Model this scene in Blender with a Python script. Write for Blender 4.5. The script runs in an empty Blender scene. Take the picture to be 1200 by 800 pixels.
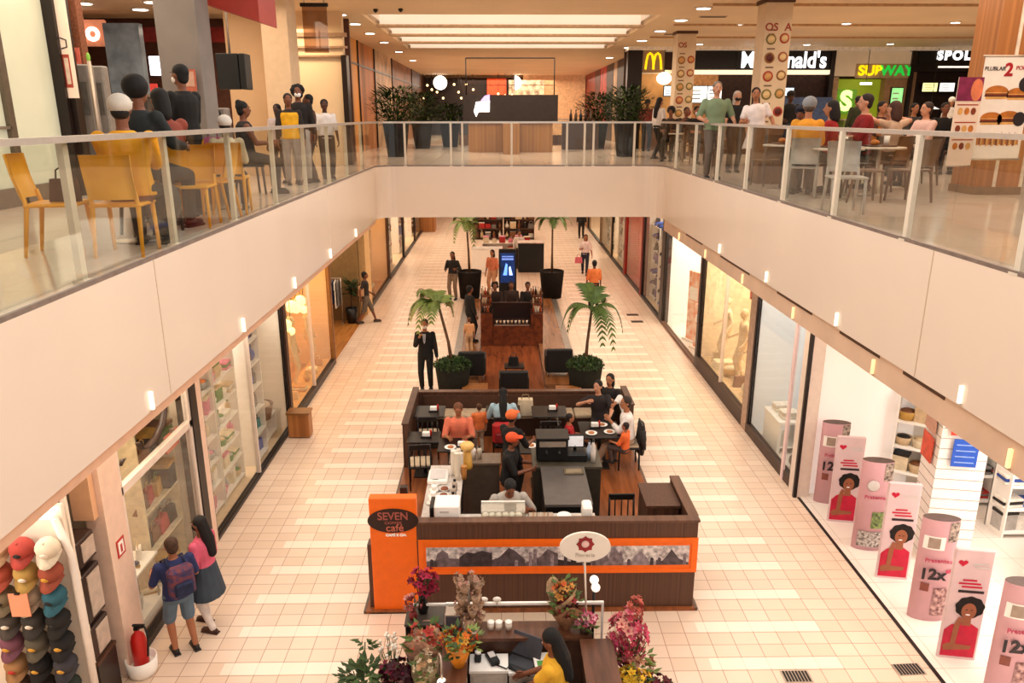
import bpy, math, random
from mathutils import Vector, Matrix
random.seed(7)
PI = math.pi
SC = bpy.context.scene
COL = SC.collection
V = Vector
rnd = random.uniform

# ------------------------------------------------------------------ materials
def lin(h):
    h = h.lstrip('#')
    out = []
    for i in (0, 2, 4):
        c = int(h[i:i+2], 16) / 255
        out.append(c / 12.92 if c <= .04045 else ((c + .055) / 1.055) ** 2.4)
    return tuple(out)

_mats = {}
def mat(hx, rough=.6, metal=0, emit=0, var=.12, scale=9.0, kind='noise', hx2=None, spec=.4):
    """procedural principled material, cached by its settings"""
    key = (hx, rough, metal, emit, var, scale, kind, hx2, spec)
    if key in _mats: return _mats[key]
    m = bpy.data.materials.new(kind + '_' + hx.lstrip('#'))
    m.use_nodes = True
    nt = m.node_tree; N = nt.nodes; L = nt.links
    b = N['Principled BSDF']
    b.inputs['Roughness'].default_value = rough
    b.inputs['Metallic'].default_value = metal
    b.inputs['Specular IOR Level'].default_value = spec
    c = lin(hx)
    c2 = lin(hx2) if hx2 else tuple(x * (1 - var * 2) for x in c)
    tc = N.new('ShaderNodeTexCoord')
    mx = N.new('ShaderNodeMix'); mx.data_type = 'RGBA'
    mx.inputs[6].default_value = (*c, 1); mx.inputs[7].default_value = (*c2, 1)
    src = tc.outputs['Object']
    if kind in ('slatv', 'wood', 'slath'):
        mp = N.new('ShaderNodeMapping')
        sc = {'slatv': (scale, scale, .05), 'wood': (scale, scale * .12, scale), 'slath': (scale * .06, scale * .06, scale)}[kind]
        mp.inputs['Scale'].default_value = sc
        L.new(src, mp.inputs['Vector']); src = mp.outputs['Vector']
    nz = N.new('ShaderNodeTexNoise')
    nz.inputs['Scale'].default_value = scale if kind == 'noise' else 1.0
    nz.inputs['Detail'].default_value = 3
    L.new(src, nz.inputs['Vector'])
    rp = N.new('ShaderNodeValToRGB')
    rp.color_ramp.elements[0].position = .35; rp.color_ramp.elements[1].position = .68
    L.new(nz.outputs['Fac'], rp.inputs['Fac'])
    L.new(rp.outputs['Color'], mx.inputs[0])
    L.new(mx.outputs[2], b.inputs['Base Color'])
    if emit:
        L.new(mx.outputs[2], b.inputs['Emission Color'])
        b.inputs['Emission Strength'].default_value = emit
    _mats[key] = m
    return m

def glass_mat(name, tint, fac, rough=.03):
    m = bpy.data.materials.new(name); m.use_nodes = True
    nt = m.node_tree; N = nt.nodes; L = nt.links
    N.remove(N['Principled BSDF'])
    tr = N.new('ShaderNodeBsdfTransparent'); tr.inputs[0].default_value = (*tint, 1)
    gl = N.new('ShaderNodeBsdfGlossy'); gl.inputs['Roughness'].default_value = rough
    fr = N.new('ShaderNodeLayerWeight'); fr.inputs[0].default_value = .25
    ma = N.new('ShaderNodeMath'); ma.operation = 'MULTIPLY_ADD'
    ma.inputs[1].default_value = fac * 2.2; ma.inputs[2].default_value = fac * .5; ma.use_clamp = True
    L.new(fr.outputs['Facing'], ma.inputs[0])
    mx = N.new('ShaderNodeMixShader')
    L.new(ma.outputs[0], mx.inputs[0]); L.new(tr.outputs[0], mx.inputs[1]); L.new(gl.outputs[0], mx.inputs[2])
    L.new(mx.outputs[0], N['Material Output'].inputs[0])
    return m

def tile_mat(name, c1, c2, grout, tx, ty, off=.5, rough=.28, mortar=.006, bars=False):
    """floor tiles in metres; with bars: pale tile bars every .71 m in the walkways"""
    m = bpy.data.materials.new(name); m.use_nodes = True
    nt = m.node_tree; N = nt.nodes; L = nt.links
    b = N['Principled BSDF']; b.inputs['Roughness'].default_value = rough
    tc = N.new('ShaderNodeTexCoord'); br = N.new('ShaderNodeTexBrick')
    br.offset = off; br.inputs['Scale'].default_value = 1
    br.inputs['Brick Width'].default_value = tx; br.inputs['Row Height'].default_value = ty
    br.inputs['Mortar Size'].default_value = mortar; br.inputs['Mortar Smooth'].default_value = .3
    br.inputs['Color1'].default_value = (*lin(c1), 1); br.inputs['Color2'].default_value = (*lin(c2), 1)
    br.inputs['Mortar'].default_value = (*lin(grout), 1)
    L.new(tc.outputs['Object'], br.inputs['Vector'])
    col = br.outputs['Color']
    nz = N.new('ShaderNodeTexNoise'); nz.inputs['Scale'].default_value = .9; nz.inputs['Detail'].default_value = 4
    L.new(tc.outputs['Object'], nz.inputs['Vector'])
    mm = N.new('ShaderNodeMix'); mm.data_type = 'RGBA'; mm.blend_type = 'MULTIPLY'
    rp = N.new('ShaderNodeValToRGB'); rp.color_ramp.elements[0].color = (.86, .84, .82, 1); rp.color_ramp.elements[0].position = .3
    L.new(nz.outputs['Fac'], rp.inputs['Fac']); mm.inputs[0].default_value = .8
    L.new(col, mm.inputs[6]); L.new(rp.outputs['Color'], mm.inputs[7]); col = mm.outputs[2]
    if bars:
        sp = N.new('ShaderNodeSeparateXYZ'); L.new(tc.outputs['Object'], sp.inputs[0])
        def mth(op, a, bb):
            n = N.new('ShaderNodeMath'); n.operation = op
            for i, x in enumerate((a, bb)):
                if isinstance(x, (int, float)): n.inputs[i].default_value = x
                elif x is not None: L.new(x, n.inputs[i])
            return n.outputs[0]
        yy = mth('DIVIDE', mth('SUBTRACT', sp.outputs[1], 7.84), .712)
        fr = mth('FRACT', yy, None)
        by = mth('LESS_THAN', fr, .29)
        def band(lo, hi):
            return mth('MULTIPLY', mth('GREATER_THAN', sp.outputs[0], lo), mth('LESS_THAN', sp.outputs[0], hi))
        bx = mth('ADD', band(-3.42, -1.75), band(2.58, 4.2))
        fac = mth('MULTIPLY', mth('MULTIPLY', by, bx), .55)
        m2 = N.new('ShaderNodeMix'); m2.data_type = 'RGBA'
        L.new(fac, m2.inputs[0]); L.new(col, m2.inputs[6]); m2.inputs[7].default_value = (*lin('#fcecdc'), 1)
        col = m2.outputs[2]
    L.new(col, b.inputs['Base Color'])
    return m

GLASS = glass_mat('clear_glass', (.96, .97, .95), .08)
RAILGLASS = glass_mat('balustrade_glass', (.94, .95, .92), .085)
LENS = glass_mat('clear_film', (.96, .96, .96), .2, .12)

WHITE = mat('#efe6dc', .35, var=.03)
CREAM = mat('#e9cfb4', .6, var=.05, scale=2)
FASCIA = mat('#ebd8c6', .24, var=.02, scale=.8)
STEEL = mat('#b9a99a', .35, .6, var=.05)
DARK = mat('#1c1512', .4, var=.2)
BLACK = mat('#0d0b0b', .5, var=.2)
BROWN = mat('#5e3d2c', .5, kind='slatv', scale=38, hx2='#42281c')
BROWNH = mat('#5b3a28', .45, kind='wood', scale=20, hx2='#3f261a')
WOODFLOOR = mat('#96562f', .3, kind='wood', scale=12, hx2='#6e3a1c')
WOODOR = mat('#b2743e', .4, kind='slatv', scale=14, hx2='#8d5527')
ORANGE = mat('#f06a10', .4, var=.04)

# ------------------------------------------------------------------ mesh builder
def frame_of(d):
    d = V(d).normalized()
    a = V((0, 0, 1)) if abs(d.z) < .9 else V((1, 0, 0))
    s = d.cross(a).normalized()
    return s, d.cross(s).normalized()

class MB:
    def __init__(s): s.v = []; s.f = []; s.mi = []; s.sm = []; s.mats = []; s.T = None
    def add(s, vs, fs, m, smooth=False):
        if m not in s.mats: s.mats.append(m)
        i = s.mats.index(m); o = len(s.v)
        if s.T is not None: vs = [s.T @ V(p) for p in vs]
        s.v += [tuple(p) for p in vs]
        for f in fs: s.f.append([o + k for k in f]); s.mi.append(i); s.sm.append(smooth)
        return s
    def box(s, x0, x1, y0, y1, z0, z1, m):
        vs = [(x0,y0,z0),(x1,y0,z0),(x1,y1,z0),(x0,y1,z0),(x0,y0,z1),(x1,y0,z1),(x1,y1,z1),(x0,y1,z1)]
        return s.add(vs, [(0,3,2,1),(4,5,6,7),(0,1,5,4),(1,2,6,5),(2,3,7,6),(3,0,4,7)], m)
    def cb(s, c, d, m, rz=0, bev=.0):
        """box at centre c with size d, chamfered vertical and top edges when bev"""
        x, y, z = d[0]/2, d[1]/2, d[2]/2
        R = Matrix.Rotation(rz, 3, 'Z'); c = V(c)
        if bev <= 0:
            vs = [(-x,-y,-z),(x,-y,-z),(x,y,-z),(-x,y,-z),(-x,-y,z),(x,-y,z),(x,y,z),(-x,y,z)]
            fs = [(0,3,2,1),(4,5,6,7),(0,1,5,4),(1,2,6,5),(2,3,7,6),(3,0,4,7)]
        else:
            e = min(bev, x*.9, y*.9, z*.9)
            def ring(xx, yy, zz, q): return [(-xx+q,-yy,zz),(xx-q,-yy,zz),(xx,-yy+q,zz),(xx,yy-q,zz),(xx-q,yy,zz),(-xx+q,yy,zz),(-xx,yy-q,zz),(-xx,-yy+q,zz)]
            vs = ring(x-e,y-e,-z,e*.4)+ring(x,y,-z+e,e)+ring(x,y,z-e,e)+ring(x-e,y-e,z,e*.4)
            fs = [tuple(range(7,-1,-1)), tuple(range(24,32))]
            for k in range(3):
                for i in range(8): fs.append((k*8+i, k*8+(i+1)%8, k*8+8+(i+1)%8, k*8+8+i))
        return s.add([R @ V(p) + c for p in vs], fs, m)
    def tube(s, pts, rads, m, n=8, caps=True, smooth=True, flat=1.0):
        pts = [V(p) for p in pts]
        if isinstance(rads, (int, float)): rads = [rads]*len(pts)
        vs = []; fs = []
        ref = None
        for i, p in enumerate(pts):
            d = (pts[min(i+1, len(pts)-1)] - pts[max(i-1, 0)])
            if d.length < 1e-9: d = V((0,0,1))
            d.normalize()
            if ref is None: a, b = frame_of(d)
            else:
                a = (ref - d*ref.dot(d))
                a = a.normalized() if a.length > 1e-6 else frame_of(d)[0]
                b = d.cross(a)
            ref = a
            for k in range(n):
                t = 2*PI*k/n
                vs.append(p + (a*math.cos(t) + b*math.sin(t)*flat)*rads[i])
        for i in range(len(pts)-1):
            for k in range(n): fs.append((i*n+k, i*n+(k+1)%n, (i+1)*n+(k+1)%n, (i+1)*n+k))
        if caps:
            fs.append(tuple(range(n-1, -1, -1))); fs.append(tuple((len(pts)-1)*n+k for k in range(n)))
        return s.add(vs, fs, m, smooth)
    def cyl(s, c, r, h, m, r2=None, n=20, smooth=True):
        return s.tube([c, (c[0], c[1], c[2]+h)], [r, r if r2 is None else r2], m, n, True, smooth)
    def lathe(s, prof, m, c=(0,0,0), n=20, smooth=True):
        vs = []; fs = []
        for r, z in prof:
            for k in range(n):
                t = 2*PI*k/n; vs.append((c[0]+r*math.cos(t), c[1]+r*math.sin(t), c[2]+z))
        for i in range(len(prof)-1):
            for k in range(n): fs.append((i*n+k, i*n+(k+1)%n, (i+1)*n+(k+1)%n, (i+1)*n+k))
        fs.append(tuple(range(n-1,-1,-1))); fs.append(tuple((len(prof)-1)*n+k for k in range(n)))
        return s.add(vs, fs, m, smooth)
    def ell(s, c, r, m, n=12, k=8, R=None, smooth=True):
        """ellipsoid"""
        if isinstance(r, (int, float)): r = (r, r, r)
        vs = [V((0,0,r[2]))]; fs = []
        for j in range(1, k):
            ph = PI*j/k
            for i in range(n):
                t = 2*PI*i/n
                vs.append(V((r[0]*math.sin(ph)*math.cos(t), r[1]*math.sin(ph)*math.sin(t), r[2]*math.cos(ph))))
        vs.append(V((0,0,-r[2])))
        for i in range(n): fs.append((0, 1+i, 1+(i+1)%n))
        for j in range(k-2):
            for i in range(n): fs.append((1+j*n+i, 1+(j+1)*n+i, 1+(j+1)*n+(i+1)%n, 1+j*n+(i+1)%n))
        e = len(vs)-1
        for i in range(n): fs.append((e, 1+(k-2)*n+(i+1)%n, 1+(k-2)*n+i))
        if R is not None: vs = [R @ p for p in vs]
        return s.add([p + V(c) for p in vs], fs, m, smooth)
    def poly(s, pts, m):
        return s.add(pts, [tuple(range(len(pts)))], m)
    def prism(s, pts, d, m):
        """closed prism: polygon pts swept by vector d"""
        n = len(pts); d = V(d)
        vs = [V(p) for p in pts] + [V(p)+d for p in pts]
        fs = [tuple(range(n-1,-1,-1)), tuple(range(n, 2*n))] + [(i,(i+1)%n,n+(i+1)%n,n+i) for i in range(n)]
        return s.add(vs, fs, m)
    def build(s, name, parent=None, loc=None, rz=0):
        me = bpy.data.meshes.new(name)
        me.from_pydata(s.v, [], s.f)
        for m in s.mats: me.materials.append(m)
        me.polygons.foreach_set('material_index', s.mi)
        me.polygons.foreach_set('use_smooth', s.sm)
        me.update()
        o = bpy.data.objects.new(name, me); COL.objects.link(o)
        if parent: o.parent = parent
        if loc is not None: o.location = loc
        if rz: o.rotation_euler = (0, 0, rz)
        return o

def tag(o, label, cat, group=None, kind=None):
    o['label'] = label; o['category'] = cat
    if group: o['group'] = group
    if kind: o['kind'] = kind
    return o
def thing(name, label, cat, loc=(0,0,0), rz=0, group=None):
    o = bpy.data.objects.new(name, None); COL.objects.link(o)
    o.empty_display_size = .1
    o.location = loc; o.rotation_euler = (0, 0, rz)
    return tag(o, label, cat, group)
def copy_tree(o, parent=None, loc=None, rz=None, label=None, group=None):
    c = o.copy(); COL.objects.link(c)
    if parent: c.parent = parent
    if loc is not None: c.location = loc
    if rz is not None: c.rotation_euler = (0, 0, rz)
    if label: c['label'] = label
    if group: c['group'] = group
    for ch in list(o.children): copy_tree(ch, c)
    return c
def struct(name, mb, parent=None):
    o = mb.build(name, parent)
    if parent is None: o['kind'] = 'structure'
    return o
def text(body, size, m, parent, loc, rot, name='lettering', ext=.004, align='CENTER', sx=1.0, bold=0, space=1.0):
    cu = bpy.data.curves.new(name, 'FONT'); cu.body = body; cu.size = size; cu.extrude = ext
    cu.align_x = align; cu.align_y = 'CENTER'; cu.offset = bold; cu.space_character = space
    cu.materials.append(m)
    o = bpy.data.objects.new(name, cu); COL.objects.link(o)
    o.parent = parent; o.location = loc; o.rotation_euler = rot; o.scale = (sx, 1, 1)
    return o
FRONT = (PI/2, 0, 0)            # lettering read from -Y
ORD = ['first','second','third','fourth','fifth','sixth','seventh','eighth','ninth','tenth','eleventh','twelfth']

def area(name, loc, sx, sy, power, col=(1,.86,.7), rot=(0,0,0)):
    l = bpy.data.lights.new(name, 'AREA'); l.shape = 'RECTANGLE'; l.size = sx; l.size_y = sy
    l.energy = power; l.color = col
    o = bpy.data.objects.new(name, l); COL.objects.link(o); o.location = loc; o.rotation_euler = rot
    return o
UF = 5.3     # upper floor level
# ------------------------------------------------------------------ camera, world, lights
cam = bpy.data.cameras.new('camera'); co = bpy.data.objects.new('camera', cam); COL.objects.link(co)
cam.sensor_width = 36; cam.lens = 900/1200*36; cam.clip_start = .05; cam.clip_end = 300
co.location = (0, 0, 6.5); co.rotation_euler = (PI/2 - math.radians(16.4), 0, -math.radians(.916))
SC.camera = co
w = bpy.data.worlds.new('world'); SC.world = w; w.use_nodes = True
bg = w.node_tree.nodes['Background']; bg.inputs[0].default_value = (1, .92, .85, 1); bg.inputs[1].default_value = .75
SC.view_settings.view_transform = 'Standard'; SC.view_settings.look = 'None'
SC.view_settings.exposure = 0.0; SC.view_settings.gamma = 1.0
SC.cycles.use_denoising = True
SC.cycles.max_bounces = 7; SC.cycles.transparent_max_bounces = 14; SC.cycles.caustics_reflective = False
SC.cycles.sample_clamp_indirect = 6

WARM = (1, .83, .64); NEUT = (1, .93, .84); GOLD = (1, .72, .42)
area('atrium_light', (.5, 8, 8.8), 6, 15, 580, (1, .94, .87))  # unseen area lamp added overhead for the skylight's daylight
for y in (8, 13, 18): area('arcade_light', (-3.8, y, 3.95), .5, 3.5, 42, WARM); area('arcade_light', (4.7, y, 3.7), .5, 3.5, 42, WARM)
area('bridge_underlight', (-2.5, 26, 3.9), 2, 11, 210, WARM); area('bridge_underlight', (3.2, 26, 3.9), 2, 11, 210, WARM)
area('far_atrium_light', (.5, 43, 8.6), 6, 15, 1050, WARM)
area('bridge_ceiling_light', (.4, 25.5, 8.5), 7, 7, 330, WARM)
area('food_court_light', (11, 22, 8.6), 9, 10, 430, WARM); area('food_court_light', (7.5, 12, 8.6), 4, 8, 250, WARM)
area('lounge_light', (-6, 12, 8.5), 4, 7, 260, WARM); area('lounge_light', (-5.5, 22, 8.5), 2, 8, 190, WARM)
area('far_hall_light', (-3.2, 42, 8.6), 1.5, 16, 130, WARM); area('far_hall_light', (4.6, 42, 8.6), 1.5, 16, 130, WARM)

# ------------------------------------------------------------------ floors, slabs, ceilings
FLOOR_T = tile_mat('cream_floor_tile', '#ebd3be', '#e2c7b0', '#b18b74', .30, .237, off=0, bars=True, rough=.3, mortar=.006)
STORE_T = tile_mat('store_floor_tile', '#f6ece2', '#f2e6da', '#d9c4b2', .6, .6, off=0, rough=.2)
UP_T = tile_mat('upper_floor_tile', '#e3d3c4', '#dccabb', '#c2a898', .6, .6, off=0, rough=.14, mortar=.004)
b = MB(); b.box(-4.6, 5.34, -4, 56, -.1, 0, FLOOR_T); struct('floor', b)
b = MB(); b.box(-13, -4.6, -4, 56, -.1, 0, STORE_T); b.box(5.34, 16, -4, 56, -.1, 0, STORE_T); struct('floor_stores', b)

def path_corner(xl, xr, y0, yf, r, n=6):
    """U-shaped path: left side forward, rounded corner, bridge edge, rounded corner, right side back"""
    p = [(xl, y0)]
    for k in range(n+1):
        t = PI - (PI/2)*k/n; p.append((xl+r + r*math.cos(t), yf-r + r*math.sin(t)))
    for k in range(n+1):
        t = PI/2 - (PI/2)*k/n; p.append((xr-r + r*math.cos(t), yf-r + r*math.sin(t)))
    p.append((xr, y0))
    return p
def ribbon(b, path, path2, z0, z1, m):
    n = len(path)
    vs = [(x,y,z0) for x,y in path]+[(x,y,z1) for x,y in path]+[(x,y,z0) for x,y in path2]+[(x,y,z1) for x,y in path2]
    fs = []
    for i in range(n-1):
        fs += [(i,i+1,n+i+1,n+i), (2*n+i+1,2*n+i,3*n+i,3*n+i+1), (n+i,n+i+1,3*n+i+1,3*n+i), (i+1,i,2*n+i,2*n+i+1)]
    fs += [(0,n,3*n,2*n), (n-1,2*n+n-1,3*n+n-1,n+n-1)]
    b.add(vs, fs, m)
RC = .45
P0 = path_corner(-3.0, 4.02, -3, 19.3, RC)
P1 = path_corner(-3.14, 4.16, -3, 19.44, RC)
SEAM = mat('#cdb59c', .5, var=.03)
b = MB(); ribbon(b, P0, P1, 4.06, UF, FASCIA)
b.box(-3.006, -2.996, 6.62, 6.63, 4.07, UF, SEAM); b.box(4.015, 4.026, 6.99, 7.0, 4.07, UF, SEAM); b.box(-3.006, -2.996, 13.6, 13.61, 4.07, UF, FASCIA)
fas = struct('trim_1', b)
b = MB(); ribbon(b, P0, path_corner(-3.03, 4.05, -3, 19.33, RC), UF, UF+.035, mat('#8f8078', .4, .3)); struct('trim_2', b)
# lower edge bands of the slab, set back a little
BEAM = mat('#e0bfa4', .45, var=.06, scale=2)
b = MB(); b.box(4.05, 4.2, -3, 18.9, 3.78, 4.06, BEAM)
for y0, y1 in [(4.2, 4.9), (6.5, 7.25), (7.75, 8.75), (9.6, 10.9), (12.2, 13.9), (15.2, 16.6)]: b.box(4.043, 4.06, y0, y1, 4.01, 4.045, mat('#5a3c2c', .5))
struct('trim_3', b)
b = MB(); b.box(-3.2, -3.03, -3, 18.9, 3.96, 4.06, mat('#e3b596', .45, var=.04)); struct('trim_4', b)
def slab(path, side): pass
b = MB()
b.box(-13, -3.1, -3, 56, 4.2, UF-.002, UP_T)
b.box(4.1, 24, -3, 34, 4.2, UF-.002, UP_T); b.box(4.1, 7, 34, 56, 4.2, UF-.002, UP_T)
b.box(-3.1, 4.1, 19.4, 33, 4.2, UF-.002, UP_T)
for xs, xc in ((-3.1, -1), (4.1, 1)):      # fill the rounded corners
    pts = [(xs, 19.4, UF-.002), (xs, 19.36-RC, UF-.002)]
    for k in range(7):
        t = (PI - PI/2*k/6) if xc < 0 else PI/2*k/6
        cx = -3.0+RC if xc < 0 else 4.02-RC
        pts.append((cx + (RC+.03)*math.cos(t), 19.3-RC + (RC+.03)*math.sin(t), UF-.002))
    if xc > 0: pts = pts[:1]+pts[1:]
    b.prism(pts, (0, 0, -.3), UP_T)
struct('floor_upper', b)
CEIL = mat('#efd3ae', .7, var=.04, scale=.6)
LOWCEIL = mat('#dcc0a4', .7, var=.04, scale=.6)
b = MB(); b.box(-13, -3.1, -3, 56, 4.12, 4.19, LOWCEIL); b.box(4.16, 16, -3, 56, 4.12, 4.19, LOWCEIL); b.box(-3.1, 4.16, 19.45, 33, 4.12, 4.19, LOWCEIL)
struct('ceiling_lower', b)
b = MB()
Z = 8.9
b.box(-15, -3.4, -3, 20.6, Z, Z+.1, CEIL); b.box(4.05, 26, -3, 20.6, Z, Z+.1, CEIL); b.box(-3.4, 4.05, 17.5, 20.6, Z, Z+.1, CEIL)
b.box(-15, -3.4, 20.6, 56, Z, Z+.1, CEIL); b.box(4.05, 26, 20.6, 56, Z, Z+.1, CEIL); b.box(-3.4, 4.05, 30.8, 56, Z, Z+.1, CEIL)
for x0, y0, x1, y1 in [(4.8, 18.5, 25, 18.6), (4.8, 22.5, 25, 22.6), (4.8, 26, 25, 26.1)]: b.box(x0, x1, y0, y1, Z-.05, Z, mat('#cfa67a', .7))
struct('ceiling', b)
# coffered light field above the bridge
COF = mat('#fff1dc', .5, emit=.8, var=.02); COFD = mat('#d9b896', .6); COFL = mat('#f6e6d4', .5, emit=.42, var=.03, scale=.6)  # COFL makes the beam faces glow, light put into their colour
b = MB(); b.box(-3.4, 4.05, 20.6, 30.8, Z+.55, Z+.6, COF)
b.box(-3.4, -3.3, 20.6, 30.8, Z+.1, Z+.55, WHITE); b.box(3.95, 4.05, 20.6, 30.8, Z+.1, Z+.55, WHITE)
b.box(-3.4, 4.05, 20.6, 20.7, Z+.1, Z+.55, WHITE); b.box(-3.4, 4.05, 30.7, 30.8, Z+.1, Z+.55, WHITE)
for k in range(1, 4): b.box(-3.3, 3.95, 20.6+k*2.55-.2, 20.6+k*2.55+.22, Z+.02, Z+.5, COFL); b.box(-3.4, 4.05, 20.6+k*2.55-.22, 20.6+k*2.55+.24, Z-.03, Z+.02, COFD)
b.box(-3.3, 3.95, 30.66, 30.72, Z+.02, Z+.5, COFL)
struct('ceiling_coffers', b)
b = MB()
WALLC = mat('#e2b688', .6, var=.06, scale=1.5)
b.box(-15, -7, 27, 27.2, UF, Z, WALLC); b.box(-13, 24, 55.8, 56, 0, Z, mat('#caa077', .6)); struct('wall_back', b)
b = MB(); b.box(23.8, 24, -3, 56, UF, Z, WALLC); struct('wall_right', b)
b = MB(); b.box(-13.2, -13, -3, 56, 0, Z, WALLC); struct('wall_left', b)
b = MB(); b.box(15.9, 16, -3, 56, 0, 4.15, WHITE); struct('wall_stores', b)

# ------------------------------------------------------------------ balustrades
POSTM = mat('#e2d5c0', .4, var=.03)
RAILM = mat('#d9cfc4', .28, .55, var=.04)
RT = 6.36
def pt_on(path, s):
    acc = 0
    for (x0,y0),(x1,y1) in zip(path, path[1:]):
        l = math.hypot(x1-x0, y1-y0)
        if acc+l >= s: t = (s-acc)/l; return (x0+(x1-x0)*t, y0+(y1-y0)*t)
        acc += l
    return path[-1]
POSTB = MB(); POSTB.box(-.045, .045, -.03, .03, 0, RT-UF-.04, POSTM); POSTB.cb((0, 0, .01), (.14, .12, .02), POSTM)
PST = None
def balustrade(label, path, inner, posts, joints):
    """one run of railing: handrail, each glass pane and each post a part"""
    global PST
    t = thing('balustrade', label, 'railing', (0, 0, UF))
    b = MB(); ribbon(b, off(path, .04), off(path, .11), RT-UF-.045, RT-UF, RAILM); b.build('handrail', t)
    cuts = [0]+joints+[9e9]; L_ = sum(math.dist(p, q) for p, q in zip(path, path[1:]))
    for a, c in zip(cuts, cuts[1:]):
        c = min(c, L_); pts = [pt_on(path, a+.006)]; acc = 0
        for p, q in zip(path, path[1:]):
            acc += math.dist(p, q)
            if a+.02 < acc < c-.02: pts.append(q)
        pts.append(pt_on(path, c-.006))
        b = MB(); ribbon(b, off(pts, .07), off(pts, .082), .04, RT-UF-.05, RAILGLASS); b.build('glass_panel', t)
    for x, y, r in posts:
        if PST is None: o = PST = POSTB.build('post', t)
        else: o = PST.copy(); COL.objects.link(o); o.parent = t
        o.location = (x, y, 0); o.rotation_euler = (0, 0, r); o.scale = (.55 if r == 0 else .8, .8, 1)
def off(pts, d):
    """shift a path sideways (to its left) by d"""
    out = []
    for i, p in enumerate(pts):
        q0 = pts[max(0, i-1)]; q1 = pts[min(len(pts)-1, i+1)]
        dx, dy = q1[0]-q0[0], q1[1]-q0[1]; l = math.hypot(dx, dy)
        out.append((p[0]-dy/l*d, p[1]+dx/l*d))
    return out
full = path_corner(-3.0, 4.02, .2, 19.3, RC)
balustrade('glass balustrade with white posts and steel handrail along the yellow chairs', full[:5], 0, [(-3.125, y, PI/2) for y in (2.2, 3.95, 5.7, 7.4, 9.15, 10.9, 12.65, 14.4, 16.15, 17.9)], [6.7, 9.8, 13.0, 16.2])
balustrade('glass balustrade with white posts across the front of the bridge', full[4:11], 0, [(x, 19.345, 0) for x in (-2.3, -1.18, -.9, .3, 1.65, 2.08, 2.3, 3.3)], [2.0, 3.9, 5.6])
balustrade('glass balustrade with white posts and steel handrail along the food court', full[10:], 0, [(4.065, y, PI/2) for y in (4.1, 5.86, 7.6, 9.35, 11.1, 12.85, 14.6, 16.35, 18.1)], [3.6, 7.2, 10.6, 12.4])
bal2 = thing('balustrade', 'farther glass balustrade behind the dark kiosk at the back of the bridge', 'railing', (0, 33, UF))
b = MB(); b.box(-3.1, 4.1, -.03, .03, 1.02, 1.06, RAILM); b.build('handrail', bal2)
b = MB(); b.box(-3.1, 4.1, -.008, .008, .04, 1.02, GLASS); b.build('glass_panel', bal2)
for x in (-2.9, -1.7, -.5, .7, 1.9, 3.1, 3.9):
    b = MB(); b.box(-.03, .03, -.03, .03, 0, 1.02, POSTM); b.build('post', bal2, (x, .06, 0))
bal3 = None

# reflections along the fascias and tan beam, painted as slim glowing strips
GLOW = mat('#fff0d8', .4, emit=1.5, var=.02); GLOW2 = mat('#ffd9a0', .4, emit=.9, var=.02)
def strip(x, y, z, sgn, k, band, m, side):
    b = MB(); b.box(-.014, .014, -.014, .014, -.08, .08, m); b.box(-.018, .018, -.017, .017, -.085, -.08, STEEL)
    return tag(b.build('glow_strip', None, (x, y, z)), 'slim painted reflection, %s from the bridge along the %s' % (ORD[k], band), 'light')
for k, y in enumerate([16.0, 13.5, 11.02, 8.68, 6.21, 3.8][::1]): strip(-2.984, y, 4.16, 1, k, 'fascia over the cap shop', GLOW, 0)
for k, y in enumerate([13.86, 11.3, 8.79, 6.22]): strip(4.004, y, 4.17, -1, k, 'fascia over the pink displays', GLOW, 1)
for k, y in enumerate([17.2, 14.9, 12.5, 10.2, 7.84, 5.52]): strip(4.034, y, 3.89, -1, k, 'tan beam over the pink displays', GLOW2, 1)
# ceiling downlights
def downlight(x, y, z, lab, r=.16):
    t = thing('downlight', lab, 'ceiling light', (x, y, z))
    b = MB(); b.lathe([(r*1.25, 0), (r*1.25, -.02), (r, -.03)], WHITE); b.build('trim_ring', t)
    b = MB(); b.lathe([(r*.95, -.028), (r*.9, -.036)], mat('#fff2dd', .4, emit=7, var=.01)); b.build('lens', t)
DL = [((-3.9+.1, y), 'beside the coffers on the clock side') for y in (21.5, 24, 27, 30.5, 35, 40)]
for k, y in enumerate((20.5, 22.5, 25, 28, 32, 37)): downlight(-3.9, y, Z, 'round recessed ceiling light, %s along the row between the coffers and the shop wall' % ORD[k], .15)
for k, y in enumerate((19.2, 21.5, 24.2, 27.2, 30, 35)): downlight(4.75, y, Z, 'round recessed ceiling light, %s along the row between the coffers and the poster columns' % ORD[k], .17)
for k, (x, y) in enumerate([(6.6, 22.6), (9.4, 22.2), (12.2, 21.9), (15.3, 21.6), (7.0, 28.5), (10.8, 28.6), (13.6, 28.3)]):
    downlight(x, y, Z, 'small ceiling spotlight, %s %s over the food court' % (ORD[k % 4], 'in the front row' if k < 4 else 'in the row near the counters'), .12)
for k, (x, y) in enumerate([(-9.2, 18.6), (-8.4, 19.6), (-7.6, 18.4), (-10.2, 19.6)]): downlight(x, y, Z, 'recessed ceiling light, %s above the seated diners beside the grey column' % ORD[k], .18)
for k, y in enumerate((20.2, 24.6, 30.0)):
    t = thing('ceiling_vent', 'dark slotted air vent in the ceiling beside the coffers, %s from the atrium' % ORD[k], 'vent', (5.4, y+.6, Z))
    b = MB(); b.box(-.35, .35, -.1, .1, -.02, 0, CREAM); b.build('frame', t)
    b = MB()
    for i in range(4): b.box(-.32, .32, -.08+i*.045, -.055+i*.045, -.03, -.02, DARK)
    b.build('grille', t)
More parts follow.
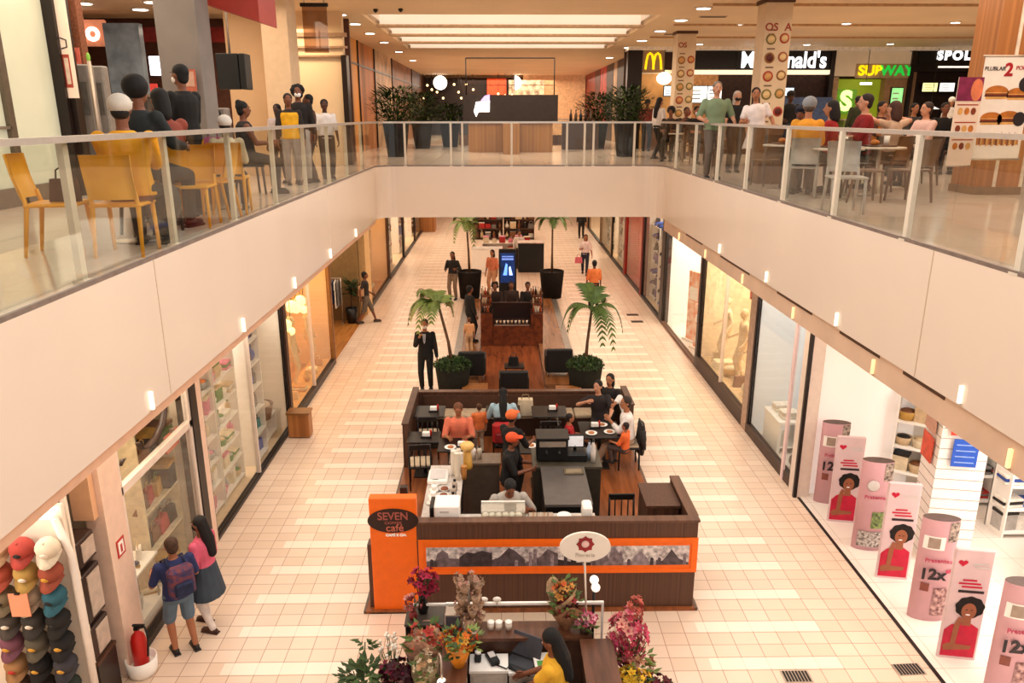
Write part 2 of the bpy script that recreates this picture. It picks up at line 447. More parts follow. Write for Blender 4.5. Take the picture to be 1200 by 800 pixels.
for k, (x, y) in enumerate([(-2.9, 19.6), (-2.3, 19.5)]):
    b = MB(); b.lathe([(.05, 0), (.06, -.03), (.02, -.08)], DARK, n=10); tag(b.build('smoke_detector', None, (x, y, Z)), 'small dark detector on the ceiling before the coffers, %s from the wall' % ORD[k], 'smoke detector')
# ------------------------------------------------------------------ ground floor shops
LX, RX = -4.55, 5.30
FRAME_D = mat('#20130f', .4, var=.1); FRAME_W = mat('#ead9cc', .4, var=.04); PINKW = mat('#edcdb8', .5, var=.04)
SHOPW = mat('#f2e4d2', .6, var=.04, scale=1.5); SHOPG = mat('#e8b87c', .6, var=.08, scale=1.2)
OLIVE = mat('#8c6b3e', .6, var=.08); SHOPB = mat('#d8c6b4', .6, var=.05)
PUREW = mat('#fbf6ef', .5, var=.02); STOREW = mat('#fff6ee', .6, emit=.22, var=.02); COOLW = mat('#eef0f2', .5, emit=.1, var=.03, scale=1)  # STOREW and COOLW glow, the shop's brightness is put into their colour
wn = [0]; sn = [0]
def window(side, y0, y1, ztop=3.85, z0=.12, fm=FRAME_D, mull=(), trans=None, fw=.07, g=GLASS, base=None):
    wn[0] += 1
    x = LX if side < 0 else RX
    b = MB(); xa, xb = x-.04, x+.04
    b.box(xa, xb, y0, y0+fw, 0, ztop, fm); b.box(xa, xb, y1-fw, y1, 0, ztop, fm); b.box(xa, xb, y0, y1, ztop-.06, ztop, fm)
    b.box(xa-.02, xb+.02, y0, y1, 0, z0, base or FRAME_D)
    for m_ in mull: b.box(xa, xb, m_-.02, m_+.02, z0, ztop, FRAME_W)
    if trans: b.box(xa, xb, y0, y1, trans-.05, trans+.05, FRAME_W)
    b.box(x-.006, x+.006, y0+fw, y1-fw, z0, ztop-.06, g)
    o = b.build('window_%d' % wn[0]); o['kind'] = 'structure'; return o
def pier(side, y0, y1, m, ztop=4.12, out=.06):
    sn[0] += 1
    x = LX if side < 0 else RX
    b = MB(); b.box(x-.16 if side < 0 else x-out, x+out if side < 0 else x+.16, y0, y1, 0, ztop, m)
    o = b.build('wall_pier_%d' % sn[0]); o['kind'] = 'structure'
def shop(side, y0, y1, depth, wall, floor, power, col=NEUT, lz=3.8, back=None):
    sn[0] += 1
    x = LX if side < 0 else RX
    xb = x - depth if side < 0 else x + depth
    for nm, bx in (('wall_shop_back', (min(xb, xb+.06*side), max(xb, xb+.06*side), y0, y1, 0, 4.1, back or wall)), ('wall_shop_side', (min(x, xb), max(x, xb), y0-.03, y0+.01, 0, 4.1, wall)), ('wall_shop_side', (min(x, xb), max(x, xb), y1-.01, y1+.03, 0, 4.1, wall)), ('floor_shop', (min(x, xb), max(x, xb), y0, y1, 0, .012, floor))):
        b = MB(); b.box(*bx); o = b.build('%s_%d' % (nm, sn[0])); o['kind'] = 'structure'
    area('shop_light', ((x+xb)/2, (y0+y1)/2, lz), depth*.6, (y1-y0)*.7, power*1.7, col)

# header band over all left and right fronts (mostly hidden by the fascia)
b = MB(); b.box(LX-.1, LX+.03, -3, 56, 3.85, 4.12, PINKW); struct('trim_5', b)
b = MB(); b.box(RX-.03, RX+.1, -3, 56, 3.85, 4.12, BEAM); struct('trim_6', b)
b = MB(); b.box(5.25, 5.33, -3, 12.2, .0, .008, DARK); struct('trim_7', b)
WF2 = mat('#b87a3c', .35, kind='wood', scale=9, hx2='#8e5724')
WFC = mat('#e3c6a2', .4, var=.06)
shop(-1, 2.5, 7.3, 2.2, SHOPW, WFC, 60)
shop(-1, 8.2, 10.6, 1.9, SHOPW, WF2, 45, WARM)
shop(-1, 10.95, 15.5, 2.2, SHOPW, WFC, 85, NEUT)
shop(-1, 15.7, 20.0, 1.6, SHOPG, WF2, 85, GOLD)
shop(-1, 20.1, 25.6, 3.2, OLIVE, WF2, 60, WARM)
shop(-1, 25.8, 31, 2, SHOPG, WF2, 60, GOLD); shop(-1, 31.2, 46, 2, SHOPB, WFC, 300, WARM)
shop(1, 1.5, 12.35, 6.5, STOREW, STORE_T, 250, (1, .96, .9)); 
shop(1, 12.5, 15.2, 2.2, COOLW, STORE_T, 36, (1, .97, .93)); shop(1, 15.5, 19.5, 2.4, mat('#ead6b4', .6, var=.1), WFC, 130, WARM)
shop(1, 19.7, 24.2, 2.4, PUREW, STORE_T, 110, NEUT); shop(1, 24.6, 28, 2, SHOPB, WFC, 50, NEUT)
shop(1, 28.2, 32, 2, mat('#c25a3a', .6, var=.1), WF2, 50, WARM); shop(1, 32.2, 40, 2, SHOPW, WFC, 110, WARM); shop(1, 40.2, 55, 2, SHOPB, WFC, 120, WARM)
# left fronts
pier(-1, 7.86, 8.3, PINKW); pier(-1, 10.5, 10.72, FRAME_D); pier(-1, 10.72, 10.9, PINKW); pier(-1, 15.5, 15.66, mat('#4a2a1a', .5))
pier(-1, 20.0, 20.1, mat('#8a5a30', .5)); pier(-1, 25.4, 26.4, mat('#d8ae76', .6, var=.06))
window(-1, 8.3, 10.5, trans=2.2, fm=FRAME_W, z0=.1)
window(-1, 10.9, 15.5, fw=.06, z0=.06, mull=(13.25,))
window(-1, 15.66, 20.0, fm=mat('#9b6a36', .5), z0=.16, mull=(17.8,))
window(-1, 26.4, 31, fm=mat('#5b3a22', .5), z0=.15); window(-1, 31.2, 36, z0=.1); window(-1, 36.2, 41, z0=.1); window(-1, 41.2, 46, z0=.1)
pier(-1, 46, 56, mat('#b98650', .6, var=.08))
# right fronts
pier(1, 12.22, 12.5, FRAME_W, out=.1); pier(1, 15.2, 15.5, mat('#b79a86', .5)); pier(1, 19.5, 19.7, FRAME_D); pier(1, 24.1, 24.6, FRAME_D); pier(1, 27.95, 28.2, mat('#7c1712', .5)); pier(1, 31.8, 32.15, mat('#8a1c14', .5))
window(1, 12.5, 15.2, z0=.2, base=mat('#4a352b', .5)); window(1, 15.5, 19.5, z0=.34, base=mat('#3a231a', .5), mull=(17.4,))
window(1, 19.7, 24.1, z0=.1, base=mat('#6b4a38', .5)); window(1, 24.6, 27.95, z0=.1); window(1, 28.2, 31.8, z0=.1, fm=mat('#a8261a', .45), g=glass_mat('red_tinted_glass', (.95, .5, .4), .2))
window(1, 32.15, 36, z0=.1); window(1, 36.1, 40, z0=.1, fm=mat('#b08d6c', .5)); window(1, 40.2, 46, z0=.1)
pier(1, 46, 55.5, mat('#a07858', .6))
# upright of the black threshold frame
b = MB(); b.box(5.18, 5.24, 12.2, 12.26, 0, 3.8, FRAME_D); struct('door_1', b)

# ---------------------------------------------------------- merchandise
def shelf_unit(name, label, cat, loc, rz, wd, dp, ht, n, m, back=True, bm=None):
    t = thing(name, label, cat, loc, rz)
    b = MB(); b.box(-wd/2, -wd/2+.025, -dp/2, dp/2, 0, ht, m); b.build('side_panel', t)
    b = MB(); b.box(wd/2-.025, wd/2, -dp/2, dp/2, 0, ht, m); b.build('side_panel', t)
    if back: b = MB(); b.box(-wd/2, wd/2, dp/2-.02, dp/2, 0, ht, bm or m); b.build('back_panel', t)
    for k in range(n):
        z = .08 + k*(ht-.1)/max(1, n-1) if n > 1 else ht-.03
        b = MB(); b.box(-wd/2+.02, wd/2-.02, -dp/2, dp/2-.02, z-.012, z+.012, m); b.build('shelf', t)
    t['levels'] = n
    return t
def level(ht, n, k): return .08 + k*(ht-.1)/max(1, n-1) + .012
def prod_bm(kind, s, m, m2):
    b = MB()
    if kind == 'box': b.cb((0, 0, s*.5), (s*.9, s*.7, s), m, bev=.006); b.cb((0, 0, s*.93), (s*.93, s*.73, s*.16), m2, bev=.004)
    elif kind == 'bottle': b.lathe([(s*.2, 0), (s*.22, s*.05), (s*.22, s*.6), (s*.09, s*.78), (s*.09, s*.9)], m, n=10); b.lathe([(s*.1, s*.9), (s*.1, s)], m2, n=10)
    elif kind == 'bag':
        b.prism([(-s*.4, -s*.14, 0), (s*.4, -s*.14, 0), (s*.33, -s*.1, s*.62), (-s*.33, -s*.1, s*.62)], (0, s*.24, 0), m)
        b.tube([(-s*.2, 0, s*.6), (-s*.17, 0, s*.85), (0, 0, s*.95), (s*.17, 0, s*.85), (s*.2, 0, s*.6)], s*.025, m2, 6)
    elif kind == 'shoe':
        b.tube([(0, -s*.5, s*.1), (0, -s*.35, s*.14), (0, 0, s*.2), (0, .3*s, s*.24), (0, s*.48, s*.2)], [s*.1, s*.17, s*.17, s*.16, s*.08], m, 8); b.cb((0, 0, s*.02), (s*.34, s*1.0, s*.06), m2, bev=.004)
    elif kind == 'folded':
        for k in range(3): b.cb((0, 0, s*(.09+.16*k)), (s*1.1, s*.8, s*.15), m if k != 1 else m2, bev=.012)
    elif kind == 'vase': b.lathe([(s*.15, 0), (s*.3, s*.25), (s*.28, s*.5), (s*.1, s*.75), (s*.13, s*.95)], m, n=12); b.lathe([(s*.12, s*.94), (s*.1, s*.96)], m2, n=12)
    elif kind == 'basket': b.lathe([(s*.38, 0), (s*.5, s*.5), (s*.46, s*.5), (s*.36, s*.06)], m, n=14); b.ell((0, 0, s*.42), (s*.4, s*.4, s*.2), m2, 10, 6)
    return b
PN = dict(box='gift_box', bottle='bottle', bag='handbag', shoe='shoe', folded='folded_clothes', vase='vase', basket='basket')
PC = dict(box='box', bottle='bottle', bag='bag', shoe='shoe', folded='clothes', vase='vase', basket='basket')
CN = {'white':'#efe6da','beige':'#d9bc94','brown':'#7a4a2a','black':'#17120f','grey':'#7c7470','blue':'#2b4fa6','teal':'#2f8a92','red':'#b62420','pink':'#e58aa0','orange':'#ea7a2c','green':'#5d8a4a','gold':'#c99a45','navy':'#20264a','cream':'#ead9b8','purple':'#6a4a86','silver':'#b8b2ac'}
def goods(shelf, where, wd, dp, ht, n, rows, size, kinds, cols, per, zoff=0, fill=1.0):
    """products standing on a shelf unit's boards: each its own object, in world space"""
    M = Matrix.Translation(shelf.location) @ Matrix.Rotation(shelf.rotation_euler.z, 4, 'Z')
    for k in rows:
        for i in range(per):
            if rnd(0, 1) > fill: continue
            kind = random.choice(kinds); c = random.choice(cols)
            s = size*rnd(.85, 1.1)
            c2 = random.choice([q for q in cols if q != c] or cols)
            o = prod_bm(kind, s, mat(CN[c], .5), mat(CN[c2], .5)).build(PN[kind])
            p = M @ V((-wd/2 + wd*(i+.5)/per, -dp*.08, level(ht, n, k)))
            o.location = p; o.rotation_euler = (0, 0, shelf.rotation_euler.z + rnd(-.2, .2))
            tag(o, '%s and %s %s, %s across %s row of %s' % (c, c2, PC[kind], ORD[i], 'bottom' if k == 0 else ORD[k], where), PC[kind], PN[kind].replace('_', ' ') + ' row on ' + where)

# cap wall
capw = thing('cap_wall', 'white backlit display wall hung with rows of caps beside the fire extinguisher', 'display', (-4.98, 7.0, 0))
b = MB(); b.box(-.62, .56, 0, .05, 0, 2.75, SHOPW); b.build('panel', capw)
b = MB(); b.tube([(.6, -.04, .05), (.6, -.04, 2.2), (.5, -.04, 2.62)], .04, WHITE, 8); b.build('frame', capw)
b = MB(); b.box(-.6, .5, -.12, -.02, 2.66, 2.74, mat('#fff6e6', .4, emit=4)); b.build('light_bar', capw)
def cap_bm(m, m2, m3):
    b = MB()
    R = Matrix.Rotation(0, 3, 'X')
    n = 14
    prof = [(.098, 0), (.1, .03), (.092, .075), (.065, .108), (.03, .122), (.008, .126)]
    b.lathe(prof, m, n=n)
    b.ell((0, 0, .127), .012, m2, 8, 5)
    vs = []; fs = []
    for k in range(9):
        t = PI + PI*k/8
        vs += [(.097*math.cos(t), .097*math.sin(t), .012), (.105*math.cos(t), .1*math.sin(t) - .085*math.sin(PI*k/8), -.012)]
    for k in range(8): fs.append((2*k, 2*k+1, 2*k+3, 2*k+2))
    nb = len(vs); vs += [(x, y, z-.007) for x, y, z in vs]
    for k in range(8): fs.append((nb+2*k, nb+2*k+2, nb+2*k+3, nb+2*k+1)); fs.append((2*k+1, nb+2*k+1, nb+2*k+3, 2*k+3))
    b.add(vs, fs, m2, True)
    b.ell((0, -.088, .06), (.035, .018, .03), m3, 8, 6)
    return b
cap_rows = [('top', [('tan','#c7a17a'),('red and cream','#b4453a'),('cream','#e7d8c0')]),
            ('second', [('orange red','#b2503a'),('mustard','#b4904a'),('rust','#9c4a34')]),
            ('third', [('olive','#7a6a50'),('beige','#b49a80'),('teal','#2c5f6e')]),
            ('fourth', [('charcoal','#4a423c'),('dark grey','#37322e'),('black','#1d1a19')]),
            ('fifth', [('purple and orange','#7a4a5a'),('khaki grey','#5c5446'),('near black','#1a1718')]),
            ('sixth', [('tan and black','#a57a50'),('jet black','#151314'),('slate','#3c3a40')]),
            ('lowest', [('brown','#5a4030'),('dark brown','#33241c'),('dark green','#2c352c')])]
for r, (rw, cs) in enumerate(cap_rows):
    for i, (cn, hx) in enumerate(cs):
        o = cap_bm(mat(hx, .8), mat(hx, .75, var=.25), mat(random.choice(['#efe2d0', '#d8a03a', '#c43a30', '#222020']), .7)).build('cap')
        o.location = (-5.04 + i*.255 - r*.008, 6.87, 2.33 - r*.272); o.rotation_euler = (math.radians(38), 0, rnd(-.15, .15)); o.scale = (1.15, 1.15, 1.15)
        tag(o, '%s baseball cap in the %s row of the cap wall' % (cn, rw), 'cap', 'caps on the display wall')
t = thing('price_sign', 'plain salmon price card hung over the third row of caps', 'sign', (-4.83, 6.72, 1.66)); b = MB(); b.box(-.095, .095, -.006, .006, 0, .26, mat('#f09a78', .5, var=.03)); b.build('card', t)
b = MB(); b.cb((0, -.005, .265), (.05, .02, .02), DARK); b.build('clip', t)
t = thing('price_sign', 'salmon price card with a black cap print at the foot of the cap wall', 'sign', (-4.62, 6.6, .62)); b = MB(); b.box(-.11, .11, -.006, .006, 0, .3, mat('#f09a78', .5, var=.03)); b.build('card', t)
b = MB(); b.box(-.1, .1, -.012, -.007, .12, .22, DARK); b.build('print', t)
b = MB(); b.box(-5.55, -4.44, 6.75, 6.99, 0, .45, DARK); b.box(-5.57, -4.43, 6.73, 6.99, .45, .48, BROWNH); tag(b.build('plinth'), 'dark low plinth under the wall of caps', 'plinth')
# dark display towers next to the caps
for k, (z0, h) in enumerate([(.62, .42), (1.1, .6), (1.78, .32)]):
    t = thing('display_box', 'dark brown display box with a glazed side, %s of its stack by the pale pillar' % ['lowest', 'middle', 'topmost'][k], 'display box', (-4.72, 7.5, z0))
    b = MB(); b.cb((0, 0, h/2), (.36, .36, h), mat('#3b2a24', .35), bev=.012); b.build('body', t)
    b = MB(); b.box(.18, .19, -.1, .15, .05, h-.05, mat('#c8b4a4', .3)); b.build('glazing', t)
    b = MB(); b.cb((0, -.185, h*.5), (.03, .02, h*.5), STEEL); b.build('handle', t)
b = MB(); b.box(-4.72-.2, -4.72+.2, 7.3, 7.7, 0, .6, mat('#2c1d18', .4)); b.box(-4.93, -4.51, 7.29, 7.71, .58, .615, BROWNH); tag(b.build('display_stand'), 'dark stand carrying the stack of three display boxes', 'stand')
b = MB(); b.box(-4.78, -4.55, 7.75, 7.85, 2.15, 4.12, mat('#e6b48c', .5, var=.03)); tag(b.build('peach_hoarding'), 'plain peach panel above the display boxes', 'panel')
b = MB(); b.tube([(-4.52, 7.12, 1.95), (-4.52, 7.12, 4.11)], .02, DARK, 8); b.cb((-4.52, 7.12, 1.94), (.06, .06, .02), DARK); tag(b.build('post'), 'thin dark post beside the cap wall frame', 'post')
# pier sign and extinguisher
t = thing('fire_sign', 'small red and white fire extinguisher sign on the pale pillar', 'sign', (-4.485, 8.08, 1.62)); b = MB(); b.box(-.003, .003, -.09, .09, -.11, .11, mat('#c8362c', .5)); b.box(.003, .006, -.06, .06, -.08, .08, PUREW); b.build('plate', t)
b = MB(); b.box(.006, .009, -.02, .02, -.06, .04, mat('#c8362c', .5)); b.build('symbol', t)
t = thing('fire_extinguisher', 'red fire extinguisher standing in a white round holder by the pillar', 'fire extinguisher', (-4.36, 7.9, .12))
RED = mat('#c3201a', .3, var=.06)
b = MB(); b.lathe([(.085, 0), (.09, .02), (.09, .34), (.07, .42), (.03, .46), (.03, .49)], RED, n=16); b.build('cylinder', t)
b = MB(); b.cb((0, 0, .51), (.05, .05, .04), BLACK); b.cb((.03, 0, .55), (.14, .03, .02), BLACK); b.build('valve', t)
b = MB(); b.tube([(.03, 0, .51), (.11, -.02, .54), (.14, -.03, .42), (.11, -.04, .15)], .013, BLACK, 6); b.build('hose', t)
b = MB(); b.lathe([(.15, 0), (.17, .05), (.18, .22), (.165, .22), (.15, .06)], PUREW, (-4.36, 7.9, 0), 20); b.lathe([(.15, .04), (.15, .12)], PUREW, (-4.36, 7.9, 0), 20); tag(b.build('extinguisher_holder'), 'white round holder under the red fire extinguisher', 'holder')
# window 1 goods : handbags
sh = shelf_unit('shelf_unit', 'pale stepped shelf full of bags behind the glass the two shoppers look into', 'shelf', (-4.95, 9.9, .02), PI/2, 1.1, .32, 2.5, 5, mat('#e9d9b8', .5))
goods(sh, 'the stepped bag shelf', 1.1, .32, 2.5, 5, range(5), .36, ['bag', 'bag', 'box'], ['gold', 'brown', 'black', 'gold', 'green', 'red', 'brown'], 4)
for k, (y, z, c) in enumerate([(8.7, .16, 'white'), (9.0, .16, 'silver'), (9.3, .16, 'cream'), (8.62, .82, 'pink'), (8.88, .82, 'navy'), (9.14, .82, 'white')]):
    o = prod_bm('bag' if k % 2 else 'shoe', .24, mat(CN[c], .4), mat(CN['gold'], .4)).build(PN['bag' if k % 2 else 'shoe']); o.location = (-4.85, y, z); o.rotation_euler = (0, 0, -1.2)
    tag(o, '%s %s with gold trim on the %s white riser of the bag shop window' % (c, 'handbag' if k % 2 else 'shoe', 'lower' if k < 3 else 'upper'), 'bag' if k % 2 else 'shoe')
b = MB(); b.box(-5.02, -4.68, 8.45, 9.45, .02, .16, WHITE); b.box(-5.0, -4.7, 8.47, 9.43, .12, .15, CREAM); tag(b.build('display_riser'), 'low white riser with shoes in the bag shop window', 'riser')
b = MB(); b.box(-5.02, -4.68, 8.45, 9.3, .79, .82, WHITE); b.tube([(-4.72, 8.5, .16), (-4.72, 8.5, .8)], .012, STEEL, 6); b.tube([(-4.72, 9.25, .16), (-4.72, 9.25, .8)], .012, STEEL, 6); b.tube([(-4.98, 8.5, .16), (-4.98, 8.5, .8)], .012, STEEL, 6); b.tube([(-4.98, 9.25, .16), (-4.98, 9.25, .8)], .012, STEEL, 6); tag(b.build('display_table'), 'slim white table on thin legs in the bag shop window', 'table')
b = MB(); b.cb((-4.7, 10.2, 2.05), (.03, .42, .25), mat('#f5876a', .5, var=.03)); b.cb((-4.68, 10.2, 2.2), (.05, .05, .06), STEEL); tag(b.build('sale_card'), 'bright salmon card hanging inside the bag shop window', 'card')
b = MB(); b.box(-5.75, -5.7, 8.3, 9.15, .0, 2.6, LENS); b.box(-5.76, -5.69, 9.13, 9.18, 0, 2.6, FRAME_W); tag(b.build('partition_screen'), 'clear screen inside the bag shop window beside the pillar', 'screen')
t = thing('shop_sign', 'dark curved letter sign on the glass above the bag shop transom', 'sign', (-4.5, 9.12, 2.5))
b = MB(); b.tube([(0, -.26, .1), (0, -.2, .0), (0, -.06, -.05), (0, .22, -.03), (0, .42, .06), (0, .55, .2), (0, .62, .36)], [.04, .05, .055, .055, .05, .045, .03], mat('#3a241a', .4), 8, flat=.35); b.build('lettering', t)
b = MB(); b.tube([(0, -.74, .02), (0, -.68, .07), (0, -.6, .05)], [.02, .035, .015], mat('#3a241a', .4), 8, flat=.35); b.build('lettering', t)
# window 2 goods : glassware and gifts
for k, (y, cs) in enumerate([(11.55, ['pink', 'white', 'green', 'cream', 'orange', 'silver']), (12.65, ['white', 'beige', 'green', 'silver', 'pink', 'cream'])]):
    sh = shelf_unit('shelf_unit', 'white shelf unit of pastel gifts, %s behind the long glass front' % ['first', 'second'][k], 'shelf', (-4.95, y, .02), PI/2, 1.05, .35, 2.6, 7, WHITE, back=False)
    goods(sh, 'the %s pastel gift shelf' % ['first', 'second'][k], 1.05, .35, 2.6, 7, range(7), .27, ['vase', 'box', 'basket', 'folded', 'bottle'], cs, 4)
sh = shelf_unit('shelf_unit', 'tall white tower of dark blue glassware in the middle of the long glass front', 'shelf', (-4.85, 13.95, .02), PI/2, .7, .36, 2.9, 7, WHITE)
goods(sh, 'the blue glassware tower', .7, .36, 2.9, 7, range(7), .33, ['bottle', 'vase', 'bag'], ['navy', 'teal', 'black', 'blue', 'grey'], 3)
sh = shelf_unit('shelf_unit', 'white shelf unit of brown and pink baskets at the end of the long glass front', 'shelf', (-5.3, 14.75, .02), PI/2, 1.1, .4, 2.6, 6, WHITE)
goods(sh, 'the basket shelf', 1.1, .4, 2.6, 6, range(6), .3, ['basket', 'box', 'folded'], ['brown', 'pink', 'beige', 'cream', 'grey'], 4)
sh = shelf_unit('shelf_unit', 'low white display table with a patterned basket against the long glass front', 'shelf', (-4.95, 14.85, .02), PI/2, .9, .36, .5, 2, WHITE)
o = prod_bm('basket', .62, mat('#8a6a56', .8, kind='noise', scale=30, hx2='#4a382e'), mat('#c9b09a', .8)).build('basket'); o.location = (-4.95, 14.75, .54); tag(o, 'large mottled brown basket on the low white table behind glass', 'basket')
b = MB(); b.cb((-4.22, 15.1, .28), (.44, .3, .52), WOODOR, bev=.01); b.box(-4.46, -3.98, 14.93, 15.27, .53, .57, mat('#8a5a30', .4)); tag(b.build('planter_box'), 'square slatted wood box against the wall between two shop windows', 'box')
# golden window
for k, (y, kind) in enumerate([(16.2, 'vase'), (16.8, 'bag'), (17.4, 'folded'), (18.1, 'vase'), (18.7, 'basket'), (19.3, 'bag')]):
    o = prod_bm(kind, .3, mat(['#e8b45a', '#f0cc8a', '#d99a4a'][k % 3], .5), mat('#fff0c0', .5)).build(PN[kind]); o.location = (-4.8, y, .18 + .0*k)
    tag(o, 'golden %s, %s from the wood box in the amber-lit window' % (PN[kind].replace('_', ' '), ORD[k]), PC[kind])
b = MB(); b.box(-5.1, -4.62, 15.75, 19.9, .02, .17, WF2); b.box(-5.12, -4.6, 15.73, 19.92, .15, .18, mat('#d8a050', .4)); tag(b.build('display_riser'), 'golden wood riser along the amber-lit shop window', 'riser')
GLB = mat('#ffe6a0', .4, emit=1.7, var=.02)
for k, (y, z, r) in enumerate([(16.9, 2.75, .13), (17.3, 2.6, .11), (17.8, 2.9, .15), (18.2, 2.75, .12), (18.6, 2.85, .14), (17.6, 2.35, .1), (18.9, 2.55, .1)]):
    t = thing('pendant_globe', 'glowing pale globe lamp, %s along the cluster hung in the amber window' % ORD[k], 'pendant lamp', (-4.95, y, z-.75)); b = MB(); b.ell((0, 0, 0), r, GLB, 14, 10); b.build('globe', t)
    b = MB(); b.tube([(0, 0, r), (0, 0, 4.65-z)], .008, DARK, 5); b.build('cord', t)
# clothing store entrance
CLO = ['black', 'grey', 'white', 'navy', 'brown']
def rack(label, loc, rz, n, cols, where, w=1.3):
    t = thing('clothes_rack', label, 'clothes rack', loc, rz)
    b = MB(); b.tube([(-w/2, 0, 0), (-w/2, 0, 1.5)], .018, STEEL, 8); b.build('post', t); b = MB(); b.tube([(w/2, 0, 0), (w/2, 0, 1.5)], .018, STEEL, 8); b.build('post', t)
    b = MB(); b.tube([(-w/2, 0, 1.5), (w/2, 0, 1.5)], .015, STEEL, 8); b.build('rail', t)
    b = MB(); b.box(-w/2-.02, -w/2+.02, -.22, .22, 0, .03, STEEL); b.build('foot', t); b = MB(); b.box(w/2-.02, w/2+.02, -.22, .22, 0, .03, STEEL); b.build('foot', t)
    M = Matrix.Translation(loc) @ Matrix.Rotation(rz, 4, 'Z')
    for i in range(n):
        c = random.choice(cols); L_ = rnd(.7, 1.05)
        g = thing('garment', '%s garment, %s along %s' % (c, ORD[i], where), 'clothes', M @ V((-w/2+.1+(w-.2)*i/(n-1), 0, 1.47)), rz, 'garments on ' + where)
        b = MB(); b.prism([(0, -.04, -.03), (0, -.2, -.09), (0, -.24, -.32), (0, -.17, -.32), (0, -.19, -L_), (0, .19, -L_), (0, .17, -.32), (0, .24, -.32), (0, .2, -.09), (0, .04, -.03)], (.04, 0, 0), mat(CN[c], .85)); b.build('cloth', g)
        b = MB(); b.tube([(.02, -.17, -.07), (.02, 0, -.02), (.02, 0, .03), (.02, .03, .05)], .006, STEEL, 5); b.build('hanger', g)
rack('metal rack of dark clothes just inside the open store entrance', (-5.5, 24.2, .012), 0, 8, CLO, 'the rack in the open store entrance', w=.8)
rack('metal rack of dark clothes deep inside the open store', (-5.75, 23.5, .012), PI/2, 7, CLO, 'the rack deep in the open store', w=1.0)
b = MB(); b.box(-7.6, -4.6, 24.6, 24.7, 0, 4, OLIVE); struct('wall_store_divider', b)
# windows farther down the left side
for k, (y, cs) in enumerate([(27.5, ['gold', 'cream']), (33, ['red', 'white', 'navy', 'pink']), (38, ['red', 'white', 'blue']), (43.5, ['black', 'brown', 'white'])]):
    sh = shelf_unit('shelf_unit', 'shelf of goods in the %s shop window past the open store entrance' % ORD[k], 'shelf', (-5.1, y+.5, .02), PI/2, 2.4, .4, 3.0, 5, WHITE if k else SHOPG)
    goods(sh, 'the %s shelf past the open store' % ORD[k], 2.4, .4, 3.0, 5, range(5), .5, ['box', 'bag', 'folded'], cs, 4)
b = MB(); b.cb((-4.2, 45.2, .55), (.9, 1.0, 1.1), WOODOR, bev=.02); b.box(-4.66, -3.74, 44.69, 45.71, 1.08, 1.12, BROWNH); tag(b.build('display_box'), 'square brown wood box near the far end of the arcade', 'box')

# ---------------------------------------------------------- pink displays
PK = mat('#d8a8b0', .5, var=.04, scale=3); PK2 = mat('#ecd0d0', .5, var=.03); PKD = mat('#c2345a', .5); GR = mat('#cfc8c4', .5, var=.05); REDT = mat('#c8143a', .5, var=.12)
SKIN_P = mat('#9a5a3c', .6, var=.06); HAIR_P = mat('#1d1210', .8, var=.3, scale=40); LIPW = mat('#ffffff', .5, var=0)
INK = mat('#2a2024', .5)
def totem_offer(label, loc, rz, green=False, big='12x'):
    t = thing('display_totem', label, 'display totem', loc, rz, 'pink promotional totems')
    n = 12; W_ = .23; Dp = .11; Ht = 1.5
    vs = []
    for z in (0, Ht):
        for k in range(n+1): a = PI + PI*k/n; vs.append((W_*math.cos(a), Dp*math.sin(a), z))
        for k in range(1, n): a = PI*k/n; vs.append((W_*math.cos(a), Dp*math.sin(a), z))
    m = len(vs)//2
    b = MB(); b.add(vs, [(i, (i+1) % m, m+(i+1) % m, m+i) for i in range(m)] + [tuple(range(m-1, -1, -1))], PK, True); b.add(vs[m:], [tuple(range(m))], mat('#5d4a44', .6)); b.build('body', t)
    def yf(x): return -Dp*math.sqrt(max(0, 1-(x/W_)**2)) - .004
    def patch(x0, x1, z0, z1, mm, name, off=0):
        b = MB(); k = 6; vs = []
        for i in range(k+1):
            x = x0 + (x1-x0)*i/k; vs += [(x, yf(x)-off, z0), (x, yf(x)-off, z1)]
        b.add(vs, [(2*i, 2*i+2, 2*i+3, 2*i+1) for i in range(k)], mm); return b.build(name, t)
    patch(-.2, .05, 1.08, 1.27, PUREW, 'white_panel') if not green else None
    if green:
        b = MB(); b.lathe([(.08, 0), (.09, .01), (.07, .014)], GR, n=20); o = b.build('round_picture', t, (-.06, yf(-.06)-.002, 1.12)); o.rotation_euler = (PI/2, 0, 0)
    else: patch(-.15, -.01, 1.1, 1.25, mat('#a89484', .5), 'picture', .003)
    patch(.08, .22, 1.2, 1.49, mat('#4a3c38', .5, var=.4, scale=26, hx2='#cbb8a8'), 'photo')
    text('Presentes', .085, PKD, t, (0, yf(0)-.006, .93), FRONT)
    if not green:
        text('12x', .22, INK, t, (-.045, yf(0)-.006, .72), FRONT, bold=.006)
        patch(.12, .2, .74, .79, PKD, 'tag_mark', .002)
        patch(-.16, -.06, .46, .58, mat('#8a4a3c', .5), 'picture', .002)
        patch(-.0, .19, .1, .52, mat('#c9a19a', .5, var=.4, scale=22, hx2='#5c2630'), 'photo', .002)
    else:
        patch(-.02, .2, .4, .68, mat('#8a9a5c', .5, var=.4, scale=24, hx2='#3a4a2c'), 'photo', .002)
        patch(-.18, .2, .08, .34, mat('#cfc3bc', .5, var=.4, scale=26, hx2='#4c4038'), 'photo', .003)
    return t
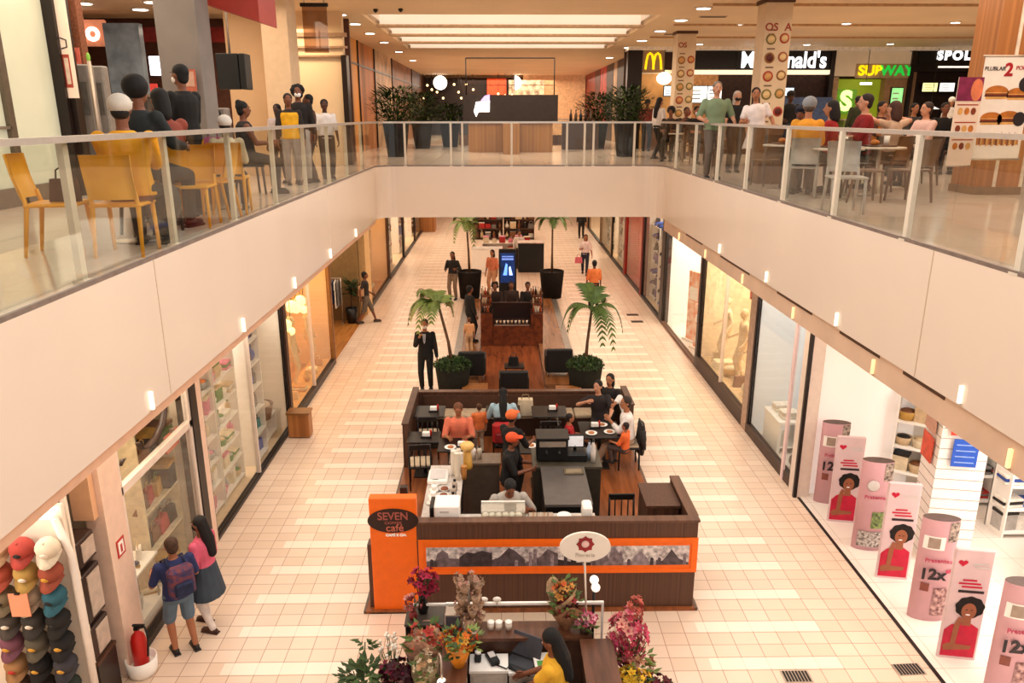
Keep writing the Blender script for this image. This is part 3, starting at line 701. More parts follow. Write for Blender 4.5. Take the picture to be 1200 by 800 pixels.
def totem_woman(label, loc, rz):
    t = thing('display_totem', label, 'display totem', loc, rz, 'pink promotional totems')
    Ht = 1.54; b = MB(); b.cb((0, 0, Ht/2), (.44, .06, Ht), mat('#dcc2c4', .5, var=.06, scale=3), bev=.012); b.build('body', t)
    y = -.034
    def shape(pts, m, name, d=.0): 
        b = MB(); b.add([(x, y-d, z) for x, z in pts], [tuple(range(len(pts)))], m); return b.build(name, t)
    def circ(cx, cz, rx, rz_, n=18, a0=0, a1=2*PI, wob=0): return [(cx+rx*(1+wob*math.sin(9*(a0+(a1-a0)*k/n)))*math.cos(a0+(a1-a0)*k/n), cz+rz_*(1+wob*math.sin(9*(a0+(a1-a0)*k/n)))*math.sin(a0+(a1-a0)*k/n)) for k in range(n)]
    # heart and words
    hp = [(-.12+.055*16*math.sin(a)**3/16, 1.36+.05*(13*math.cos(a)-5*math.cos(2*a)-2*math.cos(3*a)-math.cos(4*a))/16) for a in [2*PI*k/20 for k in range(20)]]
    shape(hp[::-1], REDT, 'heart_mark')
    for k, (x0, x1, z, m) in enumerate([(-.02, .17, 1.355, GR), (.02, .19, 1.31, GR), (-.09, .07, 1.13, REDT), (-.13, .12, 1.085, REDT), (-.09, .14, 1.04, REDT), (-.12, .17, .975, INK)]):
        h = .014 if k < 5 else .02
        shape([(x0, z-h), (x1, z-h+.004), (x1, z+h), (x0, z+h-.003)], m, 'text_line')
    tors = [(-.2, .05), (.19, .05), (.19, .3), (.185, .47), (.1, .53), (.03, .53), (-.05, .53), (-.13, .5), (-.2, .42)]
    shape(tors, REDT, 'printed_blouse')
    shape([(-.02, .5), (.09, .5), (.08, .63), (.0, .63)], SKIN_P, 'printed_neck', .001)
    shape(circ(.045, .76, .165, .15, 40, wob=.04), HAIR_P, 'printed_hair', .0015)
    shape(circ(.04, .705, .085, .115, 20), SKIN_P, 'printed_face', .003)
    shape(circ(.035, .658, .028, .009, 12), LIPW, 'printed_smile', .0045)
    for ex in (.012, .07): shape(circ(ex, .725, .014, .008, 10), INK, 'printed_eye', .0045)
    shape([(-.17, .05+.08), (.13, .17), (.14, .22), (-.14, .24), (-.19, .2)], SKIN_P, 'printed_arm', .003)
    shape([(-.11, .2), (-.05, .2), (-.03, .52), (-.0, .6), (-.06, .62), (-.1, .5)], SKIN_P, 'printed_arm', .0035)
    return t
tw = math.radians(-10)
TO = ['%s pink curved totem with 12x offer, %s']
totem_offer('pink curved totem reading 12x nearest the white door post', (5.72, 12.05, 0), tw)
totem_woman('pale pink panel with woman in red, first from the white door post', (5.66, 11.35, 0), tw)
totem_offer('pink curved totem with a round picture and leafy photo', (5.72, 10.55, 0), tw, green=True)
totem_woman('pale pink panel with woman in red, standing between two curved totems mid row', (5.7, 9.72, 0), tw)
totem_offer('pink curved totem reading 12x in front of the slatted white column', (5.72, 8.82, 0), tw)
totem_woman('pale pink panel with woman in red, closest of its kind to the floor grille', (5.66, 8.0, 0), tw)
totem_offer('pink curved totem cut by the edge of the picture, dark frame on its side', (5.88, 7.38, 0), tw)

# ---------------------------------------------------------- white store behind the totems
SLW = mat('#f4ece6', .5, kind='slath', scale=30, hx2='#e6dad2')
t = thing('slatted_column', 'square white slatwall column carrying blue and red signs', 'column', (6.75, 10.4, 0), math.radians(-10))
b = MB(); b.box(-.33, .33, -.3, .3, 0, 3.9, PUREW)
b.build('core', t)
b = MB()
for k in range(24): b.box(-.335, .335, -.305, .305, .1+k*.16, .108+k*.16, mat('#a8988c', .5))
b.build('groove', t)
t2 = thing('wall_sign', 'blue notice with pale lines on the slatted white column', 'sign', (6.68, 10.06, 1.92), math.radians(-10))
b = MB(); b.box(-.16, .18, -.012, 0, -.3, .12, mat('#1f58c8', .4, var=.05)); b.build('plate', t2)
b = MB()
for k in range(4): b.box(-.12, .14, -.016, -.012, -.24+k*.09, -.225+k*.09, mat('#9ab8f0', .5))
b.build('text_line', t2)
t2 = thing('wall_sign', 'small red notice above the blue one on the slatted column', 'sign', (6.62, 10.07, 2.22), math.radians(-10))
b = MB(); b.box(-.16, .16, -.012, 0, -.12, .12, mat('#e0402c', .4, var=.05)); b.build('plate', t2)
b = MB(); b.box(-.1, .1, -.016, -.012, -.01, .02, PUREW); b.build('text_line', t2)
t2 = thing('wall_picture', 'pair of orange framed pictures on the side of the slatted column', 'picture', (6.40, 10.5, 1.75), math.radians(-10))
for z, c in ((.0, '#e8542c'), (.46, '#d8a48c')):
    b = MB(); b.box(-.012, 0, -.2, .2, z-.2, z+.2, mat(c, .5)); b.build('picture', t2)
def white_shelves(label, loc, rz, w, where, cols, size=.3, n=5, ht=1.95):
    sh = shelf_unit('shelf_unit', label, 'shelf', loc, rz, w, .45, ht, n, PUREW)
    goods(sh, where, w, .45, ht, n, range(n), size, ['basket', 'folded', 'box'], cols, 4)
white_shelves('white corner shelf stacked with tan and dark textiles behind the totems', (7.35, 12.0, .012), math.radians(-35), 1.1, 'the white corner shelf', ['beige', 'brown', 'black', 'cream', 'gold'])
white_shelves('narrow white shelf of dark boxes beside the corner shelf', (8.2, 12.05, .012), 0, .6, 'the narrow white shelf', ['black', 'grey', 'red'], .28)
white_shelves('white gondola shelf holding blue linen in the white store', (8.5, 11.0, .012), 0, 1.0, 'the blue linen gondola', ['blue', 'white', 'black', 'silver'], .3, 4, 1.3)
white_shelves('white gondola shelf with dark bags at the back of the white store', (9.9, 11.4, .012), 0, 1.4, 'the dark bag gondola', ['black', 'brown', 'beige', 'white'], .3, 4, 1.4)
white_shelves('tall white shelf against the rear wall of the white store', (11.0, 9.3, .012), -PI/2, 1.6, 'the tall rear shelf', ['blue', 'beige', 'white', 'pink'], .32, 5, 2.2)
def table_w(label, loc, w, d, h, shelf=True):
    t = thing('display_table', label, 'table', loc)
    b = MB(); b.cb((0, 0, h-.03), (w, d, .06), PUREW, bev=.01); b.build('tabletop', t)
    for sx in (-1, 1):
        b = MB(); b.box(sx*(w/2-.05)-.03, sx*(w/2-.05)+.03, -d/2+.03, d/2-.03, 0, h-.06, PUREW); b.build('leg', t)
    if shelf: b = MB(); b.box(-w/2+.06, w/2-.06, -d/2+.05, d/2-.05, .12, .15, PUREW); b.build('shelf', t)
table_w('low white table with pink goods in the white store', (8.15, 9.3, .012), 1.2, .7, .45)
table_w('higher white table covered in dark goods in the white store', (8.65, 9.95, .012), 1.3, .6, .85)
for k, (x, y, z, kd, c, c2) in enumerate([(7.85, 9.25, .46, 'basket', 'pink', 'red'), (8.2, 9.35, .46, 'folded', 'white', 'pink'), (8.5, 9.2, .46, 'box', 'red', 'white'), (8.2, 9.95, .86, 'bag', 'black', 'grey'), (8.5, 10.0, .86, 'bag', 'brown', 'black'), (8.8, 9.9, .86, 'basket', 'black', 'beige'), (9.1, 10.0, .86, 'bag', 'grey', 'black')]):
    o = prod_bm(kd, .3, mat(CN[c], .5), mat(CN[c2], .5)).build(PN[kd]); o.location = (x, y, z+.005)
    tag(o, '%s and %s %s on the %s white table of the white store' % (c, c2, PN[kd].replace('_', ' '), 'low' if k < 3 else 'higher'), PC[kd])
# window right 1 : white bed-linen display
table_w('small white side table with folded towels in the white shop window', (5.75, 14.4, .012), .55, .9, .7)
for k, y in enumerate((14.2, 14.6)):
    o = prod_bm('folded', .3, mat('#f4ece0', .8), mat('#e0d2c0', .8)).build('folded_towels'); o.location = (5.75, y, .722); tag(o, 'stack of folded pale towels, %s on the small white side table' % ['nearest', 'farther'][k], 'towels')
o = prod_bm('vase', .4, mat('#8a7c70', .5), mat('#3a3030', .5)).build('vase'); o.location = (5.65, 13.4, .014); tag(o, 'grey vase on the floor of the white shop window', 'vase')
b = MB(); b.box(6.3, 6.36, 12.6, 15.1, .02, 3.7, COOLW)
for y in (13.2, 13.85, 14.5): b.box(6.292, 6.3, y-.005, y+.005, .02, 3.7, GR)
back_ = tag(b.build('display_backdrop'), 'tall white panelled backdrop of the white shop window', 'panel')
b = MB(); b.tube([(6.26, 14.3, 1.3), (6.22, 14.3, 1.35), (6.22, 14.3, 1.7), (6.26, 14.3, 1.75)], .02, DARK, 8); b.build('handle', back_)
b = MB(); b.box(5.22, 5.26, 12.9, 13.0, 0, 3.8, PK2) ; b.box(5.9, 5.95, 12.6, 13.1, .3, 3.0, PK2); tag(b.build('poster'), 'pale pink poster panel behind the glass by the white door post', 'poster')
# window right 2 baskets
for k, (y, kd, c) in enumerate([(15.9, 'basket', 'beige'), (16.5, 'vase', 'cream'), (17.0, 'bag', 'brown'), (17.8, 'basket', 'gold'), (18.4, 'folded', 'cream'), (18.9, 'bag', 'beige')]):
    o = prod_bm(kd, .42, mat(CN[c], .6), mat(CN['cream'], .6)).build(PN[kd]); o.location = (5.65, y, .36); tag(o, '%s %s, %s from the grey pier in the beige mannequin window' % (c, PN[kd].replace('_', ' '), ORD[k]), PC[kd])
b = MB(); b.box(5.36, 6.3, 15.55, 19.4, .012, .36, mat('#cdb087', .5)); b.box(5.36, 6.32, 15.53, 19.42, .33, .355, WFC); tag(b.build('display_riser'), 'beige platform along the mannequin window', 'riser')
for k, (y, z) in enumerate([(17.3, 2.3), (17.7, 2.05), (18.1, 2.35), (18.5, 2.1)]):
    o = prod_bm('bag', .42, mat(CN[['brown', 'black', 'brown', 'red'][k]], .6), mat(CN['black'], .6)).build('handbag'); o.location = (6.3, y, z); o.rotation_euler = (0, 0, PI/2)
    tag(o, '%s handbag hung high, %s in the beige mannequin window' % (['brown', 'black', 'dark brown', 'red'][k], ORD[k]), 'bag')
b = MB(); b.tube([(6.3, 17.0, 2.78), (6.3, 18.8, 2.78)], .015, DARK, 6)
for y, z in [(17.3, 2.3), (17.7, 2.05), (18.1, 2.35), (18.5, 2.1)]: b.tube([(6.3, y, z+.36), (6.3, y, 2.78)], .006, DARK, 5)
b.tube([(6.3, 17.0, 2.78), (6.3, 17.0, 4.1)], .01, DARK, 5); b.tube([(6.3, 18.8, 2.78), (6.3, 18.8, 4.1)], .01, DARK, 5)
tag(b.build('hanging_rail'), 'dark rail holding the hung handbags in the beige window', 'rail')
# window right 3 : orange posters on boxes
for k, (x, y, z, h) in enumerate([(5.7, 20.3, .02, 1.9), (5.75, 21.1, .02, 1.3), (5.75, 22.0, .02, 2.1)]):
    t = thing('poster_stand', 'orange and white printed poster stand, %s from the dark frame in the white corner window' % ORD[k], 'poster stand', (x, y, z), -PI/2*.8)
    b = MB(); b.cb((0, 0, h/2), (.62, .1, h), mat('#f07a2c', .5, var=.45, scale=5, hx2='#fbe6d0'), bev=.01); b.build('panel', t)
    b = MB(); b.cb((0, 0, .02), (.7, .3, .04), WHITE); b.build('base', t)
    b = MB(); b.box(-.22, .22, -.06, -.052, h*.6, h*.78, PUREW); b.build('text_panel', t)
for k, (y0, n, c, wh, ws) in enumerate([(25.2, 7, ['navy', 'black', 'blue', 'purple'], 'the shoe wall behind the dark frame', 'shoe wall unit'), (33.2, 6, ['white', 'silver', 'red', 'grey'], 'the white display beyond the red front', 'white display unit'), (37.2, 5, ['black', 'white', 'beige'], 'the display before the far end of the arcade', 'end display unit')]):
    for j in range(2):
        sh = shelf_unit('shelf_unit', '%s shelf unit of %s' % (['near', 'far'][j], wh), 'shelf', (5.75, y0+.6+j*1.5, .02), -PI/2, 1.3, .35, 2.7, n, WHITE)
        goods(sh, 'the %s %s' % (['near', 'far'][j], ws), 1.3, .35, 2.7, n, range(n), .34, ['shoe', 'bag'] if k == 0 else ['box', 'vase', 'bottle'], c, 4)
b = MB(); b.box(5.7, 5.78, 28.8, 31.4, .1, 2.6, mat('#e8663a', .5, var=.25, scale=2)); b.box(5.69, 5.7, 29.2, 31.0, 1.2, 1.9, mat('#f2b08a', .5)); tag(b.build('poster'), 'large orange red poster behind the red framed shop front', 'poster')
# floor grilles
for k, (x, y, r, lab) in enumerate([(3.56, 7.7, 0, 'dark floor grille in the walkway beside the flower stall'), (4.98, 7.8, .05, 'dark floor grille against the black threshold by the pink totems')]):
    t = thing('floor_grille', lab, 'grille', (x, y, .001), r); b = MB(); b.box(-.17, .17, -.1, .1, 0, .006, STEEL); b.build('frame', t)
    b = MB()
    for i in range(8): b.box(-.15+i*.039, -.125+i*.039, -.09, .09, .004, .009, BLACK)
    b.build('grate', t)
for k, y in enumerate((24.2, 25.1)):
    b = MB(); b.box(4.3, 4.7, y, y+.25, .001, .008, mat('#7a6658', .5)); b.box(4.33, 4.67, y+.03, y+.22, .006, .011, DARK); tag(b.build('floor_grille'), '%s brown floor grille before the dark shoe shop' % ['nearer', 'farther'][k], 'grille')

t = thing('potted_plant', 'leafy green potted plant against the olive wall behind the walker', 'plant', (-4.82, 24.3, .012)); b = MB(); b.lathe([(.14, 0), (.2, .5), (.17, .5), (.16, .45)], DARK, n=16); b.build('pot', t); b = MB(); b.tube([(0, 0, .44), (.02, 0, 1.2)], .02, BROWNH, 6); b.build('stem', t); b = MB()
for k in range(70):
    a = rnd(0, 2*PI); p = V((.02, 0, rnd(.9, 1.35))); d = V((math.cos(a), math.sin(a), rnd(-.4, .8))).normalized(); s_, u_ = frame_of(d); L_ = rnd(.25, .42)
    b.add([p, p+d*L_*.5+s_*.05, p+d*L_, p+d*L_*.5-s_*.05], [(0, 1, 2, 3)], mat('#33491f', .6, var=.3))
b.build('leaves', t)
# ------------------------------------------------------------------ cafe island
CF = .04
b = MB(); b.box(-1.85, 2.66, 9.0, 15.6, 0, CF, WOODFLOOR); b.box(-1.87, -1.84, 9.0, 15.62, 0, CF+.004, mat('#6b5a50', .4, .4)); b.box(2.65, 2.68, 9.0, 15.62, 0, CF+.004, mat('#6b5a50', .4, .4))
o = b.build('cafe_deck'); o['kind'] = 'structure'
cnt = thing('cafe_counter', 'long brown slatted cafe counter wall with an orange photo band facing the flower stall', 'counter', (0, 9.05, 0))
b = MB(); b.box(-1.12, 2.62, 0, .1, .0, 1.33, BROWN); b.build('front_panel', cnt)
b = MB(); b.box(-1.13, 2.64, -.01, .13, 1.33, 1.362, mat('#6a4836', .4, kind='wood', scale=12, hx2='#553728')); b.build('top_cap', cnt)
b = MB(); b.box(2.52, 2.64, .13, 1.3, 0, 1.33, BROWN); b.box(2.51, 2.65, .13, 1.31, 1.33, 1.362, mat('#6a4836', .4, kind='wood', scale=12, hx2='#553728')); b.build('side_panel', cnt)
b = MB(); b.box(-1.1, 2.63, -.022, 0, .585, .64, ORANGE); b.box(-1.1, 2.63, -.022, 0, 1.035, 1.10, ORANGE); b.box(-1.1, -1.03, -.022, 0, .64, 1.035, ORANGE); b.box(2.55, 2.63, -.022, 0, .64, 1.035, ORANGE); b.box(-1.03, 2.55, -.012, 0, .64, 1.035, ORANGE); b.build('orange_band', cnt)
ph = ['#75666c', '#43373c', '#5a4c52', '#6b5c60', '#2c2226', '#8a7a7e', '#a09298', '#5c4e54']
b = MB(); x0 = -1.0; n = 8; wd = (2.52+1.0)/n
z0, z1 = .70, .99
for k in range(n):
    a, c = x0+k*wd, x0+(k+1)*wd
    b.box(a, c, -.016, -.012, z0, z1, mat(['#e2d8d6', '#cbbcbc', '#ded2d0', '#cfc2c0', '#e6dcda', '#d2c4c4', '#e6dcd8', '#d8ccca'][k], .5, var=.34, scale=16))
    y = -.0175
    if k == 0: pts = [(a, z0), (c, z0), (c, z0+.12), (a+.3, z0+.13), (a+.29, z0+.2), (a+.22, z0+.25), (a+.15, z0+.2), (a+.12, z0+.1), (a, z0+.08)]
    elif k == 1: pts = [(a, z0), (c, z0), (c, z0+.2), (a+.3, z0+.24), (a+.2, z0+.2), (a+.1, z0+.22), (a, z0+.14)]
    elif k == 2: pts = [(a, z0), (c, z0), (c, z0+.1), (a+.3, z0+.24), (a+.22, z0+.28), (a+.1, z0+.14), (a, z0+.1)]
    elif k == 3: pts = [(a, z0), (c, z0), (c, z0+.18), (a+.3, z0+.26), (a+.2, z0+.14), (a+.1, z0+.1), (a, z0+.05)]
    elif k == 4: pts = [(a, z0), (c, z0), (c, z0+.05), (a+.25, z0+.05), (a+.23, z0+.27), (a+.2, z0+.27), (a+.17, z0+.06), (a, z0+.1)]
    elif k == 5: pts = [(a, z0), (c, z0), (c, z0+.1), (a+.32, z0+.27), (a+.28, z0+.28), (a+.24, z0+.1), (a+.2, z0+.26), (a+.14, z0+.27), (a+.1, z0+.08), (a, z0+.2)]
    elif k == 6: pts = [(a, z0), (c, z0), (c, z0+.04), (a+.34, z0+.06), (a+.3, z0+.14), (a+.22, z0+.22), (a+.14, z0+.14), (a+.1, z0+.06), (a, z0+.04)]
    else: pts = [(a, z0), (c, z0), (c, z0+.03), (a+.3, z0+.1), (a+.2, z0+.24), (a+.15, z0+.15), (a+.08, z0+.06), (a, z0+.08)]
    b.add([(p[0], y, p[1]) for p in pts], [tuple(range(len(pts)))], mat(ph[k], .5, var=.3, scale=14))
for k, x_, h_ in [(0, .05, .1), (0, .1, .07), (2, .3, .08), (3, .05, .2), (3, .11, .24), (3, .34, .17), (4, .08, .14), (4, .33, .2), (5, .02, .22), (5, .38, .2), (6, .05, .08), (6, .36, .1), (7, .36, .16), (7, .02, .1)]:
    q = x0+k*wd+x_; b.prism([(q, -.019, z0), (q+.045, -.019, z0), (q+.045, -.019, z0+h_), (q+.02, -.019, z0+h_+.02), (q, -.019, z0+h_)], (0, .001, 0), mat(random.choice(['#8a7a80', '#5a4c54', '#a09096', '#3c3238']), .5, var=.3, scale=30))
b.build('photo_strip', cnt)
# totem
tt = thing('sign_totem', 'orange upright cafe sign with a dark oval at the corner of the counter', 'sign', (-1.42, 9.12, 0))
b = MB(); b.cb((0, 0, .86), (.62, .14, 1.7), ORANGE, bev=.008); b.build('body', tt)
b = MB(); b.box(-.36, .33, -.12, .2, 0, .02, mat('#6a4a3a', .5)); b.build('base', tt)
b = MB(); b.box(-.37, -.31, -.02, .14, .02, 1.0, BROWN); b.build('side_post', tt)
b = MB()
vs = [(.335*math.cos(2*PI*k/36), -.082, 1.39+.175*math.sin(2*PI*k/36)) for k in range(36)]
b.prism(vs, (0, .02, 0), mat('#2e1812', .4, var=.1)); b.build('oval_plate', tt)
SGOLD = mat('#a8574a', .4, var=.05)
text('SEVEN', .155, SGOLD, tt, (0, -.084, 1.455), FRONT, bold=.002, sx=.92)
text('COFFEE', .05, SGOLD, tt, (0, -.084, 1.36), FRONT, sx=1.3)
text('café', .15, mat('#c86a54', .4), tt, (.02, -.084, 1.285), (PI/2, 0, 0), bold=.001)
text('CAFÉ E CIA', .045, PUREW, tt, (.03, -.074, 1.175), FRONT, sx=1.2, bold=.003)
b = MB(); b.cb((-1.34, 9.62, .82), (.1, .1, 1.56), mat('#3a2419', .45), bev=.006); b.box(-1.41, -1.27, 9.55, 9.69, CF, CF+.02, DARK); tag(b.build('post'), 'dark square wood post behind the orange sign', 'post')
# inner counters
STONE = mat('#cfc4ba', .3, var=.12, scale=14); GREYTOP = mat('#57504c', .4, var=.08)
def counter(name, label, x0, x1, y0, y1, h, body, top, doors=0, side='y'):
    t = thing(name, label, 'counter', ((x0+x1)/2, (y0+y1)/2, CF))
    w_, d_ = (x1-x0)/2, (y1-y0)/2
    b = MB(); b.box(-w_+.02, w_-.02, -d_+.02, d_-.02, 0, h-.04, body); b.build('cabinet', t)
    b = MB(); b.box(-w_, w_, -d_, d_, h-.04, h, top); b.build('worktop', t)
    for k in range(doors):
        a = -w_+.05 + k*(2*w_-.1)/doors; c = a+(2*w_-.1)/doors-.02
        b = MB(); b.box(a, c, d_-.022, d_-.005, .08, h-.1, mat('#5d4a40', .5)); dd = b.build('door', t)
        b = MB(); b.box(c-.06, c-.03, d_-.006, d_+.012, h*.55, h*.7, STEEL); b.build('handle', dd)
    return t
H1 = 1.16
counter('service_counter', 'pale stone topped side counter holding the white box in the cafe', -1.1, -.58, 9.2, 11.1, H1, DARK, STONE, 2)
counter('service_counter', 'pale topped narrow counter along the inside of the cafe front', -.57, 1.3, 9.18, 9.55, H1, DARK, STONE, 3)
counter('refrigerated_counter', 'dark grey topped block beside the staff in the cafe', .62, 1.3, 9.72, 10.95, 1.2, BLACK, GREYTOP, 2)
counter('service_counter', 'olive black counter carrying coffee machines in the cafe', .5, 1.6, 11.0, 11.75, 1.16, mat('#3a332a', .5), mat('#4d463a', .4), 3)
counter('service_counter', 'dark low counter in the middle of the cafe behind the straw dispensers', -.85, .0, 11.5, 11.9, 1.0, mat('#5a4c40', .5), mat('#7a6656', .4), 2)
ZT = CF+H1
# things on the counters
t = thing('microwave', 'white box shaped appliance on the side counter by the cafe front', 'appliance', (-.76, 9.42, ZT)); b = MB(); b.cb((.03, 0, .14), (.34, .34, .28), PUREW, bev=.015); b.build('body', t); b = MB(); b.cb((-.17, 0, .13), (.06, .32, .26), DARK, bev=.01); b.build('door', t)
b = MB(); b.cb((0, -.174, .2), (.12, .006, .03), GR); b.build('panel', t)
t = thing('warming_tray', 'glass fronted warming case with a row of round pale buns', 'display case', (.03, 9.37, ZT)); b = MB(); b.cb((0, 0, .02), (.6, .3, .04), STEEL, bev=.006); b.build('tray', t)
b = MB(); b.box(-.3, .3, .12, .14, .04, .22, WHITE); b.box(-.3, .3, .1, .14, .2, .225, WHITE); b.box(-.3, .3, -.14, .1, .21, .216, GLASS); b.build('hood', t); b = MB(); b.box(-.3, .3, -.148, -.142, .04, .2, GLASS); b.build('glass', t)
for k in range(6):
    b = MB(); b.ell((0, 0, .045), (.05, .05, .045), mat('#f6ead8', .6), 12, 8); b.lathe([(.055, 0), (.057, .012)], WHITE, n=12); tag(b.build('bun', None, (-.21+k*.09, 9.35, ZT+.04)), 'round pale bun, %s of six in the warming case' % ORD[k], 'bun')
def cups(label, loc, n, c='#f2e8da', r=.04):
    t = thing('cup_stack', label, 'cups', loc)
    for k in range(n):
        b = MB(); b.lathe([(r*.75, 0), (r, .1), (r*1.05, .105), (r*.9, .1)], mat(c, .5), n=12); b.build('cup', t, (0, 0, k*.028))
for k, (x, y, n, c) in enumerate([(-.72, 10.75, 12, '#f2e8da'), (-.62, 10.85, 9, '#f2e8da'), (-.56, 10.62, 5, '#c98a4a'), (-.66, 10.6, 13, '#efe3d0')]): cups(['tall stack of white cups at the end of the side counter', 'second shorter stack of white cups at the end of the side counter', 'short stack of tan cups on the side counter', 'tallest stack of cups nearest the staff aisle'][k], (x, y, ZT), n, c, .045)
t = thing('sugar_dispenser', 'amber yellow topped dispenser at the end of the cafe side counter', 'dispenser', (-.52, 10.98, ZT)); b = MB(); b.lathe([(.07, 0), (.08, .05), (.06, .3)], mat('#d8a24a', .35), n=14); b.build('body', t); b = MB(); b.lathe([(.05, .3), (.1, .34), (.11, .4), (.07, .44)], mat('#f0c070', .4), n=14); b.build('bowl', t)
t = thing('tray', 'white rectangular tray on the far end of the side counter', 'tray', (-.95, 10.62, ZT)); b = MB(); b.cb((0, 0, .04), (.3, .4, .08), PUREW, bev=.02); b.build('pan', t); b = MB(); b.box(-.12, .12, -.16, .16, .075, .085, GR); b.build('liner', t)
for k in range(10):
    x, y = -.98+(k % 3)*.15, 9.85+(k//3)*.2
    kind = k % 3
    if kind == 0: b = MB(); b.lathe([(.03, 0), (.075, .015), (.08, .02), (.03, .012)], PUREW, n=14); b.lathe([(.03, .012), (.045, .08), (.04, .08)], PUREW, n=12); nm, lb = 'cup_and_saucer', 'white cup on its saucer'
    elif kind == 1: b = MB(); b.lathe([(.05, 0), (.09, .04), (.085, .045), (.04, .01)], mat('#d8d0c8', .3), n=14); b.ell((0, 0, .03), (.06, .06, .03), mat('#8a4a2a', .6), 10, 6); nm, lb = 'bowl', 'small bowl of brown filling'
    else: b = MB(); b.lathe([(.04, 0), (.04, .12), (.02, .15)], mat('#b8a898', .3), n=10); b.lathe([(.02, .15), (.02, .18)], BLACK, n=8); nm, lb = 'jar', 'squat jar with black lid'
    tag(b.build(nm, None, (x, y, ZT)), '%s in the %s row on the pale side counter, %s across' % (lb, ORD[k//3], ORD[k % 3]), 'tableware')
t = thing('plate_stack', 'stack of white plates at the right end of the front counter', 'plates', (.86, 9.35, ZT))
for k in range(4): b = MB(); b.lathe([(.05, 0), (.1, .016), (.098, .02), (.05, .006)], PUREW, n=16); b.build('plate', t, (0, 0, k*.022))
t = thing('napkin_holder', 'white upright dispenser at the end of the cafe front counter', 'dispenser', (1.17, 9.38, ZT)); b = MB(); b.cb((0, 0, .12), (.13, .24, .24), PUREW, bev=.02); b.build('body', t); b = MB(); b.cb((-.068, 0, .1), (.006, .14, .08), GR); b.build('slot', t)
t = thing('serving_tray', 'steel tray of utensils beside the warming case', 'tray', (.55, 9.4, ZT)); b = MB(); b.cb((0, 0, .015), (.34, .26, .03), STEEL, bev=.005); b.build('pan', t)
for k in range(5): b = MB(); b.tube([(-.12+k*.05, -.08, .035), (-.1+k*.05, .1, .045)], .008, mat(['#b88a5a', '#8a7a6a', '#d8cabb'][k % 3], .4), 6); b.build('utensil', t)
Z2 = CF+1.16
t = thing('espresso_machine', 'black and steel coffee machine on the olive counter', 'coffee machine', (.82, 11.35, Z2)); b = MB(); b.cb((0, 0, .22), (.5, .36, .4), BLACK, bev=.02); b.build('body', t); b = MB(); b.cb((0, -.05, .43), (.52, .4, .03), mat('#2a2624', .4, .5), bev=.005); b.build('cup_rail', t)
b = MB(); b.cb((0, -.19, .32), (.42, .03, .1), STEEL, bev=.01); b.build('panel', t)
for s in (-.1, .1): b = MB(); b.tube([(s, -.2, .25), (s, -.33, .22)], .018, BLACK, 8); b.build('portafilter', t)
t = thing('cash_register', 'dark till with a pale screen beside the coffee machine', 'till', (1.2, 11.35, Z2)); b = MB(); b.cb((0, 0, .06), (.34, .34, .12), BLACK, bev=.01); b.build('drawer', t); b = MB(); b.cb((0, .06, .27), (.3, .04, .22), BLACK, bev=.01); b.build('monitor', t); b = MB(); b.box(-.13, .13, .038, .04, .18, .36, mat('#e8e2e0', .4, emit=.5)); b.build('screen', t)
b = MB(); b.tube([(0, .06, .12), (0, .06, .2)], .025, BLACK, 8); b.build('neck', t)
for k, (x, y, c, h) in enumerate([(1.42, 11.3, '#b8c4d8', .3), (1.5, 11.45, '#d8c8b8', .26), (1.47, 11.2, '#e0d8d0', .34)]):
    b = MB(); b.lathe([(.04, 0), (.045, h*.6), (.015, h*.85), (.018, h)], mat(c, .2), n=12); b.lathe([(.02, h), (.02, h+.02)], DARK, n=8); tag(b.build('bottle', None, (x, y, Z2)), '%s bottle at the end of the olive counter' % ['bluish', 'short tan', 'tall clear'][k], 'bottle')
t = thing('menu_card', 'small olive framed card lying on the dark grey block', 'card', (1.12, 10.75, CF+1.2)); b = MB(); b.cb((0, 0, .01), (.3, .2, .02), mat('#6a5a44', .5, var=.2), bev=.003); b.build('card', t); b = MB(); b.box(-.12, .12, -.07, .07, .02, .023, mat('#8a7a60', .5)); b.build('inset', t)
for k, (x, c) in enumerate([(-.7, '#e8dccb'), (-.58, '#e8dccb'), (-.45, '#f0e6da'), (-.35, '#c9b9a6')]):
    b = MB(); b.lathe([(.035, 0), (.045, .16), (.04, .17), (.02, .2)], mat(c, .4), n=12); b.ell((0, 0, .21), .02, DARK, 8, 5); tag(b.build('canister', None, (x, 11.68, CF+1.0)), 'pale canister, %s along the low middle counter' % ORD[k], 'canister')
# brown block and side table near the right corner
counter('waiter_station', 'brown wood waiter station box in the corner of the cafe wall', 2.02, 2.5, 9.55, 10.25, 1.26, BROWN, BROWN)
def dark_chair(label, loc, rz, group=None):
    t = thing('dining_chair', label, 'chair', loc, rz, group)
    for sx in (-.19, .19):
        b = MB(); b.tube([(sx, .19, 0), (sx, .18, .43)], [.016, .02], DARK, 6); b.build('leg', t)
        b = MB(); b.tube([(sx, -.2, 0), (sx, -.19, .45), (sx*.97, -.24, .9)], [.016, .02, .016], DARK, 6); b.build('leg', t)
    b = MB(); b.cb((0, 0, .44), (.43, .42, .04), DARK, bev=.008); b.build('seat_frame', t)
    b = MB(); b.cb((0, .0, .475), (.4, .39, .04), mat('#c9b294', .8), bev=.014); b.build('cushion', t)
    b = MB(); b.cb((0, -.235, .86), (.4, .03, .1), DARK, bev=.006); b.build('top_rail', t)
    for sx in (-.1, 0, .1): b = MB(); b.tube([(sx, -.2, .46), (sx, -.232, .82)], .012, DARK, 6); b.build('back_slat', t)
    return t
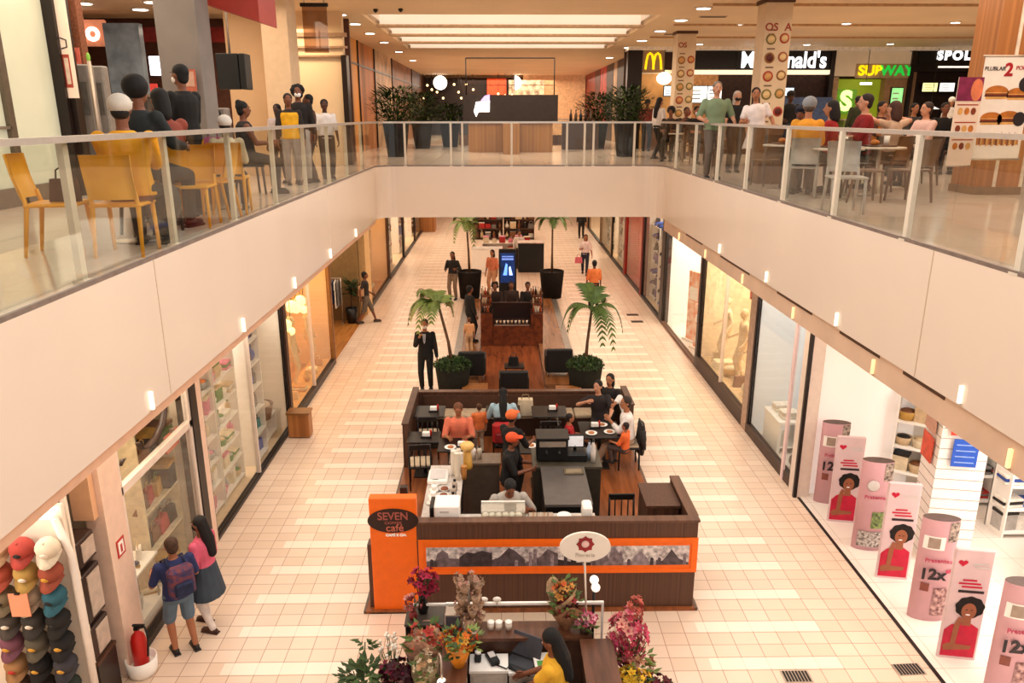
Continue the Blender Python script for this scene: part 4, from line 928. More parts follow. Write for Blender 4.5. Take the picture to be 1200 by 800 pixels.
def cafe_table(label, loc, w=.6, d=.6, m=DARK, h=.74):
    t = thing('cafe_table', label, 'table', loc)
    b = MB(); b.cb((0, 0, h-.015), (w, d, .03), m, bev=.006); b.build('tabletop', t)
    b = MB(); b.tube([(0, 0, .02), (0, 0, h-.03)], .035, DARK, 8); b.build('column', t)
    b = MB(); b.cb((0, 0, .012), (.4, .4, .024), DARK, bev=.006); b.build('foot', t)
    return t
ch = dark_chair('dark cafe chair pulled up beside the brown waiter station', (1.85, 10.35, CF), PI*1.0)
dc = [('dark slat back chair nearest the half wall at the table by the straw dispensers', (-1.45, 12.7, CF), .1), ('dark slat back chair at the end table by the cafe back wall', (-1.42, 14.0, CF), 0.05), ('empty dark chair at the middle table facing the cafe back wall', (.95, 13.75, CF), 0),
      ('dark chair the man in the white shirt sits on', (2.42, 13.45, CF), PI/2), ('dark chair on the inner side of the family table', (1.32, 13.5, CF), -PI/2), ('chair under the diner in the salmon shirt', (-.78, 13.35, CF), PI), ('dark chair carrying the red backpack at the back of the cafe', (.05, 13.95, CF), 0)]
for l, p, r in dc: copy_tree(ch, None, p, r, l)
for l, p, w, d in [('dark cafe table before the diner in the salmon shirt', (-.78, 12.85, CF), .7, .6), ('dark cafe table at the left end below the back wall', (-1.42, 14.5, CF), .6, .6), ('dark cafe table before the woman with long black hair', (.05, 14.5, CF), .7, .6), ('dark cafe table on the right of the back bench', (.98, 14.45, CF), .7, .6), ('dark cafe table the family on the right sits round', (1.88, 13.5, CF), .75, .8), ('dark cafe table by the chair nearest the half wall', (-1.42, 13.2, CF), .6, .5), ('small dark table beside the brown waiter station', (1.85, 9.75, CF), .5, .45), ('dark table between the staff and the back bench', (.75, 12.75, CF), .9, .6)]: cafe_table(l, p, w, d)
# napkin sets on tables
def napkin(label, loc):
    t = thing('condiment_set', label, 'condiments', loc); b = MB(); b.cb((0, 0, .05), (.14, .08, .1), PUREW, bev=.01); b.build('napkins', t); b = MB(); b.cb((0, 0, .012), (.2, .12, .024), DARK); b.build('tray', t)
    b = MB(); b.lathe([(.02, .02), (.02, .12), (.01, .14)], RED, (.085, 0, 0), 8); b.build('bottle', t)
for l, p in [('napkin set on the table before the salmon shirt', (-.7, 12.75, CF+.74)), ('napkin set on the end table under the back wall', (-1.35, 14.5, CF+.74)), ('napkin set on the middle table by the back bench', (.15, 14.55, CF+.74)), ('napkin set on the table beside the empty chair', (1.05, 14.5, CF+.74)), ('napkin set on the table by the half wall', (-1.38, 13.2, CF+.74)), ('napkin set on the family table', (1.8, 13.6, CF+.74))]: napkin(l, p)
for k, (x, y) in enumerate([(1.7, 13.3), (2.05, 13.35), (1.95, 13.7), (-.9, 12.7), (.55, 12.75), (.95, 12.7)]):
    b = MB(); b.lathe([(.05, 0), (.11, .015), (.11, .02), (.05, .008)], PUREW, n=16); b.ell((0, 0, .02), (.06, .06, .02), mat('#c07a4a', .7), 10, 5); tag(b.build('plate', None, (x, y, CF+.74)), 'white plate with food, %s' % ['near the front edge of the family table', 'by the white shirt man on the family table', 'at the far side of the family table', 'before the man in the salmon shirt', 'on the wide dark table, aisle side', 'on the wide dark table, wall side'][k], 'plate')
# back walls and bench
bw = thing('partition', 'low brown slatted partition closing the back of the cafe', 'partition', (0, 15.55, 0)); b = MB(); b.box(-1.86, 2.68, -.06, .06, 0, .8, BROWN); b.build('panel', bw); b = MB(); b.box(-1.88, 2.7, -.075, .075, .8, .83, mat('#6a4836', .4, kind='wood', scale=12, hx2='#553728')); b.build('cap', bw)
bw = thing('partition', 'low brown half wall at the side of the cafe tables', 'partition', (-1.8, 14.2, 0)); b = MB(); b.box(-.05, .05, -.75, 1.28, 0, .92, BROWN); b.build('panel', bw); b = MB(); b.box(-.065, .065, -.77, 1.28, .92, .945, BROWNH); b.build('cap', bw)
bw = thing('partition', 'short brown return wall behind the family table', 'partition', (2.63, 14.9, 0)); b = MB(); b.box(-.05, .05, -.5, .58, 0, .92, BROWN); b.build('panel', bw); b = MB(); b.box(-.065, .065, -.52, .58, .92, .945, BROWNH); b.build('cap', bw)
bn = thing('bench', 'long bench with pale seat pads along the cafe back partition', 'bench', (.35, 15.11, CF)); b = MB(); b.box(-2.0, 2.0, -.2, .3, 0, .38, mat('#3a241a', .5)); b.build('base', bn)
for k in range(5): b = MB(); b.cb((-1.6+k*.8, .03, .42), (.78, .46, .08), mat('#b8a084', .8), bev=.02); b.build('seat_pad', bn)
b = MB(); b.box(-2.0, 2.0, .3, .34, .38, .72, mat('#4a2f22', .5)); b.build('backrest', bn)
t = thing('backpack', 'red and dark red backpack hung on the chair of the woman with long black hair', 'bag', (.05, 13.65, CF+.42)); b = MB(); b.cb((0, 0, .2), (.42, .16, .42), mat('#b3201e', .7), bev=.05); b.build('body', t); b = MB(); b.cb((0, -.1, .13), (.3, .07, .2), mat('#7c1416', .7), bev=.03); b.build('pocket', t)
b = MB(); b.tube([(-.05, .02, .42), (0, .02, .47), (.05, .02, .42)], .012, BLACK, 6); b.build('handle', t)
t = thing('tote_bag', 'beige shopping bag on the bench beside the woman with long black hair', 'bag', (.52, 14.95, CF+.47)); b = MB(); b.prism([(-.17, -.08, 0), (.17, -.08, 0), (.15, -.06, .34), (-.15, -.06, .34)], (0, .16, 0), mat('#d8c6a8', .8)); b.build('body', t); b = MB(); b.tube([(-.08, 0, .33), (-.06, 0, .44), (.06, 0, .44), (.08, 0, .33)], .01, mat('#a88a60', .7), 6); b.build('handle', t)
t = thing('jacket', 'dark jacket slung over the chair of the man in the white shirt', 'jacket', (2.66, 13.45, CF+.3)); b = MB(); b.tube([(0, 0, .0), (.02, 0, .3), (0, 0, .58)], [.2, .24, .17], mat('#2c2623', .8), 12, flat=.35); b.build('body', t); b = MB(); b.tube([(0, -.2, .5), (.02, -.26, .15)], [.06, .045], mat('#2c2623', .8), 8); b.build('sleeve', t)

# ------------------------------------------------------------------ palms and planters
LEAF = mat('#536d2c', .5, var=.25); LEAF2 = mat('#7d8f45', .5, var=.25); LEAFD = mat('#3a5420', .6, var=.3); TRUNK = mat('#6b4a30', .8, var=.25, scale=20)
POT = mat('#1f1813', .85, var=.12, spec=.12); POTG = mat('#24211a', .85, var=.12, spec=.12)
def frond(b, a, L_, up, droop, m, lw=.16, nl=15):
    """one arching frond starting at the origin, direction a"""
    d = V((math.cos(a), math.sin(a), 0)); s = V((-math.sin(a), math.cos(a), 0))
    P = []
    for i in range(nl+1):
        t = i/nl
        P.append(d*(L_*t*(1-.22*t*t)) + V((0, 0, up*math.sin(t*PI*.62) - droop*t**2.6)))
    b.tube(P, [.016*(1-.8*i/nl) for i in range(nl+1)], m, 5)
    for i in range(2, nl+1):
        t = i/nl; p = P[i]; tg = (P[min(i+1, nl)]-P[i-1]).normalized()
        ll = lw*math.sin(PI*(.12+.8*t))**.7*1.45
        for sg in (-1, 1):
            q = p + (s*sg*.82 + tg*.55 + V((0, 0, -.28))).normalized()*ll
            wv = tg*.032
            mid = (p+q)/2 + V((0, 0, .018))
            b.add([p-wv, mid-wv*1.1, q, mid+wv*1.1, p+wv], [(0, 1, 2, 3, 4)], m)
def palm(label, loc, ht, fr, lab2, m=LEAF, pot=(.33, .42, .8), lean=(0, 0), bush=True):
    t = thing('potted_palm', label, 'potted palm', loc)
    r0, r1, h = pot
    b = MB(); b.lathe([(r0, 0), (r1, h), (r1-.04, h), (r1-.05, h-.06)], POTG if bush else POT, n=24); b.build('pot', t)
    b = MB(); b.lathe([(r1-.05, h-.08), (.02, h-.05)], mat('#2a1d14', .9), n=18); b.build('soil', t)
    b = MB(); b.tube([(0, 0, h-.1), (lean[0]*.3, lean[1]*.3, h+(ht-h)*.4), (lean[0], lean[1], ht)], [.05, .035, .03], TRUNK, 8); b.tube([(lean[0], lean[1], ht-.05), (lean[0], lean[1], ht+.12)], [.05, .02], m, 8); b.build('trunk', t)
    for a, L_, up, dr in fr:
        b = MB(); frond(b, a, L_, up, dr, m, .17+.05*L_); b.build('frond', t, (lean[0], lean[1], ht))
    if bush:
        b = MB()
        for k in range(900):
            a = rnd(0, 2*PI); rr = (r1+.03)*math.sqrt(rnd(0, 1)); z = h-.03 + .15*(1-(rr/r1)**2) + rnd(0, .1)
            p = V((rr*math.cos(a), rr*math.sin(a), z)); q = V((rnd(-.05, .05), rnd(-.05, .05), rnd(.02, .07))); s_ = V((rnd(-.035, .035), rnd(-.035, .035), rnd(-.01, .02)))
            b.add([p-s_, p+q*.5-s_*.4, p+q, p+s_], [(0, 1, 2, 3)], LEAFD)
        o = b.build('ground_cover', t); o['kind'] = 'stuff'
    return t
D = math.radians
palm('potted palm with pale shaggy crown in a round planter beside the suited man', (-1.13, 17.35, 0), 2.28, [(D(a), L_, u, d) for a, L_, u, d in [(170, .95, .3, .75), (200, .85, .25, .5), (140, .7, .42, .3), (100, .6, .4, .4), (60, .5, .3, .35), (255, .65, .3, .55), (20, .45, .25, .5), (185, .6, .45, .2), (225, .8, .3, .8)]], '', LEAF2, lean=(-.3, .0))
palm('potted palm with long drooping fronds in a round dark planter behind the cafe', (2.02, 17.35, 0), 2.2, [(D(a), L_, u, d) for a, L_, u, d in [(175, .9, .25, .75), (2, .95, .25, .8), (-50, .9, .2, 1.0), (110, .6, .55, .1), (70, .6, .5, .15), (195, .75, .22, .7), (-70, .75, .2, .9), (40, .5, .4, .3)]], '', LEAF, lean=(.12, .0))
palm('farther potted palm with a pale yellow green crown in a tapered dark pot', (-1.12, 27.9, 0), 2.75, [(D(a), L_*1.15, u, d) for a, L_, u, d in [(180, .8, .2, .55), (5, .6, .2, .5), (-90, .6, .25, .4), (90, .7, .4, .3), (150, .6, .4, .3), (215, .6, .2, .8), (40, .5, .4, .3), (-60, .6, .2, .9)]], '', LEAF2, (.36, .45, 1.0), (-.08, 0), False)
palm('farther potted palm with full green crown in a tapered pot by the black counter', (1.92, 27.9, 0), 2.85, [(D(a), L_*1.15, u, d) for a, L_, u, d in [(180, .75, .25, .4), (0, .75, .25, .35), (-90, .6, .25, .4), (60, .7, .45, .2), (120, .7, .45, .2), (200, .6, .25, .5), (-30, .6, .25, .5), (90, .5, .5, .1)]], '', LEAF, (.36, .45, 1.0), (0, 0), False)

# ------------------------------------------------------------------ lounge deck and bar kiosk
b = MB(); b.box(-.56, 1.1, 15.75, 26.9, 0, .05, mat('#8e4c28', .25, kind='wood', scale=10, hx2='#683216')); b.box(-1.1, -.58, 17.9, 27.2, 0, .12, mat('#8a5a36', .25, kind='wood', scale=8, hx2='#6d4224')); b.box(1.12, 1.85, 17.9, 27.2, 0, .12, mat('#8a5a36', .25, kind='wood', scale=8, hx2='#6d4224'))
GRM = mat('#8f857c', .3, .6); b.box(-1.3, -1.1, 17.9, 27.2, 0, .1, GRM); b.box(1.85, 2.05, 17.9, 27.2, 0, .1, GRM); o = b.build('deck_floor'); o['kind'] = 'structure'
def armchair(label, loc, rz):
    t = thing('armchair', label, 'armchair', loc, rz); U_ = mat('#15110f', .55)
    b = MB(); b.cb((0, .02, .25), (.5, .55, .2), U_, bev=.03); b.build('seat', t)
    b = MB(); b.cb((0, -.29, .42), (.66, .14, .62), U_, bev=.03); b.build('backrest', t)
    for s in (-.29, .29): b = MB(); b.cb((s, .0, .34), (.13, .6, .44), U_, bev=.03); b.build('armrest', t)
    for x, y in ((-.28, -.28), (.28, -.28), (-.28, .26), (.28, .26)): b = MB(); b.cyl((x, y, 0), .025, .13, STEEL, n=8); b.build('foot', t)
    return t
ac = armchair('black cube armchair on the red brown deck nearest the cafe', (.32, 17.3, .05), 0)
copy_tree(ac, None, (-.72, 18.6, .12), 0, 'black cube armchair on the deck beside the shaggy palm')
copy_tree(ac, None, (1.5, 18.8, .12), 0, 'black cube armchair on the deck beside the drooping palm')
t = thing('side_table', 'small dark side table with a bag behind the armchair nearest the cafe', 'table', (.35, 18.3, .05)); b = MB(); b.cb((0, 0, .43), (.5, .4, .04), DARK, bev=.005); b.build('tabletop', t)
for x, y in ((-.2, -.15), (.2, -.15), (-.2, .15), (.2, .15)): b = MB(); b.cyl((x, y, 0), .018, .41, DARK, n=6); b.build('leg', t)
b = prod_bm('bag', .34, BLACK, DARK); tag(b.build('handbag', None, (.33, 18.3, .5)), 'black handbag on the small side table of the deck', 'bag')
for k, (x, y) in enumerate([(-.85, 16.9), (1.35, 16.7)]):
    t = thing('coffee_table', 'low wooden slatted table beside the planter of the %s palm' % ['shaggy', 'drooping'][k], 'table', (x+.25, y+.2, 0)); b = MB()
    for i in range(4): b.box(-.3, .3, -.25+i*.13, -.14+i*.13, .32, .36, WOODOR)
    b.build('slatted_top', t)
    for sx in (-.25, .25): b = MB(); b.box(sx-.03, sx+.03, -.22, .22, 0, .32, BROWNH); b.build('leg', t)
BARW = mat('#74391c', .35, kind='wood', scale=9, hx2='#4a200f')
kb = thing('bar_kiosk', 'dark reddish wood bar kiosk with side towers on the lounge deck', 'kiosk', (.34, 21.9, .05))
b = MB(); b.box(-.55, .56, -.45, -.3, 0, .62, BARW); b.build('front_panel', kb)
b = MB(); b.box(-.56, .57, -.5, .3, .62, .66, mat('#3b2016', .3)); b.build('worktop', kb); b = MB(); b.box(-.5, .5, -.505, -.5, .625, .655, STEEL); b.build('edge_strip', kb)
for s in (-1, 1):
    b = MB(); b.box(s*.73-.17, s*.73+.17, -.45, .3, 0, .95, BARW); tw_ = b.build('tower', kb)
    b = MB()
    for z in (1.2, 1.45): b.box(s*.73-.17, s*.73+.17, -.4, .3, z-.012, z+.012, BARW)
    b.build('shelf', tw_)
    for x, y in ((-.155, -.39), (.155, -.39), (-.155, .29), (.155, .29)): b = MB(); b.cb((s*.73+x, y, 1.25), (.03, .03, .62), DARK); b.build('corner_post', tw_)
b = MB(); b.box(-.56, .57, .28, .4, .0, 1.12, mat('#2a120a', .4)); b.build('back_panel', kb)
for i in range(3): b = MB(); b.box(-.5, .5, -.28, .25, .15+i*.16, .165+i*.16, BARW); b.build('inner_shelf', kb)
k = 0
for s in (-1, 1):
    for z in (.95, 1.21, 1.46):
        for i in range(4):
            c = random.choice(['#d8c0a0', '#6a3a20', '#e8e0d0', '#2a2018', '#a84a28']); h = rnd(.16, .24)
            b = MB(); b.lathe([(.03, 0), (.032, h*.6), (.012, h*.8), (.014, h)], mat(c, .25), n=9); b.lathe([(.016, h), (.014, h+.015)], DARK, n=8)
            tag(b.build('bottle', None, (.34+s*.73-.11+i*.073, 21.7, .05+z+.002+(.012 if z > 1 else 0))), 'bottle, %s along the %s tier of the %s tower of the bar kiosk' % (ORD[i], {.95: 'lowest', 1.21: 'middle', 1.46: 'upper'}[z], 'palm side' if s > 0 else 'walker side'), 'bottle', 'bottles on the bar kiosk'); k += 1
for i in range(9):
    b = MB(); b.lathe([(.025, 0), (.035, .09), (.033, .09), (.02, .01)], mat(['#e8d8c0', '#c9a884', '#efe6da'][i % 3], .3), n=10); b.lathe([(.03, .088), (.01, .092)], mat('#6a4a30', .5), n=10)
    tag(b.build('glass_cup', None, (-.1+i*.11, 21.55, .71)), 'small pale cup, %s along the worktop of the bar kiosk' % ORD[i], 'cup', 'cups on the bar kiosk worktop')
def stool(label, loc):
    t = thing('bar_stool', label, 'stool', loc); b = MB(); b.lathe([(.16, .68), (.18, .7), (.17, .74)], DARK, n=14); b.build('seat', t); b = MB(); b.cyl((0, 0, .03), .02, .66, STEEL, n=8); b.build('column', t); b = MB(); b.lathe([(.2, 0), (.19, .02), (.02, .035)], STEEL, n=14); b.build('base', t); return t
for k, (x, y) in enumerate([(-.15, 23.0), (.35, 23.1), (.85, 23.0)]): stool('dark bar stool behind the bar kiosk, %s of three from the walker side' % ORD[k], (x, y, .05))
# digital totem, counters behind
dt = thing('digital_totem', 'tall black advertising screen showing blue light behind the bar kiosk', 'screen', (.27, 26.6, 0)); b = MB(); b.cb((0, 0, 1.03), (.62, .16, 2.0), BLACK, bev=.02); b.build('body', dt); b = MB(); b.box(-.25, .25, -.085, -.08, .85, 1.9, mat('#101830', .3, emit=.6, hx2='#1c3a7a', scale=2)); b.build('screen', dt)
b = MB(); b.prism([(-.16, -.09, 1.12), (-.02, -.09, 1.12), (.0, -.09, 1.5), (-.06, -.09, 1.55)], (0, .002, 0), mat('#5a8af0', .4, emit=2.5)); b.prism([(.06, -.09, 1.12), (.18, -.09, 1.12), (.1, -.09, 1.45), (.04, -.09, 1.4)], (0, .002, 0), mat('#9ab8ff', .4, emit=2.5)); b.box(-.2, .2, -.09, -.088, 1.66, 1.72, mat('#7a9af0', .4, emit=1)); b.box(-.2, .2, -.09, -.088, 1.76, 1.8, mat('#7a9af0', .4, emit=1)); b.build('screen_image', dt)
b = MB(); b.cb((0, 0, .02), (.8, .4, .04), DARK, bev=.01); b.build('base', dt)
t = thing('kiosk_counter', 'black kiosk counter with pale goods between the far palms', 'counter', (1.34, 32.9, 0)); b = MB(); b.cb((0, 0, .63), (1.1, .6, 1.26), BLACK, bev=.02); b.build('body', t); b = MB(); b.cb((0, 0, 1.28), (1.16, .66, .04), mat('#d8c0b0', .4), bev=.005); b.build('worktop', t)
t = thing('kiosk_counter', 'white glossy kiosk counter beside the advertising screen', 'counter', (-.55, 32.9, 0)); b = MB(); b.cb((0, 0, .5), (1.3, .6, 1.0), PUREW, bev=.02); b.build('body', t); b = MB(); b.cb((0, 0, 1.02), (1.34, .64, .04), mat('#f8f2ea', .2), bev=.005); b.build('worktop', t)
sh = shelf_unit('shelf_unit', 'low display stand covered in red goods behind the advertising screen', 'shelf', (.3, 34.6, 0), 0, 2.2, .5, 1.0, 3, WHITE)
goods(sh, 'the red goods stand', 2.2, .5, 1.0, 3, range(3), .3, ['box', 'bag'], ['red', 'pink', 'orange', 'cream'], 6)
for k, x in enumerate((-.7, 1.0)):
    sh = shelf_unit('shelf_unit', 'tall dark shelf of mixed goods, %s half of the kiosk ending the arcade' % ['first', 'second'][k], 'shelf', (x+.05, 42, 0), 0, 1.65, .5, 2.6, 6, mat('#5a3a28', .5))
    goods(sh, 'the %s dark kiosk shelf' % ORD[k], 1.65, .5, 2.6, 6, range(6), .38, ['box', 'bottle', 'bag', 'vase'], ['beige', 'brown', 'white', 'red', 'grey', 'black'], 5)

# ------------------------------------------------------------------ flower stall
FW = mat('#6b4430', .4, kind='wood', scale=14, hx2='#4d2e1f')
def stall_counter(label, x0, x1, y0, y1, h=.97):
    t = thing('stall_counter', label, 'counter', ((x0+x1)/2, (y0+y1)/2, 0)); w_, d_ = (x1-x0)/2, (y1-y0)/2
    b = MB(); b.box(-w_, w_, -d_, d_, h-.04, h, FW); b.build('worktop', t)
    b = MB(); b.box(-w_+.03, w_-.03, -d_+.03, d_-.03, 0, h-.04, mat('#4a2e20', .5)); b.build('cabinet', t)
    return t
stall_counter('brown wooden back counter of the flower stall', -.42, 1.0, 7.2, 7.5)
stall_counter('brown wooden side counter beside the pink flower tower', .86, 1.22, 5.6, 7.18)
stall_counter('brown wooden side counter holding the amber lit bouquet', -.64, -.36, 5.8, 7.18)
t = thing('stall_cabinet', 'black tall cabinet at the corner of the flower stall under the crimson flowers', 'cabinet', (-.87, 7.55, 0)); b = MB(); b.cb((0, 0, .5), (.42, .34, 1.0), BLACK, bev=.008); b.build('body', t); b = MB(); b.cb((0, 0, 1.015), (.44, .36, .03), mat('#4c443c', .35), bev=.004); b.build('top', t)
# white framed screen
t = thing('screen_frame', 'white framed low clear screen along the back of the flower stall', 'screen', (0, 7.57, 0))
for x in (-.62, .86, 1.16): b = MB(); b.box(x-.012, x+.012, -.012, .012, 0, 1.16, PUREW); b.build('post', t)
b = MB(); b.box(-.63, 1.17, -.016, .016, 1.14, 1.17, PUREW); b.build('top_rail', t); b = MB(); b.box(-.6, 1.15, -.003, .003, .1, 1.14, GLASS); b.build('pane', t)
b = MB(); b.box(-1.05, -.62, -.012, .012, 1.14, 1.165, PUREW); b.build('side_rail', t)
# desk
def desk_unit(label, x0, x1, y0, y1, h, nd):
    t = thing('drawer_unit', label, 'drawer unit', ((x0+x1)/2, (y0+y1)/2, 0)); w_, d_ = (x1-x0)/2, (y1-y0)/2
    b = MB(); b.box(-w_, w_, -d_, d_, 0, h-.03, mat('#d8ccbf', .5)); b.build('body', t); b = MB(); b.box(-w_-.01, w_+.01, -d_-.02, d_, h-.03, h, PUREW); b.build('worktop', t)
    for k in range(nd):
        z = .08+k*(h-.14)/nd
        b = MB(); b.box(-w_+.02, w_-.02, -d_-.018, -d_, z, z+(h-.14)/nd-.02, mat('#c9bbae', .5)); dr = b.build('drawer', t)
        b = MB(); b.ell((0, -d_-.028, z+.1), .014, DARK, 8, 6); b.build('knob', dr)
desk_unit('pale drawer unit with white top left of the laptop in the flower stall', -.34, .06, 6.93, 7.19, .78, 3)
desk_unit('pale drawer unit with white top under the laptop in the flower stall', .08, .54, 6.93, 7.19, .75, 3)
t = thing('laptop', 'open dark laptop on the white desk of the flower stall', 'laptop', (.2, 7.04, .755), D(-30)); b = MB(); b.cb((0, 0, .01), (.36, .25, .02), DARK, bev=.004); b.build('base', t)
b = MB(); b.prism([(-.18, .12, .02), (.18, .12, .02), (.18, .2, .25), (-.18, .2, .25)], (0, .012, 0), mat('#4a4a52', .4)); b.build('lid', t)
b = MB(); b.box(-.15, .15, -.06, .09, .02, .023, mat('#3a3a40', .5)); b.build('keyboard', t)
t = thing('card_machine', 'black card machine and cable on the white drawer unit', 'card machine', (-.1, 7.08, .78), .4); b = MB(); b.cb((0, 0, .03), (.1, .2, .06), BLACK, bev=.01); b.build('body', t); b = MB(); b.box(-.035, .035, -.02, .07, .06, .064, GR); b.build('screen', t)
b = MB(); b.tube([(0, -.1, .02), (.08, -.2, .015), (.14, -.16, .015), (.16, -.28, .015)], .008, BLACK, 6); b.build('cable', t)
t = thing('tape_dispenser', 'small black tape dispenser on the white drawer unit', 'dispenser', (-.26, 7.12, .78)); b = MB(); b.cb((0, 0, .025), (.07, .16, .05), BLACK, bev=.01); b.build('body', t); b = MB(); b.lathe([(.035, -.015), (.035, .015)], PUREW, (0, .02, .06), 12); b.build('roll', t)
t = thing('document_tray', 'white paper stack beside the laptop on the flower stall desk', 'papers', (.44, 7.07, .755), .1); b = MB(); b.cb((0, 0, .02), (.18, .22, .04), PUREW); b.build('paper', t); b = MB(); b.box(-.06, .06, -.1, -.02, .04, .044, mat('#5aa04a', .5)); b.build('card', t)
for k, x in enumerate((.0, .09, .2)):
    b = MB(); b.lathe([(.035, 0), (.04, .09), (.038, .09), (.03, .01)], mat('#e8dccf', .3), n=12); b.lathe([(.04, .085), (.042, .1), (.02, .105)], PUREW, n=12); tag(b.build('cup', None, (-.12+x, 7.36, .97)), 'pale lidded cup, %s along the back counter of the flower stall' % ORD[k], 'cup')
for k, x in enumerate((-.2, -.05)):
    b = MB(); b.ell((0, 0, .03), (.05, .03, .03), mat('#efe6da', .4), 10, 6); b.tube([(0, -.02, .03), (0, -.05, .0), (0, 0, -.02)], .006, STEEL, 5); tag(b.build('clip_light', None, (x, 7.57, 1.18)), 'small pale clip on the rail of the flower stall screen, %s from the dried flowers' % ORD[k], 'clip')
# oval sign on pole
t = thing('pole_sign', 'white oval sign with a red ring emblem on a thin pole above the flower stall', 'sign', (.92, 7.42, 1.17))
b = MB(); b.prism([(.28*math.cos(2*PI*k/40), -.012, .8+.18*math.sin(2*PI*k/40)) for k in range(40)], (0, .03, 0), mat('#efe4d6', .4, var=.02)); b.build('plate', t)
b = MB(); b.tube([(.04, 0, -.2), (0, .005, .66)], .011, mat('#e6d6c4', .4), 8); b.lathe([(.06, 0), (.05, .015), (.012, .02)], STEEL, (.04, 0, -.2), 14); b.build('pole', t)
b = MB(); n = 24
vs = []
for k in range(n): a = 2*PI*k/n; r = .09+.012*math.cos(8*a); vs.append((r*math.cos(a), -.015, .84+r*math.sin(a)))
for k in range(n): a = 2*PI*k/n; vs.append((.042*math.cos(a), -.015, .84+.042*math.sin(a)))
b.add(vs, [(k, (k+1) % n, n+(k+1) % n, n+k) for k in range(n)], mat('#9c2a2c', .45, var=.15)); b.build('ring_emblem', t)
b = MB(); b.prism([(.036*math.cos(2*PI*k/16), -.016, .84+.036*math.sin(2*PI*k/16)) for k in range(16)], (0, .002, 0), mat('#f6c8c0', .5)); b.build('emblem_centre', t)
text('Floreria', .07, mat('#d0c0b0', .5), t, (0, -.014, .705), FRONT)
# flowers
def blossoms(b, c, r, n, cols, size=.03, sq=(1, 1, 1), seed=0):
    R_ = random.Random(seed)
    for k in range(n):
        while True:
            p = V((R_.uniform(-1, 1), R_.uniform(-1, 1), R_.uniform(-1, 1)))
            if .25 < p.length <= 1: break
        d = p.normalized(); p = V((p.x*r*sq[0], p.y*r*sq[1], p.z*r*sq[2]))+V(c)
        m = mat(R_.choice(cols), .7, var=.2); s_, u_ = frame_of(d)
        s = size*R_.uniform(.7, 1.3)
        for q in range(5):
            a = 2*PI*q/5; e = s_*math.cos(a)+u_*math.sin(a); f = s_*math.cos(a+.6)+u_*math.sin(a+.6); g = s_*math.cos(a-.6)+u_*math.sin(a-.6)
            b.add([p, p+g*s*.7+d*s*.35, p+e*s*1.15+d*s*.5, p+f*s*.7+d*s*.35], [(0, 1, 2, 3)], m)
        b.ell(p+d*s*.15, s*.3, mat(R_.choice(cols), .7, var=.3), 5, 4)
def leaves(b, c, r, n, m, L_=.12, sq=(1, 1, 1), seed=0, up=.3):
    R_ = random.Random(seed)
    for k in range(n):
        a = R_.uniform(0, 2*PI); z = R_.uniform(-.6, 1); rr = R_.uniform(.4, 1)
        p = V((rr*r*sq[0]*math.cos(a), rr*r*sq[1]*math.sin(a), z*r*sq[2]))+V(c)
        d = (V((math.cos(a), math.sin(a), R_.uniform(-.3, 1)*up+.1))).normalized(); s_, u_ = frame_of(d)
        w_ = L_*.22
        b.add([p, p+d*L_*.5+s_*w_+u_*.01, p+d*L_, p+d*L_*.5-s_*w_+u_*.01], [(0, 1, 2, 3)], m)
def stems(b, base, tops, m, r=.006):
    for t_ in tops: b.tube([base, (V(base)+V(t_))/2+V((rnd(-.02, .02), rnd(-.02, .02), 0)), t_], r, m, 5)
def ball_pts(c, r, n, seed, zmin=-.2):
    R_ = random.Random(seed); out = []
    while len(out) < n:
        p = V((R_.uniform(-1, 1), R_.uniform(-1, 1), R_.uniform(zmin, 1)))
        if p.length <= 1: out.append(tuple(V(c)+p*r))
    return out
# crimson flowers in dark vase
t = thing('flower_vase', 'crimson flowers in a dark vase on the black stall cabinet', 'flowers', (-.9, 7.6, 1.03)); b = MB(); b.lathe([(.05, 0), (.07, .08), (.045, .2), (.05, .22)], DARK, n=14); b.build('vase', t)
b = MB(); stems(b, (0, 0, .15), ball_pts((.02, 0, .4), .14, 10, 1), LEAFD); b.build('stem', t); b = MB(); blossoms(b, (.03, 0, .4), .17, 46, ['#8c0f2e', '#a8153a', '#6e0a24', '#b02048'], .045, (1.1, .8, .95), 3); b.build('blossoms', t)
t = thing('flower_vase', 'small dusty pink flowers beside the crimson ones on the black cabinet', 'flowers', (-1.0, 7.48, 1.03)); b = MB(); b.lathe([(.04, 0), (.05, .05), (.035, .1)], mat('#7a1c20', .4), n=12); b.build('vase', t); b = MB(); stems(b, (0, 0, .08), ball_pts((0, 0, .2), .08, 7, 4), LEAFD); b.build('stem', t); b = MB(); blossoms(b, (0, 0, .22), .1, 22, ['#b8605a', '#c98a80', '#9c3a40'], .035, seed=5); b.build('blossoms', t)
